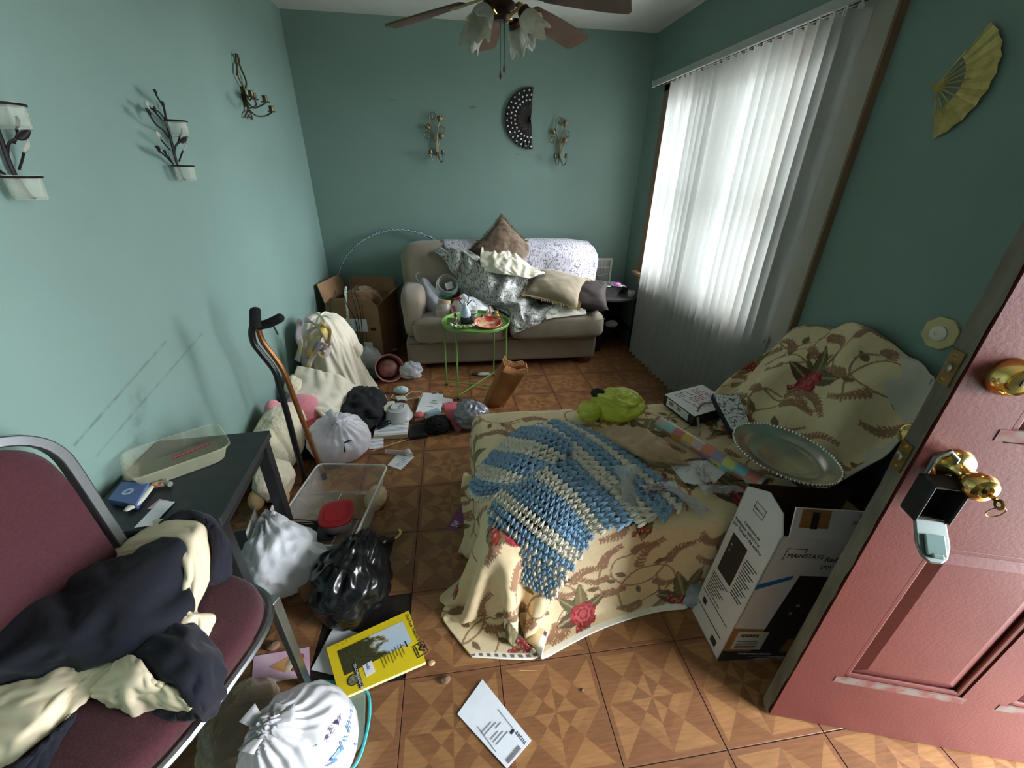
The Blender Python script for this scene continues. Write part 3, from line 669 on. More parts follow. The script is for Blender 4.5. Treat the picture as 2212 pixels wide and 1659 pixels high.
for k in range(4):
    a = math.radians(52 + 90*k); d = Vector((math.cos(a), math.sin(a), 0)); c0 = Vector((FC.x, FC.y, 2.0))
    MB().tube([c0 + d*.04, c0 + d*.075 + Vector((0, 0, .012)), c0 + d*.10 + Vector((0, 0, -.005))], .006, 8).build('lamp_arm', m_fbr, fan)
    q = c0 + d*.105; ax = (d*.85 + Vector((0, 0, -1))).normalized(); u_, w_ = perp(ax)
    mm = Matrix(((u_.x, w_.x, ax.x, q.x), (u_.y, w_.y, ax.y, q.y), (u_.z, w_.z, ax.z, q.z), (0, 0, 0, 1)))
    MB(mm).lathe([(.012, -.018), (.024, -.01), (.026, .012), (.022, .014)], 20).build('lamp_socket', m_dkbrz, fan)
    sh = MB(mm); n = 36; prof = [(.020, .006), (.035, .022), (.041, .042), (.040, .062), (.044, .08), (.050, .094)]; vs = []
    for i, (r, z) in enumerate(prof):
        for j in range(n):
            t = 2*PI*j/n; f = i/5; rr = r*(1 + .10*f*math.cos(6*t)); vs.append((rr*math.cos(t), rr*math.sin(t), z + .014*f*f*math.cos(6*t)))
    sh.add(vs, [(i*n + j, i*n + (j+1) % n, (i+1)*n + (j+1) % n, (i+1)*n + j) for i in range(5) for j in range(n)]); sh.build('lamp_shade', m_frost, fan, smooth=180, solid=.003)
for dx, z in ((-.006, 1.790), (.01, 1.812)):
    c = MB().tube([(FC.x + dx, FC.y - .02, 1.99), (FC.x + dx, FC.y - .02, z + .03)], .0012, 6).build('pull_chain', m_dkbrz, fan)
    MB().lathe([(0, 0), (.004, .003), (.0055, .013), (.002, .03), (0, .031)], 12, (FC.x + dx, FC.y - .02, z)).build('chain_fob', m_foot, c)
# ------------------------------------------------------------------ floral print, drawn on the cloth itself
class Print:
    def __init__(s, u, v, base): s.u = u.ravel(); s.v = v.ravel(); s.c = np.tile(np.array(L3(base)), (s.u.size, 1))
    def near(s, u, v, r): return np.nonzero((np.abs(s.u - u) < r) & (np.abs(s.v - v) < r))[0]
    def put(s, i, m, rgb, a=1.0): k = i[m]; s.c[k] = s.c[k]*(1-a) + np.array(L3(rgb))*a
    def leaf(s, u, v, a, l, w, rgb, vein=None):
        i = s.near(u, v, l*1.05); x = s.u[i]-u; y = s.v[i]-v; p = x*math.cos(a) + y*math.sin(a); q = -x*math.sin(a) + y*math.cos(a)
        t = np.clip(p/l, 0, 1); e = w*np.sin(PI*t**.8); m = (p > 0) & (p < l) & (np.abs(q) < e); s.put(i, m, rgb)
        if vein: s.put(i, m & (np.abs(q) < .1*w + .001), vein); s.put(i, m & (np.abs(np.abs(q) - e) < .0022), (70, 52, 38))
    def disc(s, u, v, r, rgb, a=1): i = s.near(u, v, r); s.put(i, (s.u[i]-u)**2 + (s.v[i]-v)**2 < r*r, rgb, a)
    def flower(s, u, v, r, ph=0):
        i = s.near(u, v, r*1.3); x = s.u[i]-u; y = s.v[i]-v; d = np.hypot(x, y); t = np.arctan2(y, x)
        for k, (f, rgb) in enumerate(((1, (132, 34, 40)), (.92, (176, 62, 66)), (.72, (140, 36, 44)), (.62, (190, 88, 86)), (.42, (128, 30, 38)), (.3, (184, 80, 78)))):
            s.put(i, d < r*f*(.8 + .2*np.abs(np.cos((3 + k % 2)*t + ph + k))), rgb)
    def berries(s, u, v, a, n=9, rgb=(150, 40, 40)):
        rg = random.Random(int(u*997 + v*131) & 0xffff)
        for k in range(n):
            x, y = rg.uniform(-.03, .03), rg.uniform(-.02, .02); s.disc(u+x, v+y, .0095, (108, 26, 30)); s.disc(u+x, v+y, .008, rgb); s.disc(u+x-.002, v+y+.002, .003, (226, 150, 130))
    def vine(s, pts, w, rgb):
        P = cr(np.array(pts, float), 26)
        for a, b in zip(P[:-1], P[1:]):
            m = (a+b)/2; i = s.near(m[0], m[1], .5*np.hypot(*(b-a)) + w + .004); d = b-a; L = d @ d + 1e-12
            t = np.clip(((s.u[i]-a[0])*d[0] + (s.v[i]-a[1])*d[1])/L, 0, 1); e = np.hypot(s.u[i]-a[0]-t*d[0], s.v[i]-a[1]-t*d[1]); s.put(i, e < w, rgb)
        return P
    def fern(s, pts, l, rgb):
        P = s.vine(pts, .0022, rgb)
        for k in range(2, len(P), 2):
            a = math.atan2(*(P[k]-P[k-1])[::-1]); f = l*(1 - .5*k/len(P))
            for sg in (-1, 1): s.leaf(P[k][0], P[k][1], a + sg*.95, f, f*.24, rgb)
    def bouquet(s, u, v, a, k=1.0, kind=0):
        gr = ((104, 96, 62), (126, 112, 74), (92, 74, 54))
        for j, (da, l) in enumerate(((.3, .15), (-.35, .16), (1.25, .12), (-1.3, .12), (2.4, .09))): s.leaf(u, v, a + da, l*k, .028*k, gr[j % 3], (160, 142, 100))
        if kind: s.berries(u, v, a, 13); s.berries(u + .035*math.cos(a+1.4), v + .035*math.sin(a+1.4), a, 9)
        else: s.flower(u, v, .058*k, a)
        s.berries(u - .05*math.cos(a-.9)*k, v - .05*math.sin(a-.9)*k, a, 6, (158, 58, 46))
    def branch(s, u, v, a, k=1.0):
        br = (158, 122, 90); f = lambda x, y: (u + k*(x*math.cos(a) - y*math.sin(a)), v + k*(x*math.sin(a) + y*math.cos(a)))
        s.vine([f(0, 0), f(.06, .09), f(.16, .11), f(.24, .04), f(.23, -.04), f(.17, -.06)], .0036, br)
        s.vine([f(.04, .06), f(.02, .16), f(.08, .22)], .003, br)
        for p in ([f(.16, .11), f(.24, .15), f(.31, .14)], [f(.24, .04), f(.31, .06), f(.37, .03)], [f(.06, .09), f(-.01, .13), f(-.07, .11)], [f(.17, -.06), f(.12, -.10), f(.05, -.09)], [f(.08, .22), f(.14, .25), f(.2, .24)]): s.fern(p, .029*k, (156, 116, 88))
        for x, y, b in ((.02, .16, 2.2), (.12, .12, 1.9), (.22, .08, -.4)): s.leaf(*f(x, y), a + b, .05*k, .012*k, (120, 96, 66))
def floral(u, v, seed, du=.40, dv=.40, phase=(0, 0)):
    p = Print(u, v, (226, 203, 162)); rg = random.Random(seed); u0, u1, v0, v1 = u.min(), u.max(), v.min(), v.max()
    j = 0; y = v0 - .1 + phase[1]
    while y < v1 + .3:
        x = u0 - .2 + phase[0] + (du/2 if j % 2 else 0); i = 0
        while x < u1 + .2:
            p.branch(x + .16, y + .02, rg.uniform(-.4, .9), 1.0); p.branch(x + .30, y + .24, rg.uniform(2.4, 3.6), .85)
            p.bouquet(x, y + .04, rg.uniform(.9, 2.2), rg.uniform(.9, 1.15), (i + j) % 2); x += du; i += 1
        y += dv; j += 1
    return p
m_floral = M('floral_print_cotton', attr='Col', rough=.85, var=.04, vs=60, bump=.1, bs=300, sheen=.1)
# ------------------------------------------------------------------ recliner under the floral throws
m_dark = M('charcoal_upholstery', (44, 40, 40), rough=.9, var=.2, vs=30)
rec = thing('recliner', 'dark reclining armchair with raised footrest hidden under floral throws by the right wall', 'armchair', (.95, 1.3, 0))
b = MB(); sell(b, (.565, 1.295, .27), (.46, .345, .11), .3, .5); b.build('footrest', m_dark, rec, smooth=180)
b = MB(); sell(b, (1.28, 1.33, .25), (.34, .36, .18), .3, .4); b.build('seat', m_dark, rec, smooth=180)
b = MB(); sell(b, (1.47, 1.36, .50), (.06, .27, .27), .4, .5, rot=(0, math.radians(33), 0)); b.build('backrest', m_dark, rec, smooth=180)
b = MB(); sell(b, (1.36, 1.03, .23), (.25, .05, .22), .4, .5); b.build('arm', m_dark, rec, smooth=180)
for x in (.2, .85):
    for y in (1.0, 1.55): MB().box((x, y, .085), (.03, .03, .17)).build('footrest_leg', m_dark, rec, smooth=0)
# floral throw on the footrest: a flat sheet let fall over it
nu, nv = 62, 50
gx, gy = np.meshgrid(np.linspace(-.33, 1.33, nu), np.linspace(0, 1, nv), indexing='ij')
lo = .445 + .14*np.clip((gx + .1)/1.2, 0, 1); P0 = np.stack([gx, lo + gy*(1.77 - lo), np.full_like(gx, .434)], -1)
cut_ = np.clip(1 - np.hypot(np.clip((gx + .33)/.5, 0, 1), np.clip(gy/.35, 0, 1)), 0, 1)   # rounded corner of the sheet
P0[..., 0] += .12*cut_; P0[..., 1] += .17*cut_
pin_ = (P0[..., 0] > .17) & (P0[..., 1] > 1.0) & (P0[..., 1] < 1.64)
Xs = settle(P0, rest=1.0, steps=150, it=6, g=.0022, coll=[c_box((.055, .905, -.2), (1.62, 1.69, .425), .055), c_floor(.006)], pin=pin_, seed=4, jit=.003, damp=.95, bend=.08)
XO = up(Xs, 7)
uu = cr(cr(P0[..., 0], XO.shape[0]).T, XO.shape[1]).T; vv = cr(cr(P0[..., 1], XO.shape[0]).T, XO.shape[1]).T
pr = floral(uu, vv, 5, phase=(.12, .16)); hem = (cr(cr(gy, XO.shape[0]).T, XO.shape[1]).T*1.3).ravel()
pr.c[hem < .022] = L3((232, 226, 210))
dots = (hem > .006) & (hem < .016) & (np.abs(((pr.u/.024) % 1) - .5) < .28) & (pr.u > -.36) & (pr.u < .12); pr.c[dots] = L3((120, 92, 84))
cloth_mb(XO, pr.c).build('floral_throw', m_floral, label='cream floral throw with red flowers spread over the footrest down to the floor', cat='throw', group='floral throws', smooth=180, solid=.004)
# floral throw over the chair back
ctrl = [[(1.64, 1.70, .72), (1.64, 1.56, .82), (1.64, 1.40, .88), (1.64, 1.24, .88), (1.64, 1.06, .80)],
        [(1.575, 1.67, .775), (1.58, 1.58, .86), (1.585, 1.42, .925), (1.59, 1.25, .935), (1.60, 1.04, .885)],
        [(1.48, 1.685, .66), (1.47, 1.58, .76), (1.47, 1.40, .80), (1.47, 1.22, .80), (1.555, 1.005, .79)],
        [(1.38, 1.70, .53), (1.36, 1.58, .62), (1.34, 1.40, .66), (1.36, 1.18, .66), (1.46, .975, .63)],
        [(1.32, 1.71, .45), (1.24, 1.58, .49), (1.22, 1.40, .52), (1.26, 1.16, .54), (1.31, .955, .56)],
        [(1.22, 1.72, .445), (1.10, 1.58, .45), (1.07, 1.40, .455), (1.08, 1.16, .46), (1.12, .945, .47)]]
P1 = patch(ctrl, 40, 36); rg = np.random.default_rng(2)
tt_ = np.linspace(0, 1, 36)[None, :]; ss_ = np.linspace(0, 1, 40)[:, None]
fold = .022*np.sin(tt_*33 + 2.6*np.sin(ss_*4) + ss_*6)*np.clip(ss_*2, .15, 1)*(.4 + .6*np.sin(tt_*7 + 1)**2) + .014*np.sin(tt_*15 - ss_*9)
P1[..., 0] -= fold*.7; P1[..., 2] += fold*.7
X1 = settle(P1, rest=1.08, steps=30, it=5, g=.0004, coll=[c_plane((1.662, 0, 0), (-1, 0, 0))], seed=3, jit=.002, damp=.8, bend=.2)
XC = up(X1, 8); a_, b_ = XC.shape[:2]
uu, vv = np.meshgrid(np.linspace(.95, 0, a_), np.linspace(.0, .82, b_), indexing='ij')
pc = floral(vv, uu, 11, du=.4, dv=.36, phase=(.10, .2)); nz_ = .05*np.sin(uu.ravel()*14 + 1) + .03*np.sin(uu.ravel()*37 + vv.ravel()*20); pc.c[(vv.ravel() > .74 + nz_ + .35*np.clip(.55 - uu.ravel(), 0, 1)) | (vv.ravel() > .802)] = L3((204, 196, 178))
cloth_mb(XC, pc.c).build('floral_throw', m_floral, label='crumpled floral throw draped over the chair back against the dark right wall', cat='throw', group='floral throws', smooth=180, solid=.004)
# ------------------------------------------------------------------ crocheted afghan: every cluster of stitches is modelled
m_yb, m_yc = M('blue_yarn', (146, 184, 216), rough=.9, var=.16, vs=60, bump=.6, bs=380, sheen=.3), M('cream_yarn', (246, 238, 222), rough=.9, var=.10, vs=60, bump=.6, bs=380, sheen=.3)
def shells(X, colf, nrm_up=1, size=1.0, seed=0):
    b = MB(); nu, nv = X.shape[:2]; rg = random.Random(seed)
    for i in range(nu - 1):
        for j in range(nv - 1):
            p = [Vector(X[i+a, j+c]) for a, c in ((0, 0), (1, 0), (0, 1), (1, 1))]
            du = ((p[1]+p[3])-(p[0]+p[2]))/2; dv = ((p[2]+p[3])-(p[0]+p[1]))/2; n = du.cross(dv)
            if n.length < 1e-9: continue
            n.normalize(); n *= nrm_up; c = (p[0]+p[1]+p[2]+p[3])/4 + dv*(.5 if i % 2 else 0)
            lu, lv = du.length, dv.length; U_, V_ = du.normalized(), dv.normalized(); col = colf(i, j)
            for k in (-1, 0, 1):
                a = k*.38 + rg.uniform(-.08, .08); ax = (U_*math.cos(a) + V_*math.sin(a)); bx = n.cross(ax).normalized()
                cc = c + V_*k*lv*.27 + n*(.006 + .004*(k == 0)) + U_*rg.uniform(-.1, .1)*lu; R3 = (lu*.60*size, lv*.26*size, .0125)
                vs = []; 
                for q in range(5):
                    ph = PI*q/4
                    for t in range(6):
                        e = 2*PI*t/6 + .5*q; vs.append(cc + ax*(math.cos(ph)*R3[0]) + bx*(math.sin(ph)*math.cos(e)*R3[1]) + n*(math.sin(ph)*math.sin(e)*R3[2]))
                b.add(vs, [(q*6 + t, q*6 + (t+1) % 6, (q+1)*6 + (t+1) % 6, (q+1)*6 + t) for q in range(4) for t in range(6)], col)
    return b
af = thing('crochet_blanket', 'blue and cream striped crocheted blanket bunched on the footrest', 'blanket', (.45, 1.15, .43))
px = lambda x, y, z: tuple(W(x, y, z))
zt = .445
A_ = [[px(1235, 918, zt), px(1320, 955, zt+.004), px(1405, 1015, zt+.004), px(1482, 1082, zt-.005)],
      [px(1180, 915, zt+.006), px(1265, 970, zt+.012), px(1350, 1040, zt+.010), px(1432, 1125, zt-.006)],
      [px(1130, 935, zt+.02), px(1205, 990, zt+.03), px(1280, 1060, zt+.03), px(1345, 1140, zt)],
      [px(1100, 985, zt+.03), px(1160, 1035, zt+.035), px(1225, 1090, zt+.02), px(1285, 1152, zt-.02)],
      [px(1085, 1040, zt+.02), px(1135, 1085, zt+.025), px(1195, 1130, zt+.01), px(1262, 1180, .385)],
      [px(1060, 1095, zt+.0), px(1105, 1130, zt), px(1160, 1175, .39), px(1232, 1228, .31)],
      [px(1055, 1150, .38), px(1090, 1185, .34), px(1140, 1222, .28), px(1212, 1262, .235)],
      [px(1062, 1185, .31), px(1095, 1222, .26), px(1140, 1258, .21), px(1194, 1296, .17)]]
XA = patch(A_, 26, 21); rr = np.random.default_rng(5)
XA[..., 2] += .010*np.sin(np.linspace(0, 9, 26))[:, None]*np.cos(np.linspace(0, 6, 21))[None, :]
stripe = [0, 1, 0, 0, 1, 1, 0, 0, 0, 1, 1, 0, 0, 0, 0, 1, 1, 0, 0, 0, 1, 0, 0, 1, 0, 1, 0, 0, 0, 1, 0]
shells(XA, lambda i, j: (stripe[i] if i < 18 else (1 if (i*3 + j*2) % 5 < 2 or j > 18 else 0)), 1, seed=1).build('body', [m_yb, m_yc], af, smooth=180)
F_ = [[px(1128, 928, zt+.012), px(1160, 925, zt+.03), px(1200, 935, zt+.05), px(1240, 965, zt+.045)],
      [px(1095, 950, zt+.01), px(1125, 958, zt+.05), px(1165, 965, zt+.075), px(1215, 990, zt+.05)],
      [px(1060, 985, zt+.006), px(1090, 990, zt+.03), px(1130, 995, zt+.06), px(1180, 1010, zt+.04)],
      [px(1035, 1015, zt), px(1060, 1025, zt+.012), px(1095, 1035, zt+.03), px(1140, 1050, zt+.03)],
      [px(1022, 1040, zt-.02), px(1035, 1058, zt-.01), px(1070, 1055, zt+.006), px(1130, 1062, zt+.01)],
      [px(1020, 1052, zt-.06), px(1030, 1075, zt-.05), px(1075, 1085, zt-.03), px(1130, 1090, zt-.01)]]
XF = patch(F_, 18, 13)
shells(XF, lambda i, j: (0 if (i//3) % 2 == 0 else 1), 1, seed=2).build('folded_flap', [m_yb, m_yc], af, smooth=180)
# ------------------------------------------------------------------ throws and cloths on the loveseat
def leafprint(name, base, ink, sc=16):
    m, g, b, tc = newmat(name); n = g.N.new('ShaderNodeTexNoise'); n.inputs['Scale'].default_value = 7; g.K.new(tc.outputs['Object'], n.inputs['Vector'])
    ad = g.N.new('ShaderNodeVectorMath'); ad.operation = 'MULTIPLY_ADD'; g.K.new(n.outputs['Color'], ad.inputs[0]); ad.inputs[1].default_value = (.08, .08, .08); g.K.new(tc.outputs['Object'], ad.inputs[2])
    v = g.N.new('ShaderNodeTexVoronoi'); v.feature = 'DISTANCE_TO_EDGE'; v.inputs['Scale'].default_value = sc; mp = g.N.new('ShaderNodeMapping'); mp.inputs['Scale'].default_value = (1.9, 1.9, .9); mp.inputs['Rotation'].default_value = (0, .7, 0)
    g.K.new(ad.outputs[0], mp.inputs[0]); g.K.new(mp.outputs[0], v.inputs['Vector'])
    w = g.noise(mp.outputs[0], 30, 2); k = g.m('MULTIPLY', g.ramp(v.outputs['Distance'], .06, .11, 1, 0), g.ramp(w, .44, .5, .05, 1))
    g.K.new(g.mix(k, (*L3(base), 1), (*L3(ink), 1)), b.inputs['Base Color']); b.inputs['Roughness'].default_value = .6; return m
m_lilac = leafprint('lilac_leaf_print', (212, 208, 216), (120, 112, 132), 34)
m_satin = leafprint('silver_satin_print', (188, 188, 184), (104, 98, 96), 24); m_satin.node_tree.nodes['Principled BSDF'].inputs['Roughness'].default_value = .32
G = [[(x, 3.775, .70) for x in (.02, .35, .7, 1.0, 1.19)], [(x, 3.74, .90) for x in (.0, .35, .7, 1.0, 1.18)], [(-.05, 3.62, .945), (.35, 3.60, .955), (.7, 3.60, .955), (1.0, 3.60, .945), (1.20, 3.62, .90)],
     [(.0, 3.49, .87), (.35, 3.47, .88), (.7, 3.46, .885), (1.0, 3.46, .87), (1.225, 3.52, .82)], [(.12, 3.455, .72), (.4, 3.435, .73), (.7, 3.425, .73), (1.0, 3.43, .72), (1.225, 3.50, .70)], [(.2, 3.455, .57), (.45, 3.43, .57), (.7, 3.42, .57), (1.0, 3.43, .57), (1.21, 3.49, .55)]]
G = [[(x, y - (.012 if k < 2 else .04), z + (.01 if k < 1 else .028)) for x, y, z in r] for k, r in enumerate(G)]
XS_ = settle(patch(G, 30, 40), rest=1.03, steps=25, it=5, g=.0003, seed=8, jit=.002, damp=.8)
cloth_mb(up(XS_, 2)).build('patterned_sheet', m_lilac, label='pale lilac leaf-patterned sheet tucked over the right back cushion of the loveseat', cat='sheet', smooth=180, solid=.004)
py = lambda x, y, Y: tuple(WY(x, y, Y))
G = [[py(925, 528, 3.50), py(945, 515, 3.54), py(985, 515, 3.56)], [py(955, 545, 3.42), py(985, 535, 3.40), py(1020, 530, 3.40)], [py(985, 585, 3.40), py(1020, 560, 3.34), py(1075, 560, 3.36)], [py(1005, 625, 3.36), py(1055, 600, 3.25), py(1125, 575, 3.32)],
     [py(1040, 655, 3.28), py(1085, 630, 3.16), py(1140, 610, 3.27)], [py(1080, 682, 3.20), py(1120, 655, 3.07), py(1165, 640, 3.20)], [py(1110, 700, 3.08), py(1140, 680, 3.00), py(1200, 645, 3.12)], [py(1118, 706, 3.02), py(1150, 690, 2.985), py(1210, 655, 3.05)]]
XT = settle(patch(G, 56, 34), rest=1.17, steps=45, it=5, g=.0003, coll=[c_box((.43, 3.0, .2), (1.2, 3.7, .465), .05), c_box((-.3, 3.0, .2), (.42, 3.7, .465), .05)], seed=1, jit=.006, damp=.75, bend=.12)
cloth_mb(up(XT, 2)).build('satin_throw', m_satin, label='silvery patterned satin throw trailing from the sofa back over the seat edge', cat='throw', smooth=180, solid=.003)
m_paisley = M('brown_paisley', (90, 68, 52), rough=.7, rgb2=(128, 104, 80), vs=30, sheen=.3)
m_fr = M('brown_fringe', (104, 84, 60), rough=.9, var=.3, vs=80)
pt_, pr_, pl_, pb_ = (WY(1090, 488, 3.56), WY(1160, 555, 3.47), WY(1018, 535, 3.47), WY(1090, 600, 3.34))
pm = frame((pt_+pb_)/2, (pr_ - pt_), (pt_ - pl_))
th1 = thing('throw_pillow', 'brown paisley throw pillow with dark fringe standing on its corner on the sofa', 'pillow', (pt_+pb_)/2)
b, e = pillow(pm, .42, .40, .15, 1); b.build('cover', m_paisley, th1, smooth=180); fringe(e, pm.translation, .028, .0018, 4, 1).build('fringe', m_fr, th1)
m_tan = M('tan_velvet', (140, 124, 98), rough=.75, var=.14, vs=8, sheen=.4); m_tfr = M('gold_fringe', (176, 156, 118), rough=.9, var=.3, vs=90)
th2 = thing('throw_pillow', 'tan velvet cushion with pale looped fringe lying on the right sofa seat', 'pillow', (.83, 3.25, .5))
pm2 = Matrix.Translation((.84, 3.25, .625)) @ Euler((math.radians(22), math.radians(10), math.radians(-24))).to_matrix().to_4x4()
b, e = pillow(pm2, .44, .40, .16, 3); b.build('cover', m_tan, th2, smooth=180); fringe(e, pm2.translation, .03, .003, 3, 2).build('fringe', m_tfr, th2)
m_choc = M('chocolate_velvet', (50, 39, 35), rough=.75, var=.2, vs=10)
pm3 = Matrix.Translation((1.03, 3.22, .555)) @ Euler((math.radians(20), math.radians(-4), math.radians(-18))).to_matrix().to_4x4()
b, e = pillow(pm3, .46, .40, .15, 5); b.build('throw_pillow', m_choc, label='dark chocolate brown cushion underneath the tan fringed cushion', cat='pillow', smooth=180)
m_white = M('white_cotton', (226, 220, 208), rough=.85, var=.04, vs=10, bump=.1, bs=200)
G = [[py(1205, 655, 3.10), py(1245, 645, 3.14), py(1262, 640, 3.18)], [py(1185, 672, 3.04), py(1225, 665, 3.06), py(1262, 655, 3.08)], [py(1182, 688, 3.01), py(1225, 680, 3.02), py(1263, 675, 3.02)]]
X_ = settle(patch(G, 22, 22), rest=1.1, steps=25, it=4, g=.0002, coll=[c_box((.43, 3.0, .2), (1.2, 3.7, .47), .05)], seed=5, jit=.004, damp=.7)
cloth_mb(up(X_, 2)).build('pillowcase', m_white, label='plain white pillowcase pushed under the brown cushion at the sofa seat', cat='pillowcase', smooth=180, solid=.012)
m_csat = M('cream_satin', (228, 220, 200), rough=.28, var=.05, vs=12)
G = [[py(1042, 528, 3.40), py(1085, 524, 3.42), py(1105, 530, 3.42), py(1125, 550, 3.40)], [py(1040, 555, 3.34), py(1080, 552, 3.32), py(1115, 555, 3.32), py(1150, 570, 3.32)], [py(1045, 575, 3.30), py(1085, 575, 3.26), py(1125, 580, 3.26), py(1172, 580, 3.28)], [py(1060, 582, 3.28), py(1100, 588, 3.24), py(1140, 592, 3.22), py(1175, 584, 3.26)]]
X_ = settle(patch(G, 34, 38), rest=1.08, steps=35, it=5, g=.0002, seed=6, jit=.005, damp=.75, bend=.15)
cloth_mb(up(X_, 2)).build('satin_cloth', m_csat, label='cream satin cloth crumpled below the paisley pillow on the sofa', cat='cloth', smooth=180, solid=.003)
# ------------------------------------------------------------------ cream fleece blanket heaped over a hamper at the left wall
m_fleece = M('cream_fleece', (226, 215, 194), rough=.95, var=.06, vs=14, bump=.14, bs=90, sheen=.5)
rows = []; n = 160; prof = [(0, .585), (.06, .59), (.115, .565), (.15, .50), (.17, .42), (.18, .30), (.20, .17), (.225, .06), (.25, .012)]
hc = Vector((-.862, 2.78, 0)); pr_s = cr(np.array(prof), 60)
for i, (r, z) in enumerate(pr_s):
    f = i/59; row = []
    for j in range(n):
        t = 2*PI*j/n; c_ = Vector((math.cos(t), math.sin(t), 0))
        k = 1 + min(1, f*1.6)*(.10*mnoise.noise(Vector((math.cos(t)*3.2, math.sin(t)*3.2, z*1.3))) + .11*(.5 - 2*abs(mnoise.noise(Vector((math.cos(t)*5.5 + 3*z, math.sin(t)*5.5, z*1.8))))) + .05*math.sin(15*t + 3*math.sin(3*t) + 3*f)) + .10*mnoise.noise(Vector((math.cos(t)*2, math.sin(t)*2, z*6)))
        front = max(0, math.cos(t - math.radians(-70)))**3
        rr_ = r*k*(1 + .55*front*f**3)
        zz = z + .012*mnoise.noise(Vector((c_.x*3, c_.y*3, 9))) + .035*f*(1-f)*mnoise.noise(Vector((math.cos(t)*3, math.sin(t)*3, z*4)))
        p = hc + c_*rr_ + Vector((-.015*(1-f), -.03*(1-f), max(.005, zz))); p.x = max(p.x, XL + .012); row.append(p)
    rows.append(row)
b = MB(); b.grid([[rows[i][j] for i in range(60)] for j in range(n)], cu=True)
bk_ = thing('fleece_blanket', 'cream fleece blanket heaped in long folds against the left wall', 'blanket', (hc.x, hc.y, 0)); b.build('drape', m_fleece, bk_, smooth=180)
# front tail and rolled knot of the blanket
G = [[py(645, 790, 2.50), py(690, 800, 2.46), py(735, 812, 2.46), py(765, 830, 2.50)], [py(635, 832, 2.36), py(690, 845, 2.32), py(735, 855, 2.34), py(752, 862, 2.40)], [py(650, 858, 2.26), py(695, 876, 2.22), py(728, 884, 2.24), py(742, 885, 2.30)], [py(680, 880, 2.20), py(702, 898, 2.18), py(722, 906, 2.19), py(738, 900, 2.24)]]
X_ = settle(patch(G, 30, 30), rest=1.10, steps=25, it=4, g=.0002, coll=[c_floor(.02)], seed=2, jit=.004, damp=.75)
cloth_mb(up(X_, 2)).build('trailing_corner', m_fleece, bk_, smooth=180, solid=.014)
b = MB(); sell(b, WY(768, 755, 2.78), (.055, .05, .05), .9, .9, fn=lambda p: p*(1 + .22*mnoise.noise(p*30))); b.build('rolled_fold', m_fleece, bk_, smooth=180)
m_rib = M('lilac_yellow_ribbon', (196, 186, 208), rough=.3, rgb2=(226, 200, 96), vs=13, transl=.15)
rb = thing('ribbon_bow', 'lilac and yellow ribbon bow lying over the cream fleece blanket', 'ribbon', WY(680, 720, 2.56)); rg = random.Random(4)
for k, pts in enumerate([[(700, 700), (675, 712), (655, 735), (645, 770)], [(700, 700), (690, 725), (672, 745), (665, 775)], [(702, 698), (712, 720), (706, 745), (690, 760)], [(660, 690), (680, 700), (700, 715), (712, 745)], [(690, 735), (680, 760), (668, 785), (660, 800)], [(695, 740), (710, 755), (700, 768), (688, 756)], [(650, 690), (645, 720), (648, 750), (642, 780)]]):
    c_ = cr(np.array([tuple(WY(x, y, 2.545 - .006*k + .02*(q % 2))) for q, (x, y) in enumerate(pts)]), 14); P = []
    for i, p in enumerate(c_):
        d = Vector(c_[min(13, i+1)]) - Vector(c_[max(0, i-1)]); side = d.cross(Vector((0, -1, .3))).normalized(); tw = .9*math.sin(i*.5 + k); side = (side*math.cos(tw) + Vector((0, -1, 0))*math.sin(tw))
        P.append([Vector(p) + side*w for w in (-.02, -.007, .007, .02)])
    MB().grid(P).build('ribbon_loop', m_rib, rb, smooth=180, solid=.0015)
# ------------------------------------------------------------------ navy and cream jacket on the chair
m_navy = M('navy_fabric', (16, 16, 29), rough=.9, var=.18, vs=12, bump=.12, bs=260, sheen=.05)
m_ecru = M('ecru_lining', (230, 211, 180), rough=.75, var=.06, vs=9)
jk = thing('jacket', 'navy jacket with cream panels thrown across the burgundy chair seat', 'jacket', (-.72, .62, .47))
SC_ = [c_box((-1.2, .0, .1), (-.5, 1.05, .476), .03)]
def jp(name, ctrl, mat, rest=1.06, solid=.008, nu=26, nv=26, seed=0, steps=22, jit=.003):
    X_ = settle(patch([[px(*p) for p in r] for r in ctrl], nu, nv), rest=rest, steps=steps, it=4, g=.0003, seed=seed, jit=jit, damp=.75, bend=.2)
    return cloth_mb(up(X_, 2)).build(name, mat, jk, smooth=180, solid=solid)
jp('body', [[(-60, 1310, .56), (90, 1240, .58), (220, 1195, .60), (330, 1150, .62)], [(-60, 1340, .58), (100, 1280, .61), (240, 1240, .63), (372, 1170, .63)], [(-60, 1400, .58), (120, 1350, .61), (260, 1310, .62), (385, 1255, .60)], [(-60, 1440, .56), (120, 1405, .58), (270, 1370, .59), (382, 1330, .56)], [(-60, 1470, .53), (110, 1440, .54), (230, 1405, .55), (320, 1385, .53)]], m_navy, 1.13, seed=1, steps=30, jit=.006)
jp('sleeve', [[(272, 1372, .56), (330, 1345, .58), (385, 1332, .57), (425, 1345, .54)], [(275, 1400, .565), (340, 1390, .60), (410, 1380, .59), (462, 1400, .53)], [(300, 1440, .555), (360, 1440, .59), (425, 1440, .58), (470, 1450, .52)], [(355, 1480, .53), (395, 1490, .56), (430, 1495, .55), (466, 1490, .50)], [(370, 1528, .49), (400, 1532, .50), (432, 1532, .50), (452, 1522, .48)]], m_navy, 1.11, seed=2, steps=28, jit=.005)
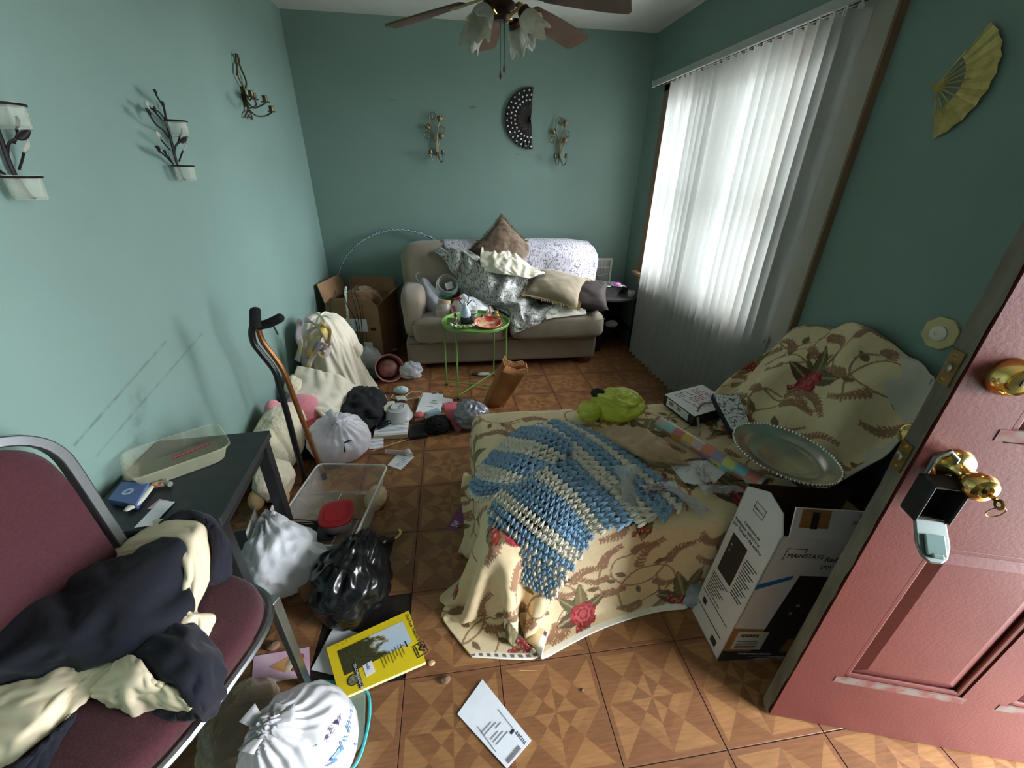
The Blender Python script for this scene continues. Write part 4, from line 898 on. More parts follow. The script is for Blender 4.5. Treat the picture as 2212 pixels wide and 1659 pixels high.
jp('lining', [[(195, 1205, .545), (270, 1160, .57), (335, 1118, .585), (390, 1105, .59)], [(290, 1185, .56), (345, 1155, .60), (395, 1128, .61), (430, 1118, .59)], [(340, 1200, .575), (380, 1180, .61), (415, 1160, .61), (448, 1150, .57)], [(372, 1250, .57), (395, 1240, .59), (420, 1235, .58), (442, 1228, .54)], [(380, 1300, .56), (398, 1300, .57), (412, 1300, .56), (420, 1300, .52)], [(385, 1335, .555), (405, 1325, .56), (425, 1318, .55), (452, 1322, .51)], [(400, 1345, .55), (415, 1350, .55), (428, 1355, .54), (438, 1360, .50)]], m_ecru, 1.08, seed=3)
jp('front_panel', [[(-60, 1480, .525), (90, 1445, .545), (200, 1395, .55), (270, 1372, .555)], [(-60, 1530, .52), (80, 1480, .545), (180, 1440, .55), (265, 1400, .56)], [(-60, 1600, .51), (60, 1540, .53), (150, 1480, .535), (235, 1430, .55)], [(-60, 1680, .49), (40, 1610, .505), (120, 1545, .51), (190, 1490, .52)]], m_ecru, 1.07, seed=4)
jp('pocket_flap', [[(262, 1400, .57), (290, 1415, .585), (330, 1450, .58), (412, 1500, .55)], [(225, 1440, .56), (280, 1450, .585), (330, 1475, .57), (400, 1512, .545)], [(190, 1478, .53), (240, 1490, .55), (300, 1495, .545), (380, 1515, .525)], [(195, 1485, .50), (225, 1505, .50), (275, 1526, .50), (320, 1512, .50)]], m_ecru, 1.1, seed=5)
jp('lower_hem', [[(-60, 1690, .50), (40, 1625, .52), (100, 1570, .52), (150, 1530, .52)], [(-60, 1740, .49), (40, 1660, .505), (95, 1600, .51), (140, 1550, .505)], [(-60, 1800, .48), (60, 1720, .485), (110, 1650, .485), (135, 1580, .485)]], m_navy, 1.05, seed=6)
jp('cuff', [[(335, 1122, .585), (372, 1100, .60), (395, 1092, .595), (420, 1095, .585)], [(385, 1108, .60), (412, 1098, .615), (445, 1108, .60), (462, 1125, .57)], [(432, 1120, .59), (455, 1130, .60), (476, 1150, .57), (485, 1180, .53)], [(448, 1160, .57), (465, 1175, .57), (485, 1200, .53), (488, 1225, .49)], [(440, 1215, .54), (455, 1225, .54), (472, 1235, .51), (480, 1245, .475)], [(425, 1250, .50), (438, 1252, .50), (452, 1250, .485), (468, 1250, .47)]], m_navy, 1.05, .014, seed=7)
jp('under_fold', [[(310, 1500, .50), (340, 1490, .51), (370, 1500, .51)], [(318, 1520, .49), (345, 1520, .50), (375, 1525, .50)], [(325, 1540, .478), (350, 1545, .478), (378, 1540, .478)]], m_navy, 1.02, .012, 14, 14, seed=8)
# ------------------------------------------------------------------ things hung on the walls
from mathutils.bvhtree import BVHTree
def bez(pts, n=20): return [Vector(p) for p in cr(np.array([tuple(p) for p in pts], float), n)]
m_abr = M('antique_brass', (98, 86, 62), rough=.42, metal=.85, var=.25, vs=60)
m_cop = M('copper_leaf', (128, 104, 76), rough=.4, metal=.8, var=.2, vs=50)
def scroll_sconce(x0, z0, label, sc=1.0):
    t = thing('candle_sconce', label, 'sconce', (x0, YB, z0), group='brass scroll sconces')
    k = .00092*sc
    def p(cx, cy, d=.022): return Vector((x0 + (cx-570)*k, YB - d, z0 + (1155-cy)*k))
    for c in ([(570, 1150), (560, 1060), (535, 1000), (518, 940), (520, 880), (548, 850), (575, 870), (565, 900), (545, 897), (548, 878)],
              [(572, 1150), (572, 1050), (585, 985), (615, 950), (645, 965), (640, 995), (615, 995), (612, 974)],
              [(566, 1150), (558, 1080), (535, 1020), (500, 995), (472, 1010), (475, 1040), (500, 1045), (505, 1027)]):
        MB().tube(bez([p(*q) for q in c], 40), .0033, 6).build('scroll', m_abr, t)
    for c in ([(572, 1140), (578, 1040), (590, 960), (600, 918)], [(566, 1140), (560, 1060), (540, 1005), (518, 978)], [(575, 1140), (582, 1100), (590, 1075), (600, 1048)]):
        s = MB().tube(bez([p(*q) for q in c], 14), .0032, 6).build('stem', m_abr, t)
        q = p(*c[-1]); d = (p(*c[-1]) - p(*c[-2])).normalized(); L = MB(); side = d.cross(Vector((0, 1, 0)))
        for sg in (-1, 0, 1): L.grid([[q + d*.045*f + (side*sg*.35 + Vector((0, -.25*(sg == 0), 0)))*.045*f + side*w*.014*math.sin(PI*min(1, f*.9 + .1)) for w in (-1, 0, 1)] for f in np.linspace(0, 1, 6)])
        L.build('tulip_leaf', m_cop, s, smooth=180, solid=.0012)
    for c, e in (([(570, 1150), (552, 1215), (525, 1208), (512, 1165)], (512, 1150)), ([(570, 1150), (596, 1220), (618, 1205), (616, 1165)], (616, 1155))):
        pts = [p(cx, cy, .022 + .05*math.sin(PI*.5*i/3)) for i, (cx, cy) in enumerate(c)]; s = MB().tube(bez(pts, 18), .0036, 6).build('arm', m_abr, t)
        top = pts[-1]; MB().lathe([(0, 0), (.018, .002), (.020, .006), (.011, .006), (.011, .028), (.013, .030), (.009, .028), (.009, .01), (0, .01)], 18, top).build('candle_cup', m_abr, s)
    MB().lathe([(0, 0), (.014, .003), (.012, .008), (0, .012)], 14, p(570, 1152, .012), (PI/2, 0, 0)).build('rosette', m_abr, t)
    MB().box((x0, YB - .008, z0 + .01), (.012, .016, .05)).build('wall_bracket', m_abr, t, smooth=0)
scroll_sconce(-.072, 1.580, 'brass scroll candle sconce on the back wall left of the black fan')
scroll_sconce(.945, 1.575, 'brass scroll candle sconce on the back wall right of the black fan')
# tall brass sconce with four cups on the left wall
t = thing('candle_sconce', 'tall brass wire sconce with four candle cups near the back left corner', 'sconce', (XL, 3.2, 1.73), group='brass scroll sconces')
def lw(x, y, d=.02):
    v = WX(x, y, XL + d); return Vector((XL + d, v.y, v.z))
def L1(cx, cy, d=.02): return lw(cx/2.962, cy/2.962, d)
for c in ([(1510, 345), (1512, 400), (1530, 500), (1565, 570), (1580, 640), (1585, 700)], [(1520, 345), (1535, 420), (1575, 520), (1568, 590), (1580, 660), (1590, 715)], [(1505, 345), (1530, 380), (1520, 420), (1515, 480)]):
    MB().tube(bez([L1(*q) for q in c], 24), .0045, 6).build('scroll', m_abr, t)
for c, d in (([(1590, 700), (1640, 740), (1700, 740), (1740, 720)], .10), ([(1575, 640), (1620, 690), (1660, 680), (1700, 660)], .16), ([(1570, 600), (1590, 630), (1600, 640), (1610, 625)], .05), ([(1585, 690), (1610, 690), (1640, 670), (1630, 640)], .05)):
    pts = [L1(cx, cy, .02 + d*i/3) for i, (cx, cy) in enumerate(c)]
    s = MB().tube(bez(pts, 18), .004, 6).build('arm', m_abr, t)
    MB().lathe([(0, 0), (.02, .002), (.022, .006), (.012, .006), (.012, .03), (.014, .032), (.010, .03), (.010, .01), (0, .01)], 18, pts[-1]).build('candle_cup', m_abr, s)
for c in ([(1590, 700), (1570, 740), (1580, 755), (1595, 735)], [(1590, 700), (1610, 740), (1612, 765), (1600, 750)]): MB().tube(bez([L1(*q) for q in c], 14), .0035, 6).build('foot_scroll', m_abr, t)
MB().box((XL + .01, L1(1578, 620).y, L1(1578, 620).z), (.02, .014, .09)).build('wall_bracket', m_abr, t, smooth=0)
# branch sconces with glass votive cups
m_twig = M('dark_twig_metal', (44, 36, 40), rough=.5, metal=.5, var=.2, vs=40)
m_votive = film('votive_glass', (224, 228, 214), opac=.12, rough=.12, bump=.3, bs=60)
m_lf = film('smoky_leaf', (206, 206, 190), opac=.4, rough=.3, bump=.2)
def branch_sconce(dy, dz, label):
    t = thing('votive_sconce', label, 'sconce', (XL, 2.09 + dy, 1.4 + dz), group='twig votive sconces'); off = Vector((0, dy, dz))
    q = lambda cx, cy, d=.018: L1(cx, cy, d) + off
    MB().tube(bez([q(1183, 1150, .012), q(1165, 1130, .012), q(1130, 1040), q(1095, 900), q(1068, 790), q(1052, 705), q(1040, 650)], 30), [.005]*22 + [.004]*8, 7).build('main_stem', m_twig, t)
    for c, leaf in (([(1085, 885), (1040, 830), (1000, 800), (960, 740)], 1), ([(1060, 770), (1020, 720), (995, 705)], 1), ([(1050, 690), (1025, 650), (1000, 610)], 1), ([(1115, 980), (1125, 930), (1150, 910)], 1), ([(1110, 1050), (1070, 1010), (1020, 965)], 1), ([(1090, 960), (1060, 930), (1020, 880)], 2), ([(1145, 1035), (1160, 990), (1170, 965)], 2), ([(1030, 760), (985, 710), (950, 680)], 2), ([(1130, 930), (1145, 895), (1150, 870)], 1), ([(1100, 1040), (1080, 1005), (1060, 985)], 1)):
        s = MB().tube(bez([q(a, b_, .018 + .012*i) for i, (a, b_) in enumerate(c)], 12), .003, 6).build('twig', m_twig, t)
        e, f = q(*c[-1], .018 + .012*(len(c)-1)), q(*c[-2], .018 + .012*(len(c)-2)); d = (e - f).normalized(); sd = d.cross(Vector((1, 0, 0))).normalized(); l = .038
        MB().grid([[e + d*l*u + sd*w*.011*math.sin(PI*(.12 + .88*u)**.8) + Vector((.004*abs(w), 0, 0)) for w in (-1, -.5, 0, .5, 1)] for u in np.linspace(0, 1, 8)]).build('leaf', m_twig if leaf == 1 else m_lf, s, smooth=180, solid=.0015)
    for cx, cy in ((1125, 775), (1172, 1062)):
        c = q(cx, cy, .052); r = .036
        MB().tube([c + Vector((r*math.cos(a), r*math.sin(a), 0)) for a in np.linspace(0, 2*PI, 29)[:-1]], .003, 6, closed=True).build('cup_ring', m_twig, t)
        MB().lathe([(.0, -.052), (.028, -.052), (.031, -.048), (.0345, .004), (.032, .004), (.0285, -.044), (0, -.046)], 28, c).build('glass_cup', m_votive, t)
branch_sconce(0, 0, 'dark twig wall sconce with two glass votive cups on the left wall')
branch_sconce(-.72, -.035, 'twig votive sconce cut off by the left edge of the picture')
# black folding fan with white dots
m_bfan = M('black_fan_cloth', (26, 22, 24), rough=.7, var=.2, vs=40); m_lace = M('fan_lace', (92, 76, 60), rough=.8, rgb2=(34, 28, 26), vs=90); m_dot = M('white_dot_print', (226, 224, 220), rough=.6)
fc = WY(1146, 257, YB - .012); t = thing('hand_fan', 'black folding fan with white dots pinned open on the back wall', 'fan', fc)
def fan_leaf(c, ex, ez, ey, r0, r1, a0, a1, n, depth=.006):
    P = []
    for i in range(n + 1):
        a = a0 + (a1 - a0)*i/n; d = ex*math.cos(a) + ez*math.sin(a); P.append([c + d*r + ey*(depth*(i % 2)*(r/r1)) for r in (r0, (r0+r1)/2, r1)])
    return P
EX, EZ, EY = Vector((-1, 0, 0)), Vector((0, 0, 1)), Vector((0, -1, 0)); a0, a1 = math.radians(-97), math.radians(94)
MB().grid(fan_leaf(fc, EX, EZ, EY, .095, .212, a0, a1, 44)).build('leaf', m_bfan, t, smooth=0, solid=.0015)
MB().grid(fan_leaf(fc, EX, EZ, EY, .045, .095, a0, a1, 44, .003)).build('lace_band', m_lace, t, smooth=0, solid=.0015)
for i in range(23):
    a = a0 + (a1-a0)*i/22; d = EX*math.cos(a) + EZ*math.sin(a); s_ = d.cross(EY)
    MB().hexa([fc + s_*.0025 - EY*.001, fc - s_*.0025 - EY*.001, fc - s_*.0025 + EY*.002, fc + s_*.0025 + EY*.002], [fc + d*.095 + s_*.004 - EY*.001, fc + d*.095 - s_*.004 - EY*.001, fc + d*.095 - s_*.004 + EY*.002, fc + d*.095 + s_*.004 + EY*.002]).build('rib', m_bfan, t, smooth=0)
D = MB()
for i in range(15):
    for k, r in enumerate((.128, .160, .192)):
        a = a0 + (a1-a0)*(i + .3 + .4*(k % 2))/15; d = EX*math.cos(a) + EZ*math.sin(a); D.lathe([(.0068, 0), (.0064, .001), (0, .0012)], 8, fc + d*r + EY*.0075, (PI/2, 0, 0))
D.build('dot_print', m_dot, t, kind='stuff')
MB().lathe([(.007, 0), (.007, .008), (0, .01)], 12, fc + EY*.003, (PI/2, 0, 0)).build('pivot', m_abr, t)
# gold folding fan on the right wall
m_gold = M('gold_foil_paper', (186, 172, 104), rough=.35, metal=.45, var=.25, vs=30)
gc = WX(2022, 186, XR - .012); t = thing('hand_fan', 'gold folding fan half open on the dark right wall', 'fan', gc)
EX2, EZ2, EY2 = Vector((0, -1, 0)), Vector((0, 0, 1)), Vector((-1, 0, 0)); a0, a1 = math.radians(-68), math.radians(58)
MB().grid(fan_leaf(gc, EX2, EZ2, EY2, .085, .172, a0, a1, 18, .008)).build('leaf', m_gold, t, smooth=0, solid=.0012)
for i in range(10):
    a = a0 + (a1-a0)*i/9; d = EX2*math.cos(a) + EZ2*math.sin(a); MB().tube([gc - d*.012, gc + d*.10], [.002, .003], 5).build('rib', m_gold, t)
MB().tube([gc + EY2*.002, gc + Vector((0, .012, -.008)) + EY2*.004, gc + Vector((0, .008, .012))], .0015, 5).build('loop', m_gold, t)
# octagonal door bumper plate
pc_ = WX(2035, 720, XR); t = thing('door_bumper', 'octagonal cream wooden plate with white round bumper on the right wall', 'door bumper', pc_)
poly = [(pc_.y + .058*math.cos(PI/8 + k*PI/4), pc_.z + .058*math.sin(PI/8 + k*PI/4)) for k in range(8)]
MB().prism([(XR, y, z) for y, z in poly], 0, (-.012, 0, 0)).build('plate', M('cream_wood_plate', (206, 190, 140), rough=.6, var=.12, vs=16), t, smooth=0, bevel=.003)
MB().lathe([(.026, 0), (.026, .006), (.018, .012), (.008, .012), (.006, .009), (0, .009)], 28, (XR - .012, pc_.y, pc_.z), (0, -PI/2, 0)).build('bumper', M('bumper_white', (226, 220, 204), rough=.5), t)
# key lock box hanging on the door knob
m_lb = M('lockbox_black', (20, 19, 21), rough=.5, var=.2, vs=30); m_lbm = M('lockbox_grey_metal', (120, 128, 126), rough=.35, metal=.8)
dmL = dm @ Matrix.Translation((-.018, .152, -.008)) @ Matrix.Scale(.85, 4)
t = thing('key_lock_box', 'black key lock box hanging open from the brass door knob', 'lock box', dmL @ Vector((.066, .80, .03)))
MB(dmL).tube([(.045, .90, .024), (.045, .955, .024), (.066, .972, .024), (.087, .955, .024), (.087, .90, .024)], .005, 8).build('shackle', m_lbm, t)
b = MB(dmL); b.box((.062, .862, .033), (.072, .10, .006)); b.box((.028, .862, .055), (.006, .10, .05)); b.box((.096, .862, .055), (.006, .10, .05)); b.box((.062, .91, .055), (.072, .006, .05)); b.box((.062, .814, .048), (.072, .006, .036))
b.build('body', m_lb, t, smooth=0, bevel=.004)
ld = MB(dmL @ Matrix.Translation((.062, .812, .066)) @ Matrix.Rotation(math.radians(-42), 4, 'X'))
pl = [(-.032, 0, 0), (.032, 0, 0), (.034, .055, 0), (.026, .082, 0), (.012, .094, 0), (-.012, .094, 0), (-.026, .082, 0), (-.034, .055, 0)]
ld.prism([(x, -y, z) for x, y, z in pl][::-1], 0, (0, 0, .008)); lid = ld.build('lid', m_lbm, t, smooth=0, bevel=.003)
ld2 = MB(ld.xf); ld2.box((0, -.055, .012), (.04, .045, .006)); ld2.box((0, -.078, .013), (.022, .01, .01)); ld2.build('dial_plate', M('lockbox_glassy', (128, 150, 146), rough=.2, metal=.4), lid, smooth=0, bevel=.002)
kk = thing('door_key', 'brass key left in the door knob with its ring', 'key', dm @ Vector((.07, .935, .085)))
MB(dm).box((.067, .94, .085), (.0018, .008, .02)).build('blade', m_brass, kk, smooth=0)
MB(dm).lathe([(.009, -.0012), (.010, 0), (.009, .0012), (.004, .0012), (.004, -.0012)], 18, (.067, .937, .104), (0, PI/2, 0), closed=True).build('bow', m_brass, kk)
MB(dm).tube([(.067 + .012*math.cos(a), .922 + .014*math.sin(a), .106 + .004*math.sin(a)) for a in np.linspace(0, 2*PI, 21)[:-1]], .0011, 5, closed=True).build('key_ring', m_abrass, kk)
# ------------------------------------------------------------------ things on and around the recliner
def slab(name, pts, d, mat, parent=None, smooth=0, bevel=0, **k):
    """flat piece: corner points (world) swept by vector d"""
    return MB().prism(pts, 0, d).build(name, mat, parent, smooth=smooth, bevel=bevel, **k)
def bar(m, x, y, w, h, z=.0006, t=.0005): return MB(m).box((x + w/2, y + h/2, z), (w, h, t))
def lines(name, m, specs, mat, parent, z=.0007):
    b = MB(m)
    for x, y, w, h in specs: b.box((x + w/2, y + h/2, z), (w, h, .0004))
    return b.build(name, mat, parent, smooth=0)
m_ink = M('black_ink', (30, 30, 32), rough=.6); m_paper = M('white_paper', (228, 228, 232), rough=.7, var=.03, vs=12); m_gink = M('grey_ink', (120, 120, 126), rough=.7)
m_redink = M('red_ink', (190, 96, 100), rough=.6); m_kraft = M('kraft_cardboard', (150, 116, 84), rough=.85, var=.1, vs=9, bump=.1, bs=60); m_blueink = M('blue_ink', (58, 84, 160), rough=.5)
m_dkcard = M('dark_cardboard', (62, 44, 34), rough=.85)
# heater carton
up_ = Vector((.13, .035, .99)).normalized(); fx = Vector((.995, -.075, -.12)).normalized(); o_ = Vector((.807, .686, .004))
hm = frame(o_, fx, up_)                       # x along front, y up, z towards the camera
hx, hy, hz = fx, (hm.to_3x3() @ Vector((0, 1, 0))), (hm.to_3x3() @ Vector((0, 0, 1)))
HW, HH, HD = .37, .545, .185
m_cart = M('carton_white_print', (206, 200, 200), rough=.5, var=.03, vs=8); m_cartd = M('carton_dark_print', (40, 36, 38), rough=.45); m_carto = M('carton_wood_print', (150, 104, 62), rough=.5, var=.25, vs=20, stretch=(1, 6, 1))
hb = thing('heater_carton', 'open heater carton printed in black and white behind the red door', 'carton', o_)
b = MB(hm)
b.box((HW/2, .002, -HD/2), (HW, .004, HD)); b.build('bottom', m_kraft, hb, smooth=0)
side = MB(hm).prism([(0, 0, 0), (0, HH, 0), (0, HH + .055, -.03), (0, HH + .075, -.10), (0, HH + .03, -HD), (0, 0, -HD)], 0, (.004, 0, 0)).build('side_panel', m_cart, hb, smooth=0)
front = MB(hm).box((HW/2, HH/2, -.002), (HW, HH, .004)).build('front_panel', m_cart, hb, smooth=0)
MB(hm).box((HW/2, HH/2 + .02, -HD + .002), (HW, HH + .04, .004)).build('back_panel', m_dkcard, hb, smooth=0)
MB(hm).box((HW - .002, HH/2, -HD/2), (.004, HH, HD)).build('side_panel', m_kraft, hb, smooth=0)
fl = frame(hm @ Vector((0.0, HH, 0)), hx, (hy*.97 - hz*.25))
flap = MB(fl).box((HW/2 + .01, .045, 0), (HW - .02, .09, .004)).build('front_flap', m_cart, hb, smooth=0)
MB(fl).box((.085, .06, .0025), (.09, .055, .0006)).build('flap_picture', m_carto, flap, smooth=0); MB(fl).box((.085, .055, .003), (.022, .05, .0006)).build('flap_heater', m_cartd, flap, smooth=0)
text('Radiator Heater\nWatts Electric', .022, m_ink, flap, fl @ Matrix.Translation((.345, .06, .0025)) @ Matrix.Rotation(PI, 4, 'Z'))
# front print
f = MB(hm)
f.box((HW/2, .025, .0006), (HW, .05, .0006)); f.box((.19, .25, .0006), (.075, .27, .0006)); f.build('black_print', m_cartd, front, smooth=0)
MB(hm).prism([(.12, .40, .0004), (.24, .40, .0004), (.20, .05, .0004), (.10, .05, .0004)][::-1], 0, (0, 0, .0006)).build('heater_picture', m_cartd, front, smooth=0)
MB(hm).box((HW/2, .105, .0003), (HW, .11, .0004)).build('wood_picture', m_carto, front, smooth=0)
MB(hm).prism([(0, .335, .0005), (.10, .385, .0005), (.10, .40, .0005), (0, .355, .0005)], 0, (0, 0, .0006)).build('blue_band', M('carton_blue', (40, 96, 160), rough=.5), front, smooth=0)
lines('knob_picture', hm, [(.165, .27, .012, .009), (.155, .235, .012, .009)], M('grey_knob', (150, 150, 152)), front, .0014)
text('MAINSTAYS', .022, m_ink, front, hm @ Matrix.Translation((.045, .47, .0006))); lines('logo_frame', hm, [(.035, .46, .002, .045), (.035, .503, .06, .002), (.095, .49, .002, .015)], m_ink, front)
text('Radiador eléctrico\npor llenado de aceite', .026, m_ink, front, hm @ Matrix.Translation((.17, .46, .0006)))
st_ = MB(hm).box((.075, .105, .0012), (.105, .085, .0006)).build('sticker', M('sticker_white', (196, 192, 186), rough=.6), front, smooth=0)
lines('barcode', hm, [(.035 + .004*k, .122, .0016 + .0008*(k % 3), .014) for k in range(16)] + [(.033, .10 - .008*k, .07 + .006*(k % 2), .003) for k in range(5)], m_ink, st_, .0018)
text('Funcionamiento silencioso', .011, m_paper, front, hm @ Matrix.Translation((.06, .036, .0012))); lines('small_print', hm, [(.10 + .03*k, .024 - .010*k, .16, .003) for k in range(2)], m_gink, front, .0014)
# side print
sm = frame(hm @ Vector((-.0006, 0, -HD)), hz, hy)
sd = side
text('Calefactor de', .014, m_ink, sd, sm @ Matrix.Translation((.05, .47, .0003))); text('Radiador eléctrico\npor llenado de aceite', .0165, m_ink, sd, sm @ Matrix.Translation((.012, .452, .0003)))
lines('logo_frame', sm, [(.06, .53, .045, .0015), (.06, .53, .0015, .035), (.06, .563, .045, .0015), (.105, .53, .0015, .035)], m_ink, sd); text('MAINSTAYS', .009, m_ink, sd, sm @ Matrix.Translation((.055, .542, .0003)))
bar(sm, .03, .25, .075, .16).build('heater_picture', m_cartd, sd, smooth=0); lines('knob_picture', sm, [(.04, .37, .008, .006), (.04, .345, .008, .006)], M('grey_knob'), sd, .0012)
lines('small_print', sm, [(.115, .38 - .011*k, .055 - .01*(k % 3), .003) for k in range(14)] + [(.02, .225 - .010*k, .085 - .012*(k % 4), .0025) for k in range(9)] + [(.012, .13, .15, .002), (.012, .07, .15, .003), (.03, .09, .02, .02)] + [(.125, .02 + .004*k, .03, .0022) for k in range(7)], m_ink, sd)
# frame standing in the carton
fr_ = thing('picture_frame', 'dark blue picture frame with a cream card inside the heater carton', 'picture frame', hm @ Vector((.19, .30, -.14)))
fm = frame(hm @ Vector((.04, .22, -.16)), hx, (hy*.98 - hz*.15)); q = MB(fm)
for x, y, w, h in ((0, 0, .25, .02), (0, .29, .25, .02), (0, .02, .02, .27), (.23, .02, .02, .27)): q.box((x + w/2, y + h/2, 0), (w, h, .014))
q.build('moulding', M('navy_frame', (52, 58, 78), rough=.4), fr_, smooth=0, bevel=.003); MB(fm).box((.125, .155, -.003), (.21, .27, .004)).build('card', M('cream_card', (188, 180, 140), rough=.7), fr_, smooth=0)
# silver tray
m_silver = M('tarnished_silver', (222, 220, 212), rough=.26, metal=1, var=.25, vs=9)
tm_ = Matrix.Translation((1.105, 1.005, .578)) @ Euler((math.radians(3), math.radians(5), 0)).to_matrix().to_4x4()
st = thing('serving_tray', 'round silver tray with beaded rim on top of the heater carton', 'tray', tm_.translation)
MB(tm_).lathe([(0, 0), (.105, 0), (.122, .006), (.130, .014), (.160, .018), (.166, .020), (.166, .017), (.130, .010), (.12, .001), (0, -.003)], 72).build('dish', m_silver, st)
bd = MB(tm_)
for k in range(84): a = 2*PI*k/84; bd.ell((.167*math.cos(a), .167*math.sin(a), .020), (.0052, .0052, .005), nu=8, nv=5)
bd.build('beaded_rim', m_silver, st)
# gift wrap roll with coloured squares
ra, rb_ = W(1424, 915, .475), W(1650, 1050, .475); ra.z = rb_.z = .478
b = MB(); n, k_ = 36, 92; d = (rb_ - ra); u_, w_ = perp(d); vs = []; cols = []; pal = [(150, 190, 186), (196, 110, 104), (214, 172, 84), (204, 176, 178), (206, 120, 92), (150, 134, 168), (200, 194, 108), (124, 176, 186), (210, 120, 96), (190, 180, 176)]
rg = random.Random(5)
for i in range(k_ + 1):
    for j in range(n):
        a = 2*PI*j/n; vs.append(ra + d*(i/k_) + (u_*math.cos(a) + w_*math.sin(a))*.0285); seg_ = (i//9, (j//9)); cols.append(L3(pal[(seg_[0] + 3*seg_[1]) % 10]) if not (j//9 == 2 and i < 30) else L3((212, 208, 196)))
b.add(vs, [(i*n + j, i*n + (j+1) % n, (i+1)*n + (j+1) % n, (i+1)*n + j) for i in range(k_) for j in range(n)]); b.c = np.array(cols)
gw = thing('gift_wrap_roll', 'gift wrap roll with coloured squares leaning beside the silver tray', 'gift wrap', ra); b.build('paper_roll', M('gift_wrap_print', attr='Col', rough=.3, var=.03, coat=.3), gw, smooth=180)
MB().tube([ra - d.normalized()*.002, rb_ + d.normalized()*.002], .0185, 20).build('cardboard_core', m_kraft, gw)
lm = frame(ra + d*.05 + Vector((-.012, -.0, .0)) + Vector((0, 0, .0)), d, Vector((0, 0, 1)))
# flat carton with red lettering
A0, B0, D0 = Vector((.985, 1.612, .447)), Vector((1.225, 1.688, .447)), Vector((1.02, 1.405, .447))
bx = (B0 - A0); by = (D0 - A0); bm_ = frame(A0, bx, -by); C0 = A0 + bx + by
bb = thing('game_box', 'white flat box with red lettering and black sides on the footrest', 'box', (A0+C0)/2)
MB().hexa([A0, D0, C0, B0], [p + Vector((0, 0, .052)) for p in (A0, D0, C0, B0)]).build('tray', M('box_black_side', (28, 30, 32), rough=.5), bb, smooth=0)
MB().hexa([p + Vector((0, 0, .0522)) for p in (A0, D0, C0, B0)], [p + Vector((0, 0, .054)) for p in (A0, D0, C0, B0)]).build('lid', m_paper, bb, smooth=0)
tmx = frame(A0 + bx*.12 + by*.30 + Vector((0, 0, .0545)), bx, -by)
rg = random.Random(2); ltr = []
for k in range(3):
    for c in range(5):
        x, y = .02 + .034*c, -.055*k; ltr += [(x, y, .005, .042)] + ([(x, y + .037, .022, .005)] if rg.random() < .6 else []) + ([(x, y, .022, .005)] if rg.random() < .6 else []) + ([(x + .018, y, .005, .042)] if rg.random() < .5 else [])
lines('red_lettering', tmx, ltr, m_redink, bb, .0004)
sp_ = frame(A0, by, Vector((0, 0, 1)))
pl_ = MB(sp_).box((by.length*.48, .028, .0006), (by.length*.72, .038, .0006)).build('side_label', m_paper, bb, smooth=0); lines('barcode', sp_, [(.045 + .003*k, .024, .0014, .018) for k in range(10)] + [(.10 + .0035*k, .024, .0016, .018) for k in range(8)], m_ink, pl_, .0012)
# leaning box with blue flower print
ax_, bx_ = W(1540, 850, .56), W(1595, 851, .56); cx2, dx2 = W(1624, 928, .505), W(1580, 927, .505)
nrm = (bx_ - ax_).cross(dx2 - ax_).normalized(); nrm = nrm if nrm.z > 0 else -nrm
m_bflor = leafprint('blue_botanical_print', (214, 218, 216), (92, 96, 112), 24)
fb = thing('stationery_box', 'pale box printed with blue flowers leaning on the white flat box', 'box', dx2)
MB().hexa([p - nrm*.034 for p in (ax_, dx2, cx2, bx_)], [p - nrm*.002 for p in (ax_, dx2, cx2, bx_)]).build('tray', M('ink_blue_side', (30, 34, 44), rough=.5), fb, smooth=0)
MB().hexa([p - nrm*.0018 for p in (ax_, dx2, cx2, bx_)], [p for p in (ax_, dx2, cx2, bx_)]).build('lid', m_bflor, fb, smooth=0)
MB().tube(bez([W(1512, 940, .455), W(1507, 890, .50), W(1520, 872, .52), W(1542, 870, .52)], 22), .0055, 8, flat=.4).build('cable_tie', M('grey_plastic_strap', (150, 142, 132), rough=.5), label='grey plastic strap arching over the white flat box', cat='strap')
# neon bag
m_neon = M('neon_yellow_film', (234, 239, 112), rough=.22, transl=.4, var=.08, vs=12, bump=.35, bs=30)
yb = thing('plastic_bag', 'neon yellow plastic bag filled and tied on the footrest', 'bag', (.71, 1.55, .447), group='plastic bags')
crumple((.725, 1.555, .495), (.115, .095, .066), 5, 80, .24, 2.0, .25, Vector((-.6, -.3, .74)).normalized()).build('body', m_neon, yb, smooth=180)
crumple((.585, 1.53, .482), (.05, .05, .04), 6, 30, .3, 3.0, .2).build('gathered_neck', m_neon, yb, smooth=180)
crumple((.63, 1.575, .55), (.028, .02, .018), 9, 20, .5, 3.0, .2).build('dark_print', m_ink, yb, smooth=180)
# beige cloth
m_beige = M('beige_fleece', (184, 150, 112), rough=.95, var=.08, vs=16, bump=.3, bs=160, sheen=.4)
G = [[px(1285, 925, .452), px(1340, 915, .49), px(1390, 922, .50), px(1430, 940, .49)], [px(1300, 940, .455), px(1355, 950, .515), px(1405, 955, .525), px(1455, 965, .51)], [px(1345, 960, .455), px(1390, 978, .50), px(1430, 985, .505), px(1480, 990, .485)], [px(1400, 985, .452), px(1425, 1000, .455), px(1460, 998, .455), px(1510, 998, .452)]]
X_ = settle(patch(G, 30, 34), rest=1.09, steps=25, it=4, g=.0002, coll=[c_plane((0, 0, .446), (0, 0, 1))], seed=4, jit=.004, damp=.75)
cloth_mb(up(X_, 2)).build('fleece_cloth', m_beige, label='beige fleece cloth crumpled between the crochet blanket and the gift wrap', cat='cloth', smooth=180, solid=.008)
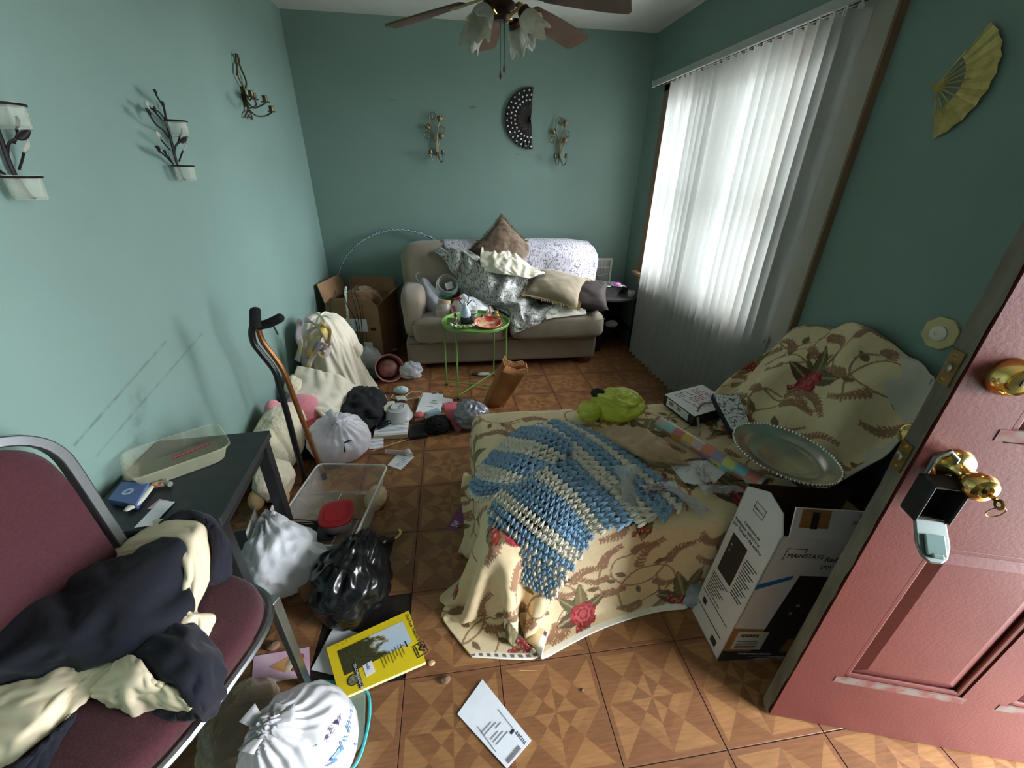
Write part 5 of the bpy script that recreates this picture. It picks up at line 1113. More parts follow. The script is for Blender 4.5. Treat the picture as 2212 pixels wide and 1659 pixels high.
# cellophane treat packs
m_cello = film('cellophane', (244, 244, 244), opac=.3, rough=.05, bump=1.0, bs=60); m_choc2 = M('brown_treat', (116, 52, 42), rough=.5, var=.2, vs=50)
def treat(p0, p1, w, label, seed):
    t = thing('treat_pack', label, 'candy', p0, group='cellophane treat packs'); d = (p1 - p0); n = d.normalized(); sd = n.cross(Vector((0, 0, 1))).normalized()
    for k in (-1, 0, 1): MB().tube([p0 + d*.22 + sd*w*.2*k + Vector((0, 0, .008)), p1 - d*.04 + sd*w*.25*k + Vector((0, 0, .008))], .0048, 6).build('stick', m_choc2, t)
    rg = random.Random(seed); P = []
    for i in range(15):
        f = i/14; ww = w*(1.5 - 3.4*f if f < .25 else .62 + .3*(f - .25)) ; P.append([p0 + d*f + sd*ww*(j/8 - .5) + Vector((0, 0, .010 + .010*(1 - (j/4 - 1)**2) + rg.uniform(-.005, .005))) for j in range(9)])
    MB().grid(P).build('wrapper', m_cello, t, smooth=25)
treat(W(1352, 1015, .50), W(1362, 1110, .455), .07, 'cellophane treat pack standing out on the crochet blanket', 1)
treat(W(1385, 1062, .475), W(1435, 1055, .47), .045, 'short cellophane twist lying across the crochet blanket', 2)
treat(W(1440, 1050, .462), W(1525, 1115, .45), .06, 'cellophane treat pack with brown sticks at the blanket edge', 3)
treat(W(1510, 1062, .458), W(1600, 1062, .452), .045, 'cellophane treat pack lying flat near the heater carton', 4)
treat(W(1505, 1005, .462), W(1530, 1050, .456), .05, 'cellophane treat pack on the white card with red arrows', 5)
cd = thing('greeting_card', 'white card with small red arrows near the cellophane packs', 'card', W(1500, 1030, .447))
cp = [W(1442, 1000, .450), W(1478, 1043, .449), W(1535, 1052, .449), W(1568, 1020, .450), W(1535, 995, .455)]
slab('card', cp, (0, 0, .001), m_paper, cd); cm = frame(W(1450, 1012, .452), W(1568, 1020, .452) - W(1450, 1012, .452), W(1442, 1000, .452) - W(1478, 1043, .452))
b = MB(cm)
for k in range(4): x = .02 + .04*k; b.box((x, -.012*k*.4, .0004), (.002, .018, .0004), (0, 0, -.4)); b.box((x + .004, .004 - .012*k*.4, .0004), (.008, .002, .0004), (0, 0, .5))
b.build('red_arrows', m_redink, cd, smooth=0)
MB().tube(bez([W(1575, 1040, .46), W(1600, 1038, .47), W(1618, 1042, .465), W(1610, 1060, .455), W(1628, 1072, .452), W(1640, 1066, .455)], 40), .0018, 6).build('elastic_cord', m_ink, label='thin black elastic cord looping beside the heater carton', cat='cord')
sn = thing('candy_bar', 'small dark candy wrapper with orange print beside the gift wrap roll', 'candy', W(1565, 1005, .45)); slab('wrapper', [W(1535, 985, .462), W(1545, 1005, .462), W(1575, 1012, .462), W(1575, 995, .462)], (0, 0, .012), M('dark_wrapper', (70, 34, 30), rough=.3, rgb2=(196, 110, 50), vs=30), sn)
# plastic bag under the footrest
crumple((.845, .925, .04), (.075, .06, .05), 12, 60, .4, 2.0, .2).build('plastic_bag', film('bluish_bag_film', (186, 196, 208), opac=.45, rough=.2, bump=.8, bs=30), label='pale bluish plastic bag on the floor under the footrest', cat='bag', group='plastic bags', smooth=180)
# ------------------------------------------------------------------ corner left of the loveseat
cb_ = thing('cardboard_box', 'large open brown cardboard box in the back left corner', 'box', (-.78, 3.52, 0))
b0 = [Vector((-1.02, 3.36, 0)), Vector((-.60, 3.27, 0)), Vector((-.50, 3.72, 0)), Vector((-.93, 3.80, 0))]; H_ = .50; zz = Vector((0, 0, H_))
b = MB(); b.prism(b0, 0, (0, 0, .004)); b.build('bottom', m_kraft, cb_, smooth=0)
for i in range(4):
    a, c = b0[i], b0[(i+1) % 4]; n = Vector((-(c-a).y, (c-a).x, 0)).normalized()*.005; w = MB().prism([a, c, c + zz, a + zz], 0, n).build('wall', m_kraft, cb_, smooth=0)
    if i == 0:
        fmx = frame(a, c - a, zz); wl = (c-a).length
        lb_ = MB(fmx).box((wl*.52, .33, .0012), (.20, .105, .001)).build('shipping_label', m_paper, cb_, smooth=0)
        lines('label_print', fmx, [(wl*.52 - .09, .36 - .012*k, .04 + .01*(k % 3), .003) for k in range(6)] + [(wl*.52 - .005 + .004*k, .295, .002, .065) for k in range(8)], m_gink, lb_, .0022)
        MB(fmx).box((wl*.72, .14, .0012), (.07, .09, .001)).build('shipping_label', m_paper, cb_, smooth=0); MB(fmx).box((wl*.86, .30, .001), (.045, .025, .001)).build('stamp_print', m_dkcard, cb_, smooth=0)
        MB(fmx).box((wl*.70, .25, .0008), (.004, .50, .0012)).build('seam', m_dkcard, cb_, smooth=0)
def flap(i, l, ang, inset=.0):
    a, c = b0[i] + zz, b0[(i+1) % 4] + zz; d = (c-a).normalized(); out = Vector((d.y, -d.x, 0)); v = (out*math.cos(ang) + Vector((0, 0, 1))*math.sin(ang))*l
    MB().prism([a + d*.005, c - d*.005, c - d*(.03 + inset) + v, a + d*(.03 + inset) + v], 0, out*.004).build('flap', m_kraft, cb_, smooth=0)
flap(3, .15, 1.25); flap(1, .16, .75); flap(2, .12, 1.3)
flap(0, .05, 1.5, .03)
crumple((-.76, 3.53, .45), (.15, .13, .13), 31, 50, .22, 2.6, .3).build('stuffed_toy', M('brown_plush', (134, 98, 66), rough=.95, bump=.5, bs=120, sheen=.5), label='brown plush toy filling the open cardboard box', cat='toy', smooth=180)
m_cord = M('black_cord', (26, 24, 24), rough=.5)
for k, pts in enumerate([[(742, 630), (748, 655), (770, 700), (775, 760)], [(760, 632), (772, 680), (778, 720), (782, 765)], [(765, 628), (776, 660), (781, 700), (784, 740)], [(722, 640), (712, 655), (715, 672), (720, 690)]]):
    P = [WY(x, y, 3.27 - .012*k - (.03 if q == 1 else 0)) for q, (x, y) in enumerate(pts)]; P = [P[0] + Vector((0, .07, .03))] + P
    MB().tube(bez(P, 30), .003, 6).build('power_cord', m_cord, label=['black cord hanging left over the cardboard box front', 'black cord hanging in the middle of the cardboard box front', 'black cord hanging rightmost over the cardboard box label', 'short black cord looped at the box corner'][k], cat='cord', group='cords over the cardboard box')
m_rope = M('white_twist_rope', (206, 204, 198), rough=.8)
rp = bez([WY(745, 628, 3.33) + Vector((0, .05, .02)), WY(746, 640, 3.27), WY(750, 670, 3.26), WY(752, 700, 3.26), WY(756, 735, 3.25)], 90); r2 = MB()
for s_ in (0, PI): r2.tube([p + Vector((math.cos(i*.5 + s_), .4*math.sin(i*.5 + s_), 0))*.0055 for i, p in enumerate(rp)], .005, 6)
r2.build('twisted_rope', m_rope, label='white twisted rope hanging down the cardboard box', cat='rope')
# hula hoop leaning at the back wall behind sofa and box
hh = thing('hula_hoop', 'thin blue and white twisted hula hoop behind the cardboard box and loveseat', 'hula hoop', (-.46, 3.83, 0))
ring = [Vector((-.44 + .60*math.cos(a), 3.84 - .016, .40 + .60*math.sin(a))) for a in np.linspace(-.36, PI + .36, 700)]
MB().tube(ring, .0085, 8).build('tube', M('hoop_blue', (96, 122, 140), rough=.25), hh)
hs = MB().tube([p + Vector((math.cos(p.x*150 + p.z*150)*.003, -.0065, math.sin(p.x*150 + p.z*150)*.003)) for i, p in enumerate(ring)], .0036, 4); hs.build('stripe', M('hoop_white', (214, 220, 222), rough=.3), hh)
# bags and bucket between box and loveseat
crumple((-.70, 3.13, .10), (.10, .09, .10), 41, 46, .25, 2.8, .2).build('plastic_bag', film('grey_bag_film', (206, 208, 206), opac=.5, rough=.25, bump=.8, bs=26), label='greyish clear plastic bag behind the pink bucket', cat='bag', group='plastic bags', smooth=180)
bkx = (WY(842, 797, 2.93) - Vector((0, 0, 0))); bd_ = Vector((.30, -.86, .40)).normalized(); u_, w_ = perp(bd_); bmx = Matrix(((u_.x, w_.x, bd_.x, bkx.x), (u_.y, w_.y, bd_.y, bkx.y), (u_.z, w_.z, bd_.z, bkx.z), (0, 0, 0, 1)))
bmx = Matrix.Translation((0, 0, max(0, .108 - bkx.z))) @ bmx
pk = thing('bucket', 'pink plastic bucket lying on its side by the loveseat', 'bucket', (bkx.x, bkx.y, 0))
MB(bmx).lathe([(0, -.19), (.078, -.19), (.082, -.185), (.103, 0), (.108, .002), (.108, -.006), (.105, -.008), (.099, -.006), (.080, -.178), (0, -.178)], 40).build('pail', M('dusty_pink_plastic', (196, 134, 128), rough=.4, var=.1, vs=12), pk)
crumple(bmx @ Vector((0, 0, -.08)), (.075, .07, .07), 3, 30, .2, 3, .2).build('grimy_contents', M('grimy_pink', (150, 104, 98), rough=.8, var=.3, vs=20, bump=.4, bs=40), pk, smooth=180)
crumple((-.36, 2.98, .055), (.075, .06, .06), 44, 50, .55, 1.8, .15).build('plastic_bag', film('white_bag_film', (224, 228, 232), opac=.6, rough=.25, bump=.8, bs=26), label='small white plastic bag beside the pink bucket', cat='bag', group='plastic bags', smooth=180)
crumple((-.66, 2.98, .03), (.09, .05, .035), 45, 30, .3, 2.6, .15).build('green_cloth', M('dark_green_cloth', (52, 84, 66), rough=.8), label='dark green cloth scrap under the pink bucket', cat='cloth', smooth=180)
for k, (x, y) in enumerate(((843, 745), (850, 757))): 
    p = W(x, y, .03); MB().cyl(p + Vector((-.03, -.01, 0)), p + Vector((.03, .012, .004)), .014, .014, 14).build('battery', M('grey_metal_tube', (150, 148, 140), rough=.35, metal=.6), label=['silver tube lying behind the pink bucket, rear one', 'silver tube lying behind the pink bucket, front one'][k], cat='tube', group='silver tubes')
# ------------------------------------------------------------------ things on the loveseat seat
gb = thing('plastic_bag', 'grey plastic shopping bag slumped on the left sofa seat with a twisted handle', 'bag', (-.13, 3.25, .47), group='plastic bags')
m_gbag = M('grey_shopping_bag', (176, 180, 188), rough=.3, transl=.25, var=.1, vs=14, bump=.4, bs=26)
G = [[py(905, 610, 3.42), py(915, 605, 3.40), py(925, 610, 3.42)], [py(903, 640, 3.36), py(930, 635, 3.30), py(955, 645, 3.36)], [py(912, 665, 3.30), py(940, 660, 3.20), py(968, 665, 3.28)], [py(925, 685, 3.26), py(950, 685, 3.15), py(975, 682, 3.24)], [py(940, 690, 3.28), py(955, 692, 3.20), py(972, 690, 3.26)]]
X_ = settle(patch(G, 26, 22), rest=1.08, steps=20, it=4, g=.0001, seed=9, jit=.004, damp=.7); cloth_mb(up(X_, 2)).build('body', m_gbag, gb, smooth=60, solid=.03)
MB().tube(bez([py(908, 612, 3.41), py(900, 602, 3.40), py(899, 592, 3.40), py(906, 588, 3.40)], 16), [.012]*8 + [.007]*8, 8, flat=.5).build('handle', m_gbag, gb)
bw = thing('glass_bowl', 'round clear glass bowl with paper and green grass lying on the sofa', 'bowl', WY(966, 620, 3.38)); bc_ = WY(966, 618, 3.38)
bwm = Matrix.Translation(bc_) @ Euler((math.radians(50), 0, math.radians(10))).to_matrix().to_4x4()
MB(bwm).lathe([(0, -.085), (.04, -.082), (.075, -.055), (.093, -.01), (.090, .03), (.075, .055), (.079, .058), (.073, .052), (.087, .03), (.090, -.01), (.072, -.053), (.04, -.079), (0, -.082)], 40).build('bowl', film('bowl_glass', (226, 232, 230), opac=.10, rough=.05, bump=0), bw)
MB(bwm).box((.02, .01, -.015), (.075, .055, .002), (.5, .3, .4)).build('paper_slip', m_paper, bw, smooth=0)
rg = random.Random(12); gs = MB()
for k in range(90):
    p = WY(962 + rg.uniform(-12, 14), 640 + rg.uniform(-5, 9), 3.33 + rg.uniform(-.05, .05)); q = p + Vector((rg.uniform(-.05, .05), rg.uniform(-.03, .03), rg.uniform(-.02, .03))); gs.tube([p, p.lerp(q, .5) + Vector((0, 0, .008)), q], .0016, 4)
gs.build('easter_grass', M('green_shred', (54, 122, 84), rough=.5), label='shredded green decorative grass spilling from the glass bowl', cat='grass', kind='stuff')
jm = Matrix.Translation(WY(958, 668, 3.12)) @ Euler((math.radians(-14), math.radians(8), 0)).to_matrix().to_4x4()
jr = thing('storage_jar', 'clear plastic jar with tan lid on the left sofa seat', 'jar', WY(958, 685, 3.12))
MB(jm).lathe([(0, -.075), (.052, -.075), (.056, -.068), (.056, .03), (.044, .048), (.042, .048), (.053, .028), (.053, -.066), (0, -.071)], 32).build('jar', film('jar_plastic', (220, 206, 188), opac=.22, rough=.1, bump=.1), jr)
MB(jm).lathe([(0, -.07), (.051, -.07), (.051, -.03), (0, -.026)], 24).build('contents', M('brown_spread', (96, 62, 46), rough=.6, var=.2), jr)
MB(jm).lathe([(.049, .046), (.050, .068), (.046, .072), (0, .072)], 32).build('lid', M('tan_lid', (186, 160, 124), rough=.4), jr)
wb = thing('plastic_bag', 'white plastic bag with red and black print behind the green tray table', 'bag', WY(1005, 660, 3.1), group='plastic bags')
m_wbag = M('white_shopping_bag', (240, 241, 244), rough=.3, transl=.3, var=.05, vs=14, bump=.5, bs=26)
G = [[py(978, 655, 3.16), py(1000, 640, 3.18), py(1025, 645, 3.20), py(1060, 660, 3.22)], [py(980, 672, 3.10), py(1000, 660, 3.08), py(1030, 660, 3.10), py(1062, 668, 3.14)], [py(984, 688, 3.06), py(1005, 682, 3.02), py(1035, 680, 3.04), py(1063, 676, 3.10)], [py(995, 700, 3.05), py(1010, 696, 3.02), py(1035, 694, 3.02), py(1055, 686, 3.06)]]
X_ = settle(patch(G, 26, 30), rest=1.12, steps=25, it=4, g=.0001, seed=10, jit=.004, damp=.7); cloth_mb(up(X_, 2)).build('body', m_wbag, wb, smooth=60, solid=.02)
m_redp = M('red_print', (204, 52, 62), rough=.4)
slab('red_print', [py(978, 645, 3.085), py(990, 641, 3.085), py(1000, 646, 3.085), py(985, 650, 3.085)], (0, -.003, .002), m_redp, wb); slab('red_print', [py(976, 662, 3.05), py(981, 660, 3.05), py(985, 672, 3.05), py(980, 674, 3.05)], (0, -.003, .002), m_redp, wb)
bs = thing('shoulder_strap', 'black strap looped over the white bag behind the tray table', 'strap', WY(1003, 650, 3.04))
MB().tube(bez([py(990, 636, 3.08), py(1000, 631, 3.07), py(1012, 638, 3.06), py(1010, 652, 3.03), py(1002, 660, 3.01)], 24), .0055, 6, flat=.4).build('strap', m_ink, bs); MB().tube(bez([py(988, 642, 3.06), py(996, 655, 3.02), py(1005, 662, 3.01), py(1020, 648, 3.03), py(1030, 660, 3.02)], 24), .0045, 6, flat=.4).build('strap', m_ink, bs)
# ------------------------------------------------------------------ things on the green tray table
TZ = .506
def ty(x, y, Y): v = WY(x, y, Y); return Vector((v.x, Y, TZ))
f1 = thing('figurine', 'small dark bronze figurine with a round head on the green tray', 'figurine', ty(985, 703, 2.68), group='figurines on the tray'); p = ty(985, 703, 2.68); m_fig = M('bronze_figure', (92, 74, 66), rough=.35, metal=.4, rgb2=(160, 158, 150), vs=60)
MB().lathe([(.012, 0), (.014, .01), (.010, .02), (.007, .035), (.011, .05), (.012, .06), (.006, .068), (.006, .072)], 14, p).build('body', m_fig, f1); MB().ell(p + Vector((0, 0, .083)), (.013, .013, .014)).build('head', M('figure_head', (70, 44, 46), rough=.3), f1)
for s_ in (-1, 1): MB().tube([p + Vector((s_*.010, 0, .06)), p + Vector((s_*.020, -.004, .05)), p + Vector((s_*.012, -.006, .036))], .0035, 6).build('arm', m_fig, f1); MB().tube([p + Vector((s_*.006, 0, .03)), p + Vector((s_*.008, -.003, 0))], .005, 6).build('leg', m_fig, f1)
f2 = thing('figurine', 'black and pale blue draped figurine in the middle of the green tray', 'figurine', ty(1006, 700, 2.76), group='figurines on the tray'); p = ty(1006, 700, 2.76)
MB().lathe([(.034, 0), (.036, .02), (.033, .06), (.026, .09), (.012, .105)], 24, p).build('robe', M('figure_black', (34, 34, 44), rough=.3), f2); MB().lathe([(.028, .045), (.036, .055), (.034, .085), (.020, .115), (.010, .128), (0, .13)], 24, p + Vector((.002, -.006, 0))).build('shawl', M('figure_pale_blue', (178, 196, 212), rough=.3, var=.15, vs=60), f2); MB().ell(p + Vector((0, -.004, .135)), (.013, .013, .017)).build('head', M('figure_white', (222, 220, 214), rough=.3), f2)
gl = thing('candle_glass', 'clear glass tumbler with pale green candle on the green tray', 'candle', ty(1022, 695, 2.80)); p = ty(1022, 695, 2.80)
MB().lathe([(0, 0), (.030, 0), (.032, .004), (.034, .10), (.032, .10), (.030, .008), (0, .006)], 28, p).build('tumbler', film('tumbler_glass', (226, 232, 226), opac=.14, rough=.05, bump=0), gl); MB().lathe([(0, .007), (.0295, .007), (.0305, .06), (0, .062)], 24, p).build('wax', M('pale_green_wax', (176, 176, 130), rough=.5), gl)
MB().tube([p + Vector((.033*math.cos(a), .033*math.sin(a), .062 + .004*math.sin(a))) for a in np.linspace(0, 2*PI, 25)[:-1]], .0025, 6, closed=True).build('wire_band', m_ink, gl)
f3 = thing('figurine', 'porcelain lady figurine in cream and violet dress behind the plate', 'figurine', ty(1054, 692, 2.80), group='figurines on the tray'); p = ty(1054, 692, 2.80)
MB().lathe([(.024, 0), (.026, .008), (.020, .03), (.012, .055), (.014, .07), (.008, .08)], 24, p).build('dress', M('cream_porcelain', (232, 212, 176), rough=.2), f3); MB().ell(p + Vector((.014, 0, .06)), (.016, .014, .022)).build('violet_sash', M('violet_porcelain', (150, 96, 128), rough=.2, rgb2=(226, 196, 190), vs=60), f3); MB().ell(p + Vector((.012, 0, .095)), (.010, .010, .012)).build('head', M('porcelain_skin', (222, 176, 150), rough=.25), f3); MB().ell(p + Vector((.014, .003, .104)), (.009, .009, .007)).build('hair', m_ink, f3)
f4 = thing('figurine', 'tiny penguin-like black and white figurine beside the porcelain lady', 'figurine', ty(1042, 694, 2.78), group='figurines on the tray'); p = ty(1042, 694, 2.78)
MB().lathe([(.010, 0), (.014, .012), (.012, .035), (.007, .05), (0, .055)], 16, p).build('body', M('figure_slate', (70, 84, 110), rough=.3), f4); MB().ell(p + Vector((.003, -.009, .022)), (.009, .006, .017)).build('belly', M('figure_white'), f4)
f5 = thing('figurine', 'small orange and cream figurine at the right of the green tray', 'figurine', ty(1073, 688, 2.82), group='figurines on the tray'); p = ty(1073, 688, 2.82)
MB().ell(p + Vector((0, 0, .022)), (.02, .014, .022)).build('body', M('orange_porcelain', (218, 166, 104), rough=.3), f5); MB().ell(p + Vector((.0, -.004, .05)), (.012, .012, .012)).build('head', MATS['orange_porcelain'], f5)
for s_ in (-1, 1): MB().lathe([(.004, 0), (0, .012)], 8, p + Vector((s_*.007, -.004, .058))).build('ear', MATS['cream_porcelain'], f5)
pt = thing('plate', 'round cream plate with red pattern tilted on the green tray', 'plate', (.235, 2.70, TZ)); pm_ = Matrix.Translation((.222, 2.69, TZ + .012)) @ Euler((math.radians(7), 0, 0)).to_matrix().to_4x4()
MB(pm_).lathe([(0, 0), (.06, 0), (.092, .012), (.094, .014), (.09, .010), (.06, -.004), (0, -.004)], 48).build('dish', M('plate_cream', (222, 190, 148), rough=.25, rgb2=(190, 62, 52), vs=22), pt)
MB(pm_).tube([(.092*math.cos(a), .092*math.sin(a), .0125) for a in np.linspace(0, 2*PI, 49)[:-1]], .0035, 6, closed=True).build('red_rim', m_redp, pt)
sh = thing('shell_dish', 'white scalloped shell shaped dish at the front of the green tray', 'dish', (.07, 2.62, TZ)); P = []; 
for i in range(37):
    a = PI*(.0 + 1.0*i/36); rp_ = .085*(.75 + .25*abs(math.cos(a*1.0))); P.append([Vector((.055 + math.cos(a)*r*1.05, 2.665 - math.sin(a)*r*.75, TZ + .004 + .03*(r/.09)**2*(1 + .35*math.cos(i*PI/2.25)))) for r in np.linspace(.012, .085, 6)])
MB().grid(P).build('shell', M('ivory_ceramic', (226, 218, 198), rough=.3), sh, smooth=180, solid=.003)
gs_ = thing('eyeglasses', 'folded brown eyeglasses at the right edge of the green tray', 'eyeglasses', (.30, 2.80, TZ))
for dy in (0, .02): MB().tube([Vector((.235, 2.80 + dy, TZ + .022)), Vector((.30, 2.785 + dy, TZ + .026)), Vector((.355, 2.775 + dy, TZ + .030))], .0035, 6).build('temple', M('tan_acetate', (150, 116, 92), rough=.3), gs_)
for s_ in (0, 1): MB().tube([Vector((.262 + .045*s_ + .02*math.cos(a), 2.765, TZ + .02 + .013*math.sin(a))) for a in np.linspace(0, 2*PI, 17)[:-1]], .0025, 6, closed=True).build('rim', M('tan_acetate'), gs_)
slab('note_card', [Vector((-.06, 2.72, TZ)), Vector((-.01, 2.70, TZ)), Vector((0, 2.74, TZ + .04)), Vector((-.05, 2.76, TZ + .04))], (0, .002, .001), M('olive_card', (110, 128, 72), rough=.6), label='small olive green card standing at the left of the green tray', cat='card')
slab('tea_towel', [Vector((.12, 2.72, TZ)), Vector((.20, 2.72, TZ)), Vector((.20, 2.85, TZ)), Vector((.12, 2.85, TZ))], (0, 0, .004), M('leaf_green_cloth', (104, 150, 60), rough=.8), label='folded leaf green cloth under the figurines on the tray', cat='cloth')
# ------------------------------------------------------------------ end table things
ETZ = .491
fp = thing('foil_pan', 'deep aluminium foil pan with crumpled foil on the black end table', 'foil pan', (1.40, 3.45, ETZ)); m_foil = M('aluminium_foil', (196, 194, 192), rough=.3, metal=.85, var=.15, vs=20, bump=.5, bs=40)
pmx = Matrix.Translation((1.375, 3.46, ETZ)); prof = [(.07, 0), (.105, .078), (.118, .082), (.118, .079), (.10, .074), (.067, .004)]
MB(pmx).lathe([(0, 0)] + prof + [(0, .004)], 40, sq=(4, 1.0, .62)).build('pan', m_foil, fp, smooth=50)
P = []; rg = random.Random(8)
for i in range(25): P.append([Vector((1.375 + .125*(-1 + i/12), 3.46 + .08*(-1 + j/7), ETZ + .083 + .022*(1 - (i/12-1)**2)*(1 - .4*(j/7-1)**2) + rg.uniform(-.008, .010))) for j in range(15)])
MB().grid(P).build('foil_cover', m_foil, fp, smooth=25, solid=.001)
crumple((1.415, 3.40, ETZ + .105), (.032, .018, .016), 21, 26, .35, 3, .1).build('pink_wrapper', M('magenta_wrapper', (206, 92, 190), rough=.35), label='magenta wrapper scrap on the foil pan', cat='wrapper', smooth=180)
cg = thing('candle_glass', 'short clear glass votive at the right of the black end table', 'candle', (1.555, 3.40, ETZ))
MB().lathe([(0, 0), (.028, 0), (.031, .005), (.032, .05), (.028, .05), (.027, .012), (0, .012)], 24, (1.555, 3.40, ETZ)).build('glass', film('votive_clear', (232, 236, 236), opac=.28, rough=.06, bump=.2), cg); MB().lathe([(0, .013), (.026, .013), (.026, .03), (0, .032)], 20, (1.555, 3.40, ETZ)).build('wax', M('white_wax', (220, 218, 208), rough=.5), cg)
crumple((1.50, 3.58, ETZ + .018), (.07, .05, .022), 24, 30, .3, 2.6, .1).build('dark_wallet', M('dark_grey_leather', (58, 54, 54), rough=.5), label='dark grey leather pouch behind the foil pan', cat='pouch', smooth=180)
crumple((1.285, 3.62, ETZ + .06), (.05, .06, .07), 25, 30, .25, 2.6, .1).build('black_bag', M('black_bag_cloth', (32, 32, 36), rough=.6), label='black cloth bag between the loveseat and the foil pan', cat='bag', smooth=180)
wf = thing('window_picture', 'white framed picture of panes standing behind the end table', 'picture frame', (1.39, 3.82, ETZ)); wm_ = frame((1.20, 3.835, ETZ), (1, 0, 0), (0, .04, 1))
MB(wm_).box((.16, .125, -.008), (.32, .25, .006)).build('backing', M('mirror_silver', (190, 196, 196), rough=.25, metal=.3), wf, smooth=0)
q = MB(wm_)
for x, y, w, h in ((0, 0, .32, .018), (0, .232, .32, .018), (0, 0, .018, .25), (.302, 0, .018, .25)): q.box((x + w/2, y + h/2, 0), (w, h, .016))
q.build('frame', M('white_frame', (226, 222, 210), rough=.45), wf, smooth=0); q = MB(wm_)
for x in (.10, .16, .22, .26): q.box((x, .175, -.002), (.006, .115, .006))
q.box((.16, .165, -.002), (.29, .008, .006)); q.box((.18, .08, -.002), (.22, .006, .006), (0, 0, .25)); q.build('muntin', MATS['white_frame'], wf, smooth=0)
crumple((1.44, 3.47, .212), (.05, .035, .03), 27, 26, .5, 3.4, .1).build('crumpled_receipt', M('crumpled_paper', (206, 204, 200), rough=.7), label='crumpled white paper on the lower shelf of the black end table', cat='paper', smooth=25)
# ------------------------------------------------------------------ clutter in the middle of the floor
def fl(x, y, z=.001): return W(x, y, z)
def sheet(name, corners, mat, label=None, cat=None, z=.001, t=.0008, parent=None, group=None):
    pts = [W(x, y, z) for x, y in corners]; a = (pts[1]-pts[0]).cross(pts[2]-pts[0])
    if a.z < 0: pts = pts[::-1]
    return slab(name, pts, (0, 0, t), mat, parent, label=label, cat=cat, group=group)
def box4(name, corners, z, h, mat, parent=None, bevel=0, **k):
    pts = [W(x, y, z + h) for x, y in corners]; pts = [Vector((p.x, p.y, z)) for p in pts]
    if (pts[1]-pts[0]).cross(pts[2]-pts[0]).z < 0: pts = pts[::-1]
    return slab(name, pts, (0, 0, h), mat, parent, bevel=bevel, **k)
# brown paper bag, empty and standing
pbg = thing('paper_bag', 'brown paper bag standing open by the green tray table', 'bag', (.26, 2.47, 0)); m_pbag = M('brown_paper', (166, 112, 66), rough=.8, var=.15, vs=10, bump=.3, bs=30)
BL, BR_, TL_, TR_ = W(1057, 855, .03), W(1088, 868, .0), WY(1090, 788, 2.50), WY(1124, 800, 2.44)
rows = []
for f in np.linspace(0, 1, 9):
    c = Vector((.235, 2.47, 0)).lerp(Vector((.385, 2.47, .30)), f); w_, d_ = .066 + .022*f, .045 + .018*f; row = []
    for j in range(24):
        a = 2*PI*j/24; x, y = math.copysign(abs(math.cos(a))**.25, math.cos(a))*w_, math.copysign(abs(math.sin(a))**.25, math.sin(a))*d_
        n = mnoise.noise(Vector((x*22, y*22, f*5)))*.02*(.3 + f); row.append(c + Vector((x*.92 + n, y + n, -x*.30 + (.02*math.sin(j*1.7) if f == 1 else 0))))
    rows.append(row)
MB().grid([[rows[i][j] for i in range(9)] for j in range(24)], cu=True).build('bag', m_pbag, pbg, smooth=30, solid=.0015)
MB().tube([p for p in rows[-1]], .003, 5, closed=True).build('torn_rim', M('paper_edge', (214, 164, 112), rough=.8), pbg)
MB().tube(bez([rows[0][20], W(1075, 884, .01), W(1088, 876, .01)], 14), .0025, 6).build('paper_handle', m_pbag, pbg)
# grey bag and red folder
crumple((.075, 2.225, .07), (.10, .085, .085), 51, 60, .34, 3.0, .15, Vector((-.4, .3, .86)).normalized()).build('plastic_bag', M('silver_grey_film', (158, 158, 164), rough=.22, metal=.25, transl=.2, var=.1, vs=14, bump=.5, bs=30), label='crumpled silvery grey plastic bag beside the red folder', cat='bag', group='plastic bags', smooth=180)
rf = thing('red_folder', 'pinkish red plastic folder standing bent beside the grey bag', 'folder', W(975, 915)); m_rf = M('pink_red_plastic', (196, 96, 104), rough=.35)
P = [[W(955, 872, .11) , W(962, 895, .07), W(975, 915, .03), W(985, 932, .004)], [W(975, 868, .11), W(980, 890, .07), W(988, 910, .03), W(994, 932, .004)], [W(988, 868, .10), W(992, 885, .07), W(995, 900, .03), W(998, 925, .004)]]
cloth_mb(patch(P, 10, 12)).build('cover', m_rf, rf, smooth=180, solid=.002)
# papers, notebook, cups behind
nb_ = thing('notebook', 'white spiral notebook with printed cover lying on the floor', 'notebook', W(925, 880)); box4('cover', [(915, 848), (957, 850), (948, 895), (898, 890)], .02, .012, m_paper, nb_); box4('pages', [(906, 858), (957, 856), (950, 900), (896, 900)], .004, .015, M('page_edges', (206, 200, 190), rough=.8), nb_)
nm = frame(W(908, 885, .0325), W(948, 890, .0325) - W(908, 885, .0325), W(920, 852, .0325) - W(908, 885, .0325)); lines('cover_print', nm, [(.03, .10, .05, .008), (.03, .13, .03, .012), (.02, .05, .05, .006)], M('green_grey_ink', (150, 170, 150)), nb_)
mk = thing('eye_mask', 'black glasses lying on the white notebook', 'eyeglasses', W(945, 850, .036))
for dx in (0, 16): MB().tube([W(937 + dx, 849, .037) + Vector((.014*math.cos(a), .010*math.sin(a), 0)) for a in np.linspace(0, 2*PI, 15)[:-1]], .0022, 5, closed=True).build('rim', m_ink, mk)
box4('leaflet_stack', [(958, 858), (978, 862), (975, 880), (952, 876)], .002, .02, m_paper, label='small stack of white leaflets behind the red folder', cat='leaflets')
box4('blue_card', [(918, 890), (945, 880), (955, 893), (930, 902)], .034, .003, M('pale_blue_card', (166, 184, 204), rough=.5), label='pale blue card lying on the open notebook', cat='card')
crumple(W(905, 897, .035), (.03, .025, .02), 61, 26, .3, 3, .1).build('ornament', M('coral_red_bead', (206, 104, 100), rough=.4), label='small coral red ornament beside the plastic bowl', cat='ornament', smooth=180)
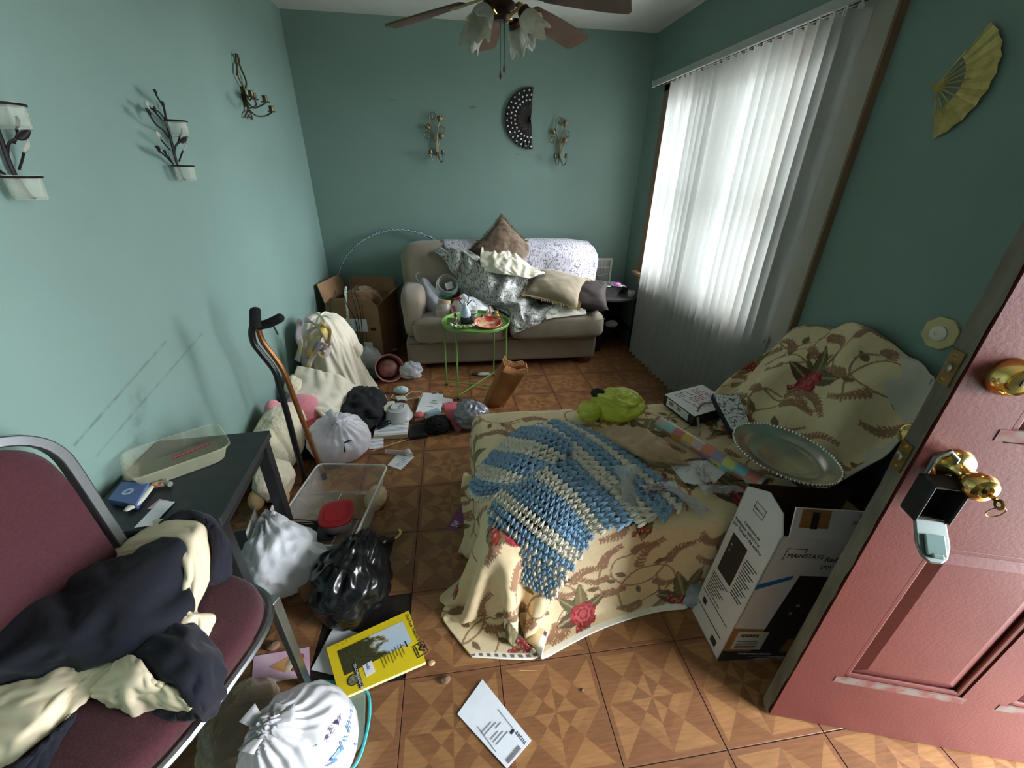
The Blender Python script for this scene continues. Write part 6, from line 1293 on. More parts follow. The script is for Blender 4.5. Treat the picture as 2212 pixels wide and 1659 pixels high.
ex = thing('hair_clip', 'small brown clip with metal disc near the notebook', 'clip', W(920, 903)); MB().lathe([(0, 0), (.016, .001), (.017, .004), (0, .006)], 20, W(923, 902, .03), (.4, .2, 0)).build('disc', M('grey_metal_tube'), ex); MB().box(W(905, 907, .02), (.06, .025, .02), (0, 0, .2)).build('body', M('brown_clip', (120, 92, 76), rough=.4), ex, smooth=0, bevel=.004)
# upturned plastic bowl
bo = thing('plastic_bowl', 'translucent white plastic bowl turned upside down on papers', 'bowl', W(862, 895, .05)); bc2 = W(861, 893, .06); bc2.z = .035
MB().lathe([(.088, 0), (.090, .004), (.084, .008), (.066, .066), (.045, .072), (.042, .076), (.038, .072), (0, .070)], 40, bc2).build('bowl', M('milky_plastic', (222, 224, 222), rough=.25, transl=.45), bo, solid=.002)
bk2 = thing('paperback', 'open paperback book lying under the translucent bowl', 'book', W(845, 925)); box4('pages', [(815, 908), (882, 905), (880, 938), (806, 942)], .002, .028, M('book_pages', (206, 196, 176), rough=.8), bk2); box4('cover', [(816, 905), (884, 902), (881, 934), (807, 938)], .0302, .002, m_paper, bk2)
bm2 = frame(W(812, 934, .0324), W(880, 930, .0324) - W(812, 934, .0324), W(820, 908, .0324) - W(812, 934, .0324)); lines('printed_lines', bm2, [(.02, .02 + .016*k, .17 - .03*(k % 3), .003) for k in range(6)], m_gink, bk2); lines('blue_stripe', bm2, [(.005, .004, .16, .008)], M('pale_blue_card'), bk2)
gc2 = thing('glasses_case', 'shiny black glasses case lying on the open paperback', 'case', W(832, 918, .035)); b = MB(); sell(b, W(829, 917, .047), (.05, .018, .013), .6, .6, rot=(0, 0, .75)); b.build('shell', M('gloss_black', (22, 22, 24), rough=.15), gc2, smooth=180)
ph = thing('cordless_phone', 'cream cordless phone lying under the cream blanket edge', 'phone', W(806, 895)); pm3 = frame(W(795, 905, .03), W(826, 897, .03) - W(795, 905, .03), Vector((.15, 1, .1))); b = MB(pm3); b.box((.045, .04, 0), (.095, .15, .035)); b.build('handset', M('cream_plastic', (222, 218, 198), rough=.4), ph, smooth=0, bevel=.012)
b = MB(pm3)
for i in range(3):
    for j in range(4): b.box((.022 + .022*i, .03 + .02*j, .019), (.014, .011, .004))
b.build('keypad', M('key_tan', (190, 180, 150), rough=.5), ph, smooth=0)
box4('charger', [(822, 880), (838, 872), (840, 905), (826, 912)], .002, .03, M('grey_plastic', (150, 150, 146), rough=.5), label='grey plastic charger between the phone and the bowl', cat='charger')
box4('white_carton', [(828, 868), (852, 866), (860, 890), (830, 892)], .002, .05, M('cream_carton', (224, 218, 200), rough=.6), label='small cream carton behind the upturned plastic bowl', cat='box')
# black wallet, fluffy black thing
box4('wallet', [(885, 918), (924, 912), (924, 938), (885, 944)], .002, .025, M('black_leather', (26, 25, 27), rough=.5, var=.2, vs=30, bump=.2), bevel=.006, label='square black leather wallet next to the paperback', cat='wallet')
crumple(W(945, 918, .04), (.075, .06, .055), 63, 44, .3, 4, .2).build('black_hat', M('black_wool', (20, 20, 21), rough=.95, bump=.6, bs=120), label='fluffy black knit hat next to the red folder', cat='hat', smooth=180)
box4('dvd_case', [(955, 895), (985, 900), (980, 925), (952, 922)], .002, .018, M('black_leather'), label='thin black case leaning under the red folder', cat='case')
# photo cards, face mask, cable, small things
ic = thing('photo_card', 'small dark photo of a figure with white card behind the bowl', 'photo', W(828, 865)); sheet('card', [(805, 858), (833, 853), (838, 864), (808, 874)], m_paper, z=.003, parent=ic); sheet('photo', [(817, 858), (832, 855), (838, 862), (824, 872)], M('dark_photo', (70, 52, 36), rough=.4, rgb2=(196, 156, 90), vs=40), z=.006, parent=ic)
mkx = thing('face_mask', 'pale blue disposable face mask crumpled on the floor', 'face mask', W(865, 845)); crumple(W(866, 843, .025), (.048, .028, .028), 65, 34, .3, 3, .1).build('mask', M('mask_blue', (190, 214, 216), rough=.8), mkx, smooth=180); MB().tube(bez([W(852, 850, .01), W(846, 858, .006), W(855, 862, .006), W(868, 856, .01)], 14), .0015, 5).build('ear_loop', m_paper, mkx)
m_wc = M('white_cable', (216, 208, 188), rough=.5); MB().tube(bez([W(868, 862, .006), W(890, 846, .02), W(912, 848, .03), W(905, 858, .02), W(885, 862, .006), W(872, 864, .005)], 40), .0022, 6).build('usb_cable', m_wc, label='cream cable looped on the floor behind the notebook', cat='cable')
box4('charger_plug', [(853, 856), (872, 854), (880, 862), (860, 866)], .002, .018, M('pale_plug', (200, 210, 206), rough=.4), bevel=.004, label='small pale plug beside the face mask', cat='plug')
crumple(W(868, 868, .02), (.025, .016, .015), 67, 22, .2, 3, .1).build('lipstick_case', M('maroon_gloss', (84, 34, 34), rough=.25), label='small maroon capsule on the cream carton', cat='case', smooth=180)
# canister tube, stick, cards near the bin
tb = thing('plastic_tube', 'clear plastic tube with cap lying on the floor', 'tube', W(857, 980)); MB().tube([W(833, 975, .014), W(884, 979, .014)], .0135, 16).build('tube', film('clear_tube', (236, 220, 216), opac=.18, rough=.08, bump=.2), tb); MB().tube([W(880, 974, .018), W(886, 984, .018)], .017, 14).build('cap', film('clear_cap', (230, 232, 230), opac=.35, rough=.1, bump=.2), tb)
cdx = thing('business_card', 'white card with pale blue print lying on the tiles', 'card', W(866, 1000)); sheet('card', [(837, 1005), (857, 983), (895, 987), (866, 1015)], m_paper, z=.002, parent=cdx); cmx = frame(W(848, 1008, .0035), W(866, 1013, .0035) - W(848, 1008, .0035), W(860, 990, .0035) - W(848, 1008, .0035)); lines('card_print', cmx, [(.008, .02 + .014*k, .035, .004) for k in range(5)], M('pale_blue_card'), cdx)
for k in range(3): box4('paper_tag', [(797, 946 + 8*k), (828, 944 + 8*k), (829, 951 + 8*k), (797, 954 + 8*k)], .002 + .004*(2-k), .003, m_paper, label=['top', 'middle', 'lowest'][k] + ' of the white paper tags beside the tied white bag', cat='paper', group='white paper tags')
MB().tube([W(800, 975, .004), W(897, 944, .004)], .0035, 6).build('wooden_stick', M('pale_wood_stick', (206, 166, 116), rough=.7), label='thin pale wooden stick lying on the floor tiles', cat='stick')
dd = thing('die', 'tiny white tag standing near the tied white bag', 'tag', W(795, 938)); MB().box(W(795, 938, .014), (.028, .02, .028), (.2, .3, .5)).build('tag', m_paper, dd, smooth=0, bevel=.002); MB().box(W(796, 939, .0275), (.008, .008, .003), (.2, .3, .5)).build('print', m_ink, dd, smooth=0)
crumple(W(1045, 808, .01), (.05, .02, .012), 69, 26, .3, 3, .1).build('fallen_label', M('white_label', (206, 206, 204), rough=.6), label='white crumpled label on the floor under the tray table', cat='paper', smooth=180)
crumple(W(1027, 808, .008), (.03, .02, .009), 70, 20, .4, 3, .1).build('leaf_scrap', M('dark_leaf', (56, 42, 36), rough=.7), label='dark leaf scrap under the green tray table', cat='scrap', smooth=180)
crumple(W(1328, 846, .014), (.025, .02, .02), 71, 24, .4, 3, .1).build('tissue', M('pale_pink_tissue', (222, 196, 206), rough=.8), label='pale pink crumpled tissue on the floor beyond the footrest', cat='tissue', smooth=180)
sheet('purple_flyer', [(962, 1142), (997, 1090), (1027, 1091), (984, 1148)], M('purple_print', (128, 62, 120), rough=.5), 'narrow purple flyer lying by the footrest', 'flyer', z=.002)
pfm = frame(W(970, 1138, .0032), W(985, 1143, .0032) - W(970, 1138, .0032), W(1000, 1095, .0032) - W(970, 1138, .0032)); lines('flyer_print', pfm, [(.004, .012 + .009*k, .03 - .006*(k % 2), .004) for k in range(4)], m_paper, bpy.data.objects['purple_flyer'], .0006)
# black clothes, red cushion under the fleece
crumple((-.63, 2.38, .075), (.14, .18, .10), 73, 70, .5, 1.7, .2).build('black_garment', M('black_cloth', (27, 27, 29), rough=.9, var=.2, vs=16), label='black garment heaped beside the cream fleece blanket', cat='clothing', smooth=180)
crumple((-.80, 2.18, .07), (.17, .12, .075), 74, 50, .14, 2.2, .2).build('red_cushion', M('red_felt', (150, 32, 40), rough=.9, sheen=.3), label='red cushion peeking out under the cream blanket corner', cat='cushion', smooth=180)
crumple((-.78, 2.05, .03), (.16, .10, .04), 79, 40, .2, 2.6, .2).build('dark_bag', M('black_cloth'), label='flat black cloth lying behind the tied white bag', cat='clothing', smooth=180)
# plush toys
def fluffy(mb, amp, fr, seed):
    off = Vector((seed, seed*2, 0))
    for p in mb.v:
        n = mnoise.noise(p*fr + off) + .5*mnoise.noise(p*fr*2.7 + off); p += Vector((n, mnoise.noise(p*fr + off*2), n))*amp
    return mb
m_lamb = M('cream_curly_plush', (226, 212, 182), rough=.98, bump=.9, bs=55, sheen=.6, var=.08, vs=20); m_pink = M('pink_plush', (222, 138, 150), rough=.95, bump=.4, bs=150, sheen=.5)
lb = thing('plush_lamb', 'large cream curly plush animal lying along the left wall behind the canes', 'plush toy', (-.93, 1.85, 0))
b = MB(); b.ell((-.955, 1.96, .165), (.115, .24, .15), nu=48, nv=30, rot=(.22, 0, 0)); fluffy(b, .018, 14, 1).build('body', m_lamb, lb, smooth=180)
b = MB(); b.ell((-.905, 1.69, .105), (.09, .10, .095), nu=40, nv=24); fluffy(b, .014, 16, 2).build('head', m_lamb, lb, smooth=180)
b = MB(); b.ell((-1.02, 1.75, .16), (.045, .085, .035), nu=24, nv=14, rot=(.2, .5, .3)); fluffy(b, .01, 18, 3).build('ear', m_lamb, lb, smooth=180)
for p_ in ((-.86, 1.62, .05), (-.97, 1.62, .05)): b = MB(); b.ell(p_, (.035, .06, .045), nu=20, nv=12, rot=(0, 0, .2)); b.build('paw', M('tan_plush', (206, 172, 128), rough=.95, bump=.4, bs=150), lb, smooth=180)
pkp = thing('plush_bear', 'pink plush toy with round ears wedged behind the cream plush animal', 'plush toy', (-.93, 2.26, 0))
b = MB(); b.ell((-.92, 2.25, .15), (.115, .09, .12), nu=32, nv=20); b.build('head', m_pink, pkp, smooth=180)
for p_, r in ((W(590, 885, .28), .055), (W(565, 915, .22), .045)): b = MB(); b.ell((max(p_.x, -1.03), p_.y, p_.z), (r*.7, r, r), nu=20, nv=14); b.build('ear', m_pink, pkp, smooth=180)
b = MB(); b.ell((-1.0, 2.42, .26), (.06, .10, .05), nu=24, nv=14, rot=(0, 0, .2)); fluffy(b, .01, 16, 5).build('arm', m_lamb, pkp, smooth=180)
# ------------------------------------------------------------------ two canes
def cane(name, label, foot, path, r, mat, tipm):
    t = thing(name, label, 'cane', foot, group='walking canes'); sh_ = MB().tube(path, r, 14).build('shaft', mat, t); return t
m_cblk = M('cane_black', (24, 23, 23), rough=.3, var=.1); m_cbr = M('cane_bronze', (142, 92, 52), rough=.28, metal=.55, var=.2, vs=30); m_foam = M('black_foam', (20, 20, 20), rough=.9, bump=.4, bs=200)
def cpt(x, y, z): return W(x, y, z)
cy1 = lambda x, y: WY(x, y, 1.765)
cy2 = lambda x, y: WY(x, y, 1.80)
f1_, f2_ = cy1(668, 1068), cy2(702, 1035)
f1_.z = f2_.z = 0
k1 = bez([f1_, cy1(655, 1022), cy1(640, 970), cy1(622, 900), cy1(605, 840), cy1(594, 802), cy1(566, 765), cy1(549, 742), cy1(544, 716), cy1(552, 690)], 60)
t1 = cane('walking_cane', 'black offset walking cane with foam grip leaning at the left wall', k1[0], k1, .0138, m_cblk, None)
MB().tube([cy1(551, 672), cy1(552, 704)], [.021, .022], 18).build('foam_grip', m_foam, t1); MB().ell(cy1(551, 671), (.021, .021, .015), nu=16, nv=8).build('grip_end', m_foam, t1); MB().cyl(k1[0], k1[0] + Vector((-.002, .003, .05)), .014).build('ferrule', m_foam, t1)
k2 = bez([f2_, cy2(683, 985), cy2(660, 925), cy2(636, 862), cy2(614, 805), cy2(590, 768), cy2(570, 742), cy2(560, 718), cy2(557, 702)], 60)
t2 = cane('walking_cane', 'bronze walking cane with black grip and wrist strap beside the black cane', k2[0], k2, .0118, m_cbr, None)
MB().tube([cy2(558, 704), cy2(580, 699), cy2(603, 688)], [.018, .0195, .019], 16).build('foam_grip', m_foam, t2); MB().ell(cy2(604, 687), (.0192, .0192, .0192), nu=16, nv=8).build('grip_end', m_foam, t2)
MB().tube(bez([cy2(588, 700), cy2(595, 712), cy2(601, 723)], 10), .006, 6, flat=.4).build('wrist_strap', m_foam, t2); MB().tube([cy2(664, 936), cy2(668, 947)], [.0155, .0145], 14).build('height_collar', m_cbr, t2); MB().cyl(k2[0], k2[0] + Vector((-.002, .0, .04)), .013).build('ferrule', m_foam, t2)
# ------------------------------------------------------------------ tied white bag
tbg = thing('plastic_bag', 'knotted white translucent plastic bag with dark blue print behind the clear bin', 'bag', (-.66, 1.98, 0), group='plastic bags'); kn_ = Vector((.16, -.42, .89)).normalized()
m_tbag = M('milky_bag_film', (244, 241, 246), rough=.28, transl=.35, var=.05, vs=10, bump=.35, bs=30)
cr_b = crumple((-.665, 1.985, .125), (.165, .14, .135), 81, 100, .08, 1.2, .2, kn_); bvh = BVHTree.FromPolygons([tuple(v) for v in cr_b.v], cr_b.f); cr_b.build('body', m_tbag, tbg, smooth=180)
kp = Vector((-.665, 1.985, .125)) + Vector((kn_.x*.165, kn_.y*.14, kn_.z*.135))*1.22
crumple(kp, (.022, .02, .02), 82, 24, .3, 3, .0).build('knot', m_tbag, tbg, smooth=180)
for a, l in ((.6, .06), (2.4, .075), (4.4, .05)):
    d = Vector((math.cos(a)*.7, math.sin(a)*.5, .75)).normalized(); s_ = d.cross(Vector((0, 1, 0))).normalized()
    MB().grid([[kp + d*l*f + s_*w*(.006 + .018*f) + Vector((0, 0, .008*math.sin(f*4 + a))) for w in (-1, -.3, .4, 1)] for f in np.linspace(0, 1, 6)]).build('bag_ear', m_tbag, tbg, smooth=180, solid=.001)
def on_surface(pts, src, off=.0015):
    out = []
    for p in pts:
        p = Vector(p); d = (p - src).normalized(); h = bvh.ray_cast(src, d)
        out.append(h[0] - d*off if h[0] is not None else p)
    return out
def decal(name, quad, mat, parent, n=10, off=.002):
    """flat print laid on the bag surface"""
    A, B, C, D = [Vector(q) for q in quad]; P = []
    for i in range(n + 1):
        r = [A.lerp(B, i/n).lerp(D.lerp(C, i/n), j/n) for j in range(n + 1)]; row = []
        for p in r:
            h = bvh.find_nearest(p); row.append(h[0] + h[1]*off if h[0] is not None else p)
        P.append(row)
    return MB().grid(P).build(name, mat, parent, smooth=180)
m_nprint = M('dark_blue_print', (40, 38, 104), rough=.4)
decal('blue_print', [W(742, 950, .20), W(748, 950, .20), W(748, 990, .12), W(740, 990, .12)], m_nprint, tbg); decal('blue_print', [W(752, 953, .20), W(780, 960, .18), W(778, 966, .18), W(750, 960, .20)], m_nprint, tbg)
# ------------------------------------------------------------------ clear storage bin with kitchen things
rim = [W(700, 985, .15), W(828, 1022, .15), W(745, 1192, .15), W(583, 1162, .15)]; cen = sum(rim, Vector())/4
bn = thing('storage_bin', 'clear plastic storage bin lying open between the plush toy and the bags', 'bin', (cen.x, cen.y, 0)); m_clear = film('clear_bin_plastic', (232, 232, 226), opac=.13, rough=.06, bump=.05)
bx_ = (rim[1]-rim[0]).normalized(); n = 48; ring0 = []
hw, hl = ((rim[1]-rim[0]).length + (rim[2]-rim[3]).length)/4, ((rim[3]-rim[0]).length + (rim[2]-rim[1]).length)/4
by_ = ((rim[0]+rim[1])-(rim[2]+rim[3])).normalized(); bxx = (bx_ - by_*bx_.dot(by_)).normalized()
def rr_ring(sx, sy, z, r=.03, m=8):
    out = []
    for qx, qy, a0 in ((1, 1, 0), (-1, 1, PI/2), (-1, -1, PI), (1, -1, 3*PI/2)):
        for k in range(m): a = a0 + PI/2*k/(m-1); out.append(Vector((cen.x, cen.y, z)) + bxx*(qx*(sx - r) + r*math.cos(a)) + by_*(qy*(sy - r) + r*math.sin(a)))
    return out
R0 = [rr_ring(hw*.86, hl*.88, .006, .04), rr_ring(hw*.88, hl*.90, .02, .04), rr_ring(hw*.955, hl*.965, .143, .035), rr_ring(hw, hl, .148, .03), rr_ring(hw + .004, hl + .004, .140, .03)]
b = MB(); b.grid([[R0[i][j] for i in range(5)] for j in range(32)], cu=True); b.build('walls', m_clear, bn, smooth=40)
b = MB(); b.add(R0[0], [tuple(range(32))]); b.build('base', m_clear, bn, smooth=0)
m_edgep = film('clear_bin_rim', (240, 240, 236), opac=.5, rough=.08, bump=0); MB().tube(rr_ring(hw + .001, hl + .001, .149, .03), .004, 6, closed=True).build('rim', m_edgep, bn)
for sg in (-.35, .1, .5): MB().tube([Vector((cen.x, cen.y, .010)) + bxx*hw*sg + by_*hl*.8, Vector((cen.x, cen.y, .010)) + bxx*hw*sg - by_*hl*.8], .0022, 5).build('base_rib', m_edgep, bn)
rc = thing('food_container', 'square food container with red lid inside the clear bin', 'container', W(728, 1120, .05)); rz2 = math.atan2(bxx.y, bxx.x); rcm = Matrix.Translation(Vector((W(725, 1098, .12).x, W(725, 1098, .12).y, .022))) @ Matrix.Rotation(rz2 + .25, 4, 'Z') @ Matrix.Rotation(.10, 4, 'X')
MB(rcm).lathe([(0, 0), (.052, 0), (.056, .006), (.067, .072), (.064, .072), (.054, .008), (0, .004)], 40, sq=(3.2, 1, 1)).build('tub', M('frosted_tub', (214, 200, 196), rough=.35, transl=.4), rc)
MB(rcm).lathe([(.066, .068), (.071, .069), (.072, .078), (.066, .082), (.050, .0805), (.048, .084), (0, .0845)], 48, sq=(3.2, 1, 1)).build('lid', M('red_lid', (180, 30, 42), rough=.25, var=.05), rc)
pn = thing('frying_pan', 'small black frying pan under the red lidded container in the bin', 'pan', W(712, 1140, .02)); pc3 = W(712, 1140, .02); pc3.z = .012
MB().lathe([(0, 0), (.055, 0), (.072, .018), (.074, .020), (.070, .018), (.054, .004), (0, .004)], 36, pc3).build('pan', M('pan_black', (24, 24, 26), rough=.35), pn); MB().tube([pc3 + Vector((-.07, .01, .018)), pc3 + Vector((-.12, .015, .026)), pc3 + Vector((-.17, .03, .03))], [.008, .009, .01], 8, flat=.5).build('handle', M('pan_black'), pn)
wr_ = thing('wire_whisk', 'black wire kitchen tool lying across the bin corner', 'utensil', W(640, 1130, .06))
for k in range(4): MB().tube(bez([W(690, 1128, .07), W(665, 1124 + 5*k, .08), W(640, 1122 + 6*k, .085), W(612, 1118 + 9*k, .09)], 14), .0022, 5).build('wire', M('pan_black'), wr_)
slab('cardboard_insert', [Vector((cen.x, cen.y, .009)) + bxx*hw*.6 + by_*hl*.75, Vector((cen.x, cen.y, .009)) + bxx*hw*.75 + by_*hl*.1, Vector((cen.x, cen.y, .009)) - bxx*hw*.3 + by_*hl*.15, Vector((cen.x, cen.y, .009)) - bxx*hw*.3 + by_*hl*.75], (0, 0, .003), m_kraft, label='piece of brown cardboard in the bottom of the clear bin', cat='cardboard')
crumple(W(812, 1075, .03), (.045, .07, .035), 86, 40, .35, 3, .15).build('crumpled_wrapper', M('tan_paper_wrap', (206, 178, 142), rough=.7), label='crumpled tan paper sticking out beside the clear bin', cat='paper', smooth=180)
# ------------------------------------------------------------------ bags by the chair
wb2 = thing('plastic_bag', 'white plastic shopping bag slumped between the chair and the black bag', 'bag', (-.68, 1.2, 0), group='plastic bags')
crumple((-.70, 1.20, .11), (.125, .12, .135), 91, 90, .26, 1.3, .2, Vector((-.3, .5, .8)).normalized()).build('body', MATS['white_shopping_bag'], wb2, smooth=180)
G = [[W(600, 1158, .22), W(640, 1168, .21), W(690, 1170, .18)], [W(620, 1185, .20), W(665, 1190, .18), W(708, 1195, .14)], [W(640, 1215, .16), W(680, 1220, .13), W(705, 1225, .10)]]
cloth_mb(up(settle(patch(G, 18, 20), rest=1.12, steps=20, it=4, g=.0001, seed=3, jit=.004, damp=.7), 2)).build('handle', MATS['white_shopping_bag'], wb2, smooth=180, solid=.001)
MB().tube([W(650, 1285, .03), W(690, 1255, .035)], .034, 24).build('paper_tube', m_kraft, label='brown paper tube lying under the white shopping bag', cat='tube')
kb = thing('trash_bag', 'shiny black garbage bag heaped on the floor in front of the bin', 'bag', (-.42, 1.09, 0), group='plastic bags'); m_kbag = M('black_bag_film', (12, 12, 13), rough=.28, var=.1, bump=.35, bs=14, spec=.6)
crumple((-.425, 1.075, .10), (.125, .14, .125), 95, 110, .30, 1.5, .2, Vector((.3, .5, .8)).normalized()).build('body', m_kbag, kb, smooth=180)
G = [[W(735, 1185, .17), W(775, 1168, .16), W(815, 1160, .15), W(848, 1158, .13)], [W(740, 1205, .18), W(785, 1195, .18), W(820, 1185, .15), W(845, 1178, .11)], [W(745, 1235, .17), W(790, 1230, .18), W(820, 1220, .14), W(842, 1210, .09)], [W(770, 1260, .15), W(800, 1262, .15), W(830, 1255, .11), W(846, 1245, .06)]]
cloth_mb(up(settle(patch(G, 24, 26), rest=1.14, steps=25, it=4, g=.0001, seed=12, jit=.004, damp=.7, bend=.1), 2)).build('gathered_top', m_kbag, kb, smooth=180, solid=.002)
MB().tube(bez([W(848, 1165, .02), W(858, 1160, .025), W(866, 1150, .02), W(862, 1143, .012)], 14), .006, 6, flat=.4).build('yellow_tie', M('yellow_drawstring', (214, 200, 96), rough=.5), label='yellow drawstring end beside the black garbage bag', cat='tie')
# ------------------------------------------------------------------ phone book and paper under it
sheet('paper_sheet', [(672, 1447), (722, 1352), (800, 1375), (735, 1462)], m_paper, 'blank white sheet sticking out under the yellow phone book', 'paper', z=.003)
yp = thing('phone_book', 'yellow telephone directory with a landscape photo on the cover', 'book', W(810, 1415)); c4 = [W(705, 1400, .022), W(883, 1319, .022), W(920, 1430, .022), W(735, 1510, .022)]
c4 = [Vector((p.x, p.y, .010)) for p in c4]; slab('pages', [p for p in c4][::-1], (0, 0, .012), M('directory_pages', (222, 210, 160), rough=.8), yp); m_yel = M('directory_yellow', (226, 198, 32), rough=.35, var=.04)
slab('cover', [Vector((p.x, p.y, .0222)) for p in c4][::-1], (0, 0, .0008), m_yel, yp)
ym = frame((c4[3].x, c4[3].y, .0232), c4[0]-c4[3], (c4[2]-c4[3]))   # reading side: text runs from bottom to top of picture
yw, yh = (c4[0]-c4[3]).length, (c4[2]-c4[3]).length
ym = frame((c4[0].x, c4[0].y, .0232), c4[3]-c4[0], c4[1]-c4[0])
# cover photo: grid with painted trees and sky
def cover(px0, px1, py0, py1, n=46):
    P = []; C = []; rg = np.random.default_rng(3)
    o, ex_, ey_ = Vector((c4[0].x, c4[0].y, .0236)), (c4[3]-c4[0]), (c4[1]-c4[0])
    for i in range(n):
        r = []
        for j in range(n):
            u, v = px0 + (px1-px0)*i/(n-1), py0 + (py1-py0)*j/(n-1); r.append(o + ex_*u + ey_*v)
            s = v + .16*mnoise.noise(Vector((u*9, v*9, 1))) + .10*mnoise.noise(Vector((u*26, v*26, 2)))
            sky = (206 - 40*u, 212 - 20*u, 220); t = .5 + .5*mnoise.noise(Vector((u*40, v*40, 5)))
            c = (34 + 60*t, 36 + 52*t, 22 + 30*t) if s < .50 else ((150, 140, 104) if s < .56 else sky)
            if u > .62 and v > .5 and mnoise.noise(Vector((u*30, v*30, 8))) > .05: c = (92, 96, 66)
            C.append(L3(c))
        P.append(r)
    b = MB(); b.grid(P); b.c = np.array(C); b.build('cover_photo', M('cover_photo_print', attr='Col', rough=.3, var=.02), yp, smooth=180)
cover(.16, .66, .10, .88)
lx, ly = (c4[3]-c4[0]), (c4[1]-c4[0]); Lx, Ly = lx.length, ly.length
def yt(s, u, v, size, mat=m_ink, sx=1.0): 
    # text runs along the short edge, rotated to read from the right-hand side of the book
    o = Vector((c4[0].x, c4[0].y, .0234)) + lx*u + ly*v; return text(s, size, mat, yp, frame(o, lx, ly), sx=sx)
yt('The Real Yellow Pages', .06, .935, .0155); lines('town_print', frame(Vector((c4[0].x, c4[0].y, .0234)), lx, ly), [(Lx*.70, Ly*.80, .022, .004)], m_ink, yp)
fw = frame(Vector((c4[0].x, c4[0].y, .0234)) + lx*.74 + ly*.86, lx, ly); b = MB(fw)
for x, y, w, h in ((0, 0, .044, .0025), (0, .036, .044, .0025), (0, 0, .0025, .038), (.042, 0, .0025, .038)): b.box((x + w/2, y + h/2, .0003), (w, h, .0006))
b.box((.016, .022, .0003), (.022, .005, .0006), (0, 0, -.9)); b.box((.028, .022, .0003), (.022, .005, .0006), (0, 0, .9)); b.box((.022, .008, .0003), (.034, .003, .0006)); b.box((.022, .032, .0003), (.010, .008, .0006)); b.build('fingers_logo', m_ink, yp, smooth=0)
lines('fine_print', frame(Vector((c4[0].x, c4[0].y, .0234)), lx, ly), [(Lx*.70 + .0*k, Ly*(.50 + .035*k), .045 - .006*(k % 3), .002) for k in range(8)] + [(Lx*.05, Ly*(.12 + .05*k), .010, .0012) for k in range(4)], M('faded_ink', (120, 104, 40)), yp)
wm2 = frame(Vector((c4[0].x, c4[0].y, .0234)), lx, ly); bar(wm2, Lx*.69, Ly*.30, .04, .028).build('sticker', m_paper, yp, smooth=0); text('at&t', .0125, M('blue_ink'), yp, wm2 @ Matrix.Translation((Lx*.70, Ly*.335, .0012)))
bar(wm2, Lx*.55, Ly*.20, .085, .013).build('web_band', m_ink, yp, smooth=0); text('YELLOWPAGES.COM', .0105, m_paper, yp, wm2 @ Matrix.Translation((Lx*.56, Ly*.215, .0012)))
MB(wm2).lathe([(.017, 0), (.0175, .0006), (.015, .0006), (.015, 0)], 28, (Lx*.83, Ly*.17, .0004), closed=True).build('round_seal', m_ink, yp); MB(wm2).lathe([(.0148, 0), (.0148, .0005), (0, .0005)], 24, (Lx*.83, Ly*.17, .0004)).build('seal_print', M('seal_grey', (150, 146, 110), rough=.5, rgb2=(70, 66, 50), vs=120), yp)
# pink card with a cartoon cone
pcx = thing('greeting_card', 'pink card with a drawn ice cream cone on the floor by the chair leg', 'card', W(605, 1445)); sheet('card', [(548, 1418), (668, 1398), (670, 1460), (543, 1482)], M('pink_card', (224, 176, 200), rough=.5, rgb2=(232, 196, 214), vs=14), z=.002, parent=pcx)
cmx = frame(W(548, 1478, .0032), W(665, 1458, .0032) - W(548, 1478, .0032), W(552, 1420, .0032) - W(548, 1478, .0032)); cw = (W(665, 1458) - W(548, 1478)).length
MB(cmx).prism([(.03, .045, 0), (.085, .02, 0), (.095, .045, 0), (.085, .07, 0)], 0, (0, 0, .0004)).build('cone_print', M('cone_orange', (214, 156, 96), rough=.5), pcx, smooth=0)
for x, y, r, c in ((.102, .045, .022, (224, 206, 176)), (.12, .06, .013, (190, 60, 70)), (.112, .03, .012, (150, 100, 70))): MB(cmx).lathe([(r, 0), (r*.95, .0005), (0, .0006)], 20, (x, y, .0004)).build('scoop_print', M('scoop_%d' % c[0], c, rough=.5), pcx)
# teal rimmed tray, market bag
tl = thing('glass_tray', 'glass board with teal edge on the floor under the phone book', 'tray', W(730, 1560)); tp = [W(690, 1470, .006), W(790, 1490, .006), W(788, 1600, .006), W(740, 1665, .006), W(640, 1560, .006), W(668, 1500, .006)]
slab('board', [Vector((p.x, p.y, .002)) for p in tp][::-1], (0, 0, .006), M('grey_green_glass', (128, 142, 128), rough=.12, var=.05), tl, bevel=.002); MB().tube([Vector((q[0], q[1], .006)) for q in cr(np.array([tuple(p) for p in tp + tp[:1]]), 60)[:-1]], .0045, 6, closed=True).build('teal_edge', M('teal_rubber', (64, 170, 172), rough=.4), tl)
mb_ = thing('plastic_bag', 'knotted white grocery bag with blue lettering in the foreground', 'bag', (-.44, .60, 0), group='plastic bags'); ck = Vector((-.45, .585, .11)); kn_ = Vector((-.28, -.10, .95)).normalized()
cr_b = crumple(ck, (.135, .13, .12), 99, 120, .10, 1.2, .2, kn_); bvh = BVHTree.FromPolygons([tuple(v) for v in cr_b.v], cr_b.f); cr_b.build('body', M('white_grocery_bag', (228, 226, 228), rough=.25, transl=.3, var=.05, vs=10, bump=.4, bs=28), mb_, smooth=180); m_gro = MATS['white_grocery_bag']
kp = ck + Vector((kn_.x*.135, kn_.y*.13, kn_.z*.12))*1.2; crumple(kp, (.018, .018, .018), 83, 24, .3, 3, .0).build('knot', m_gro, mb_, smooth=180)
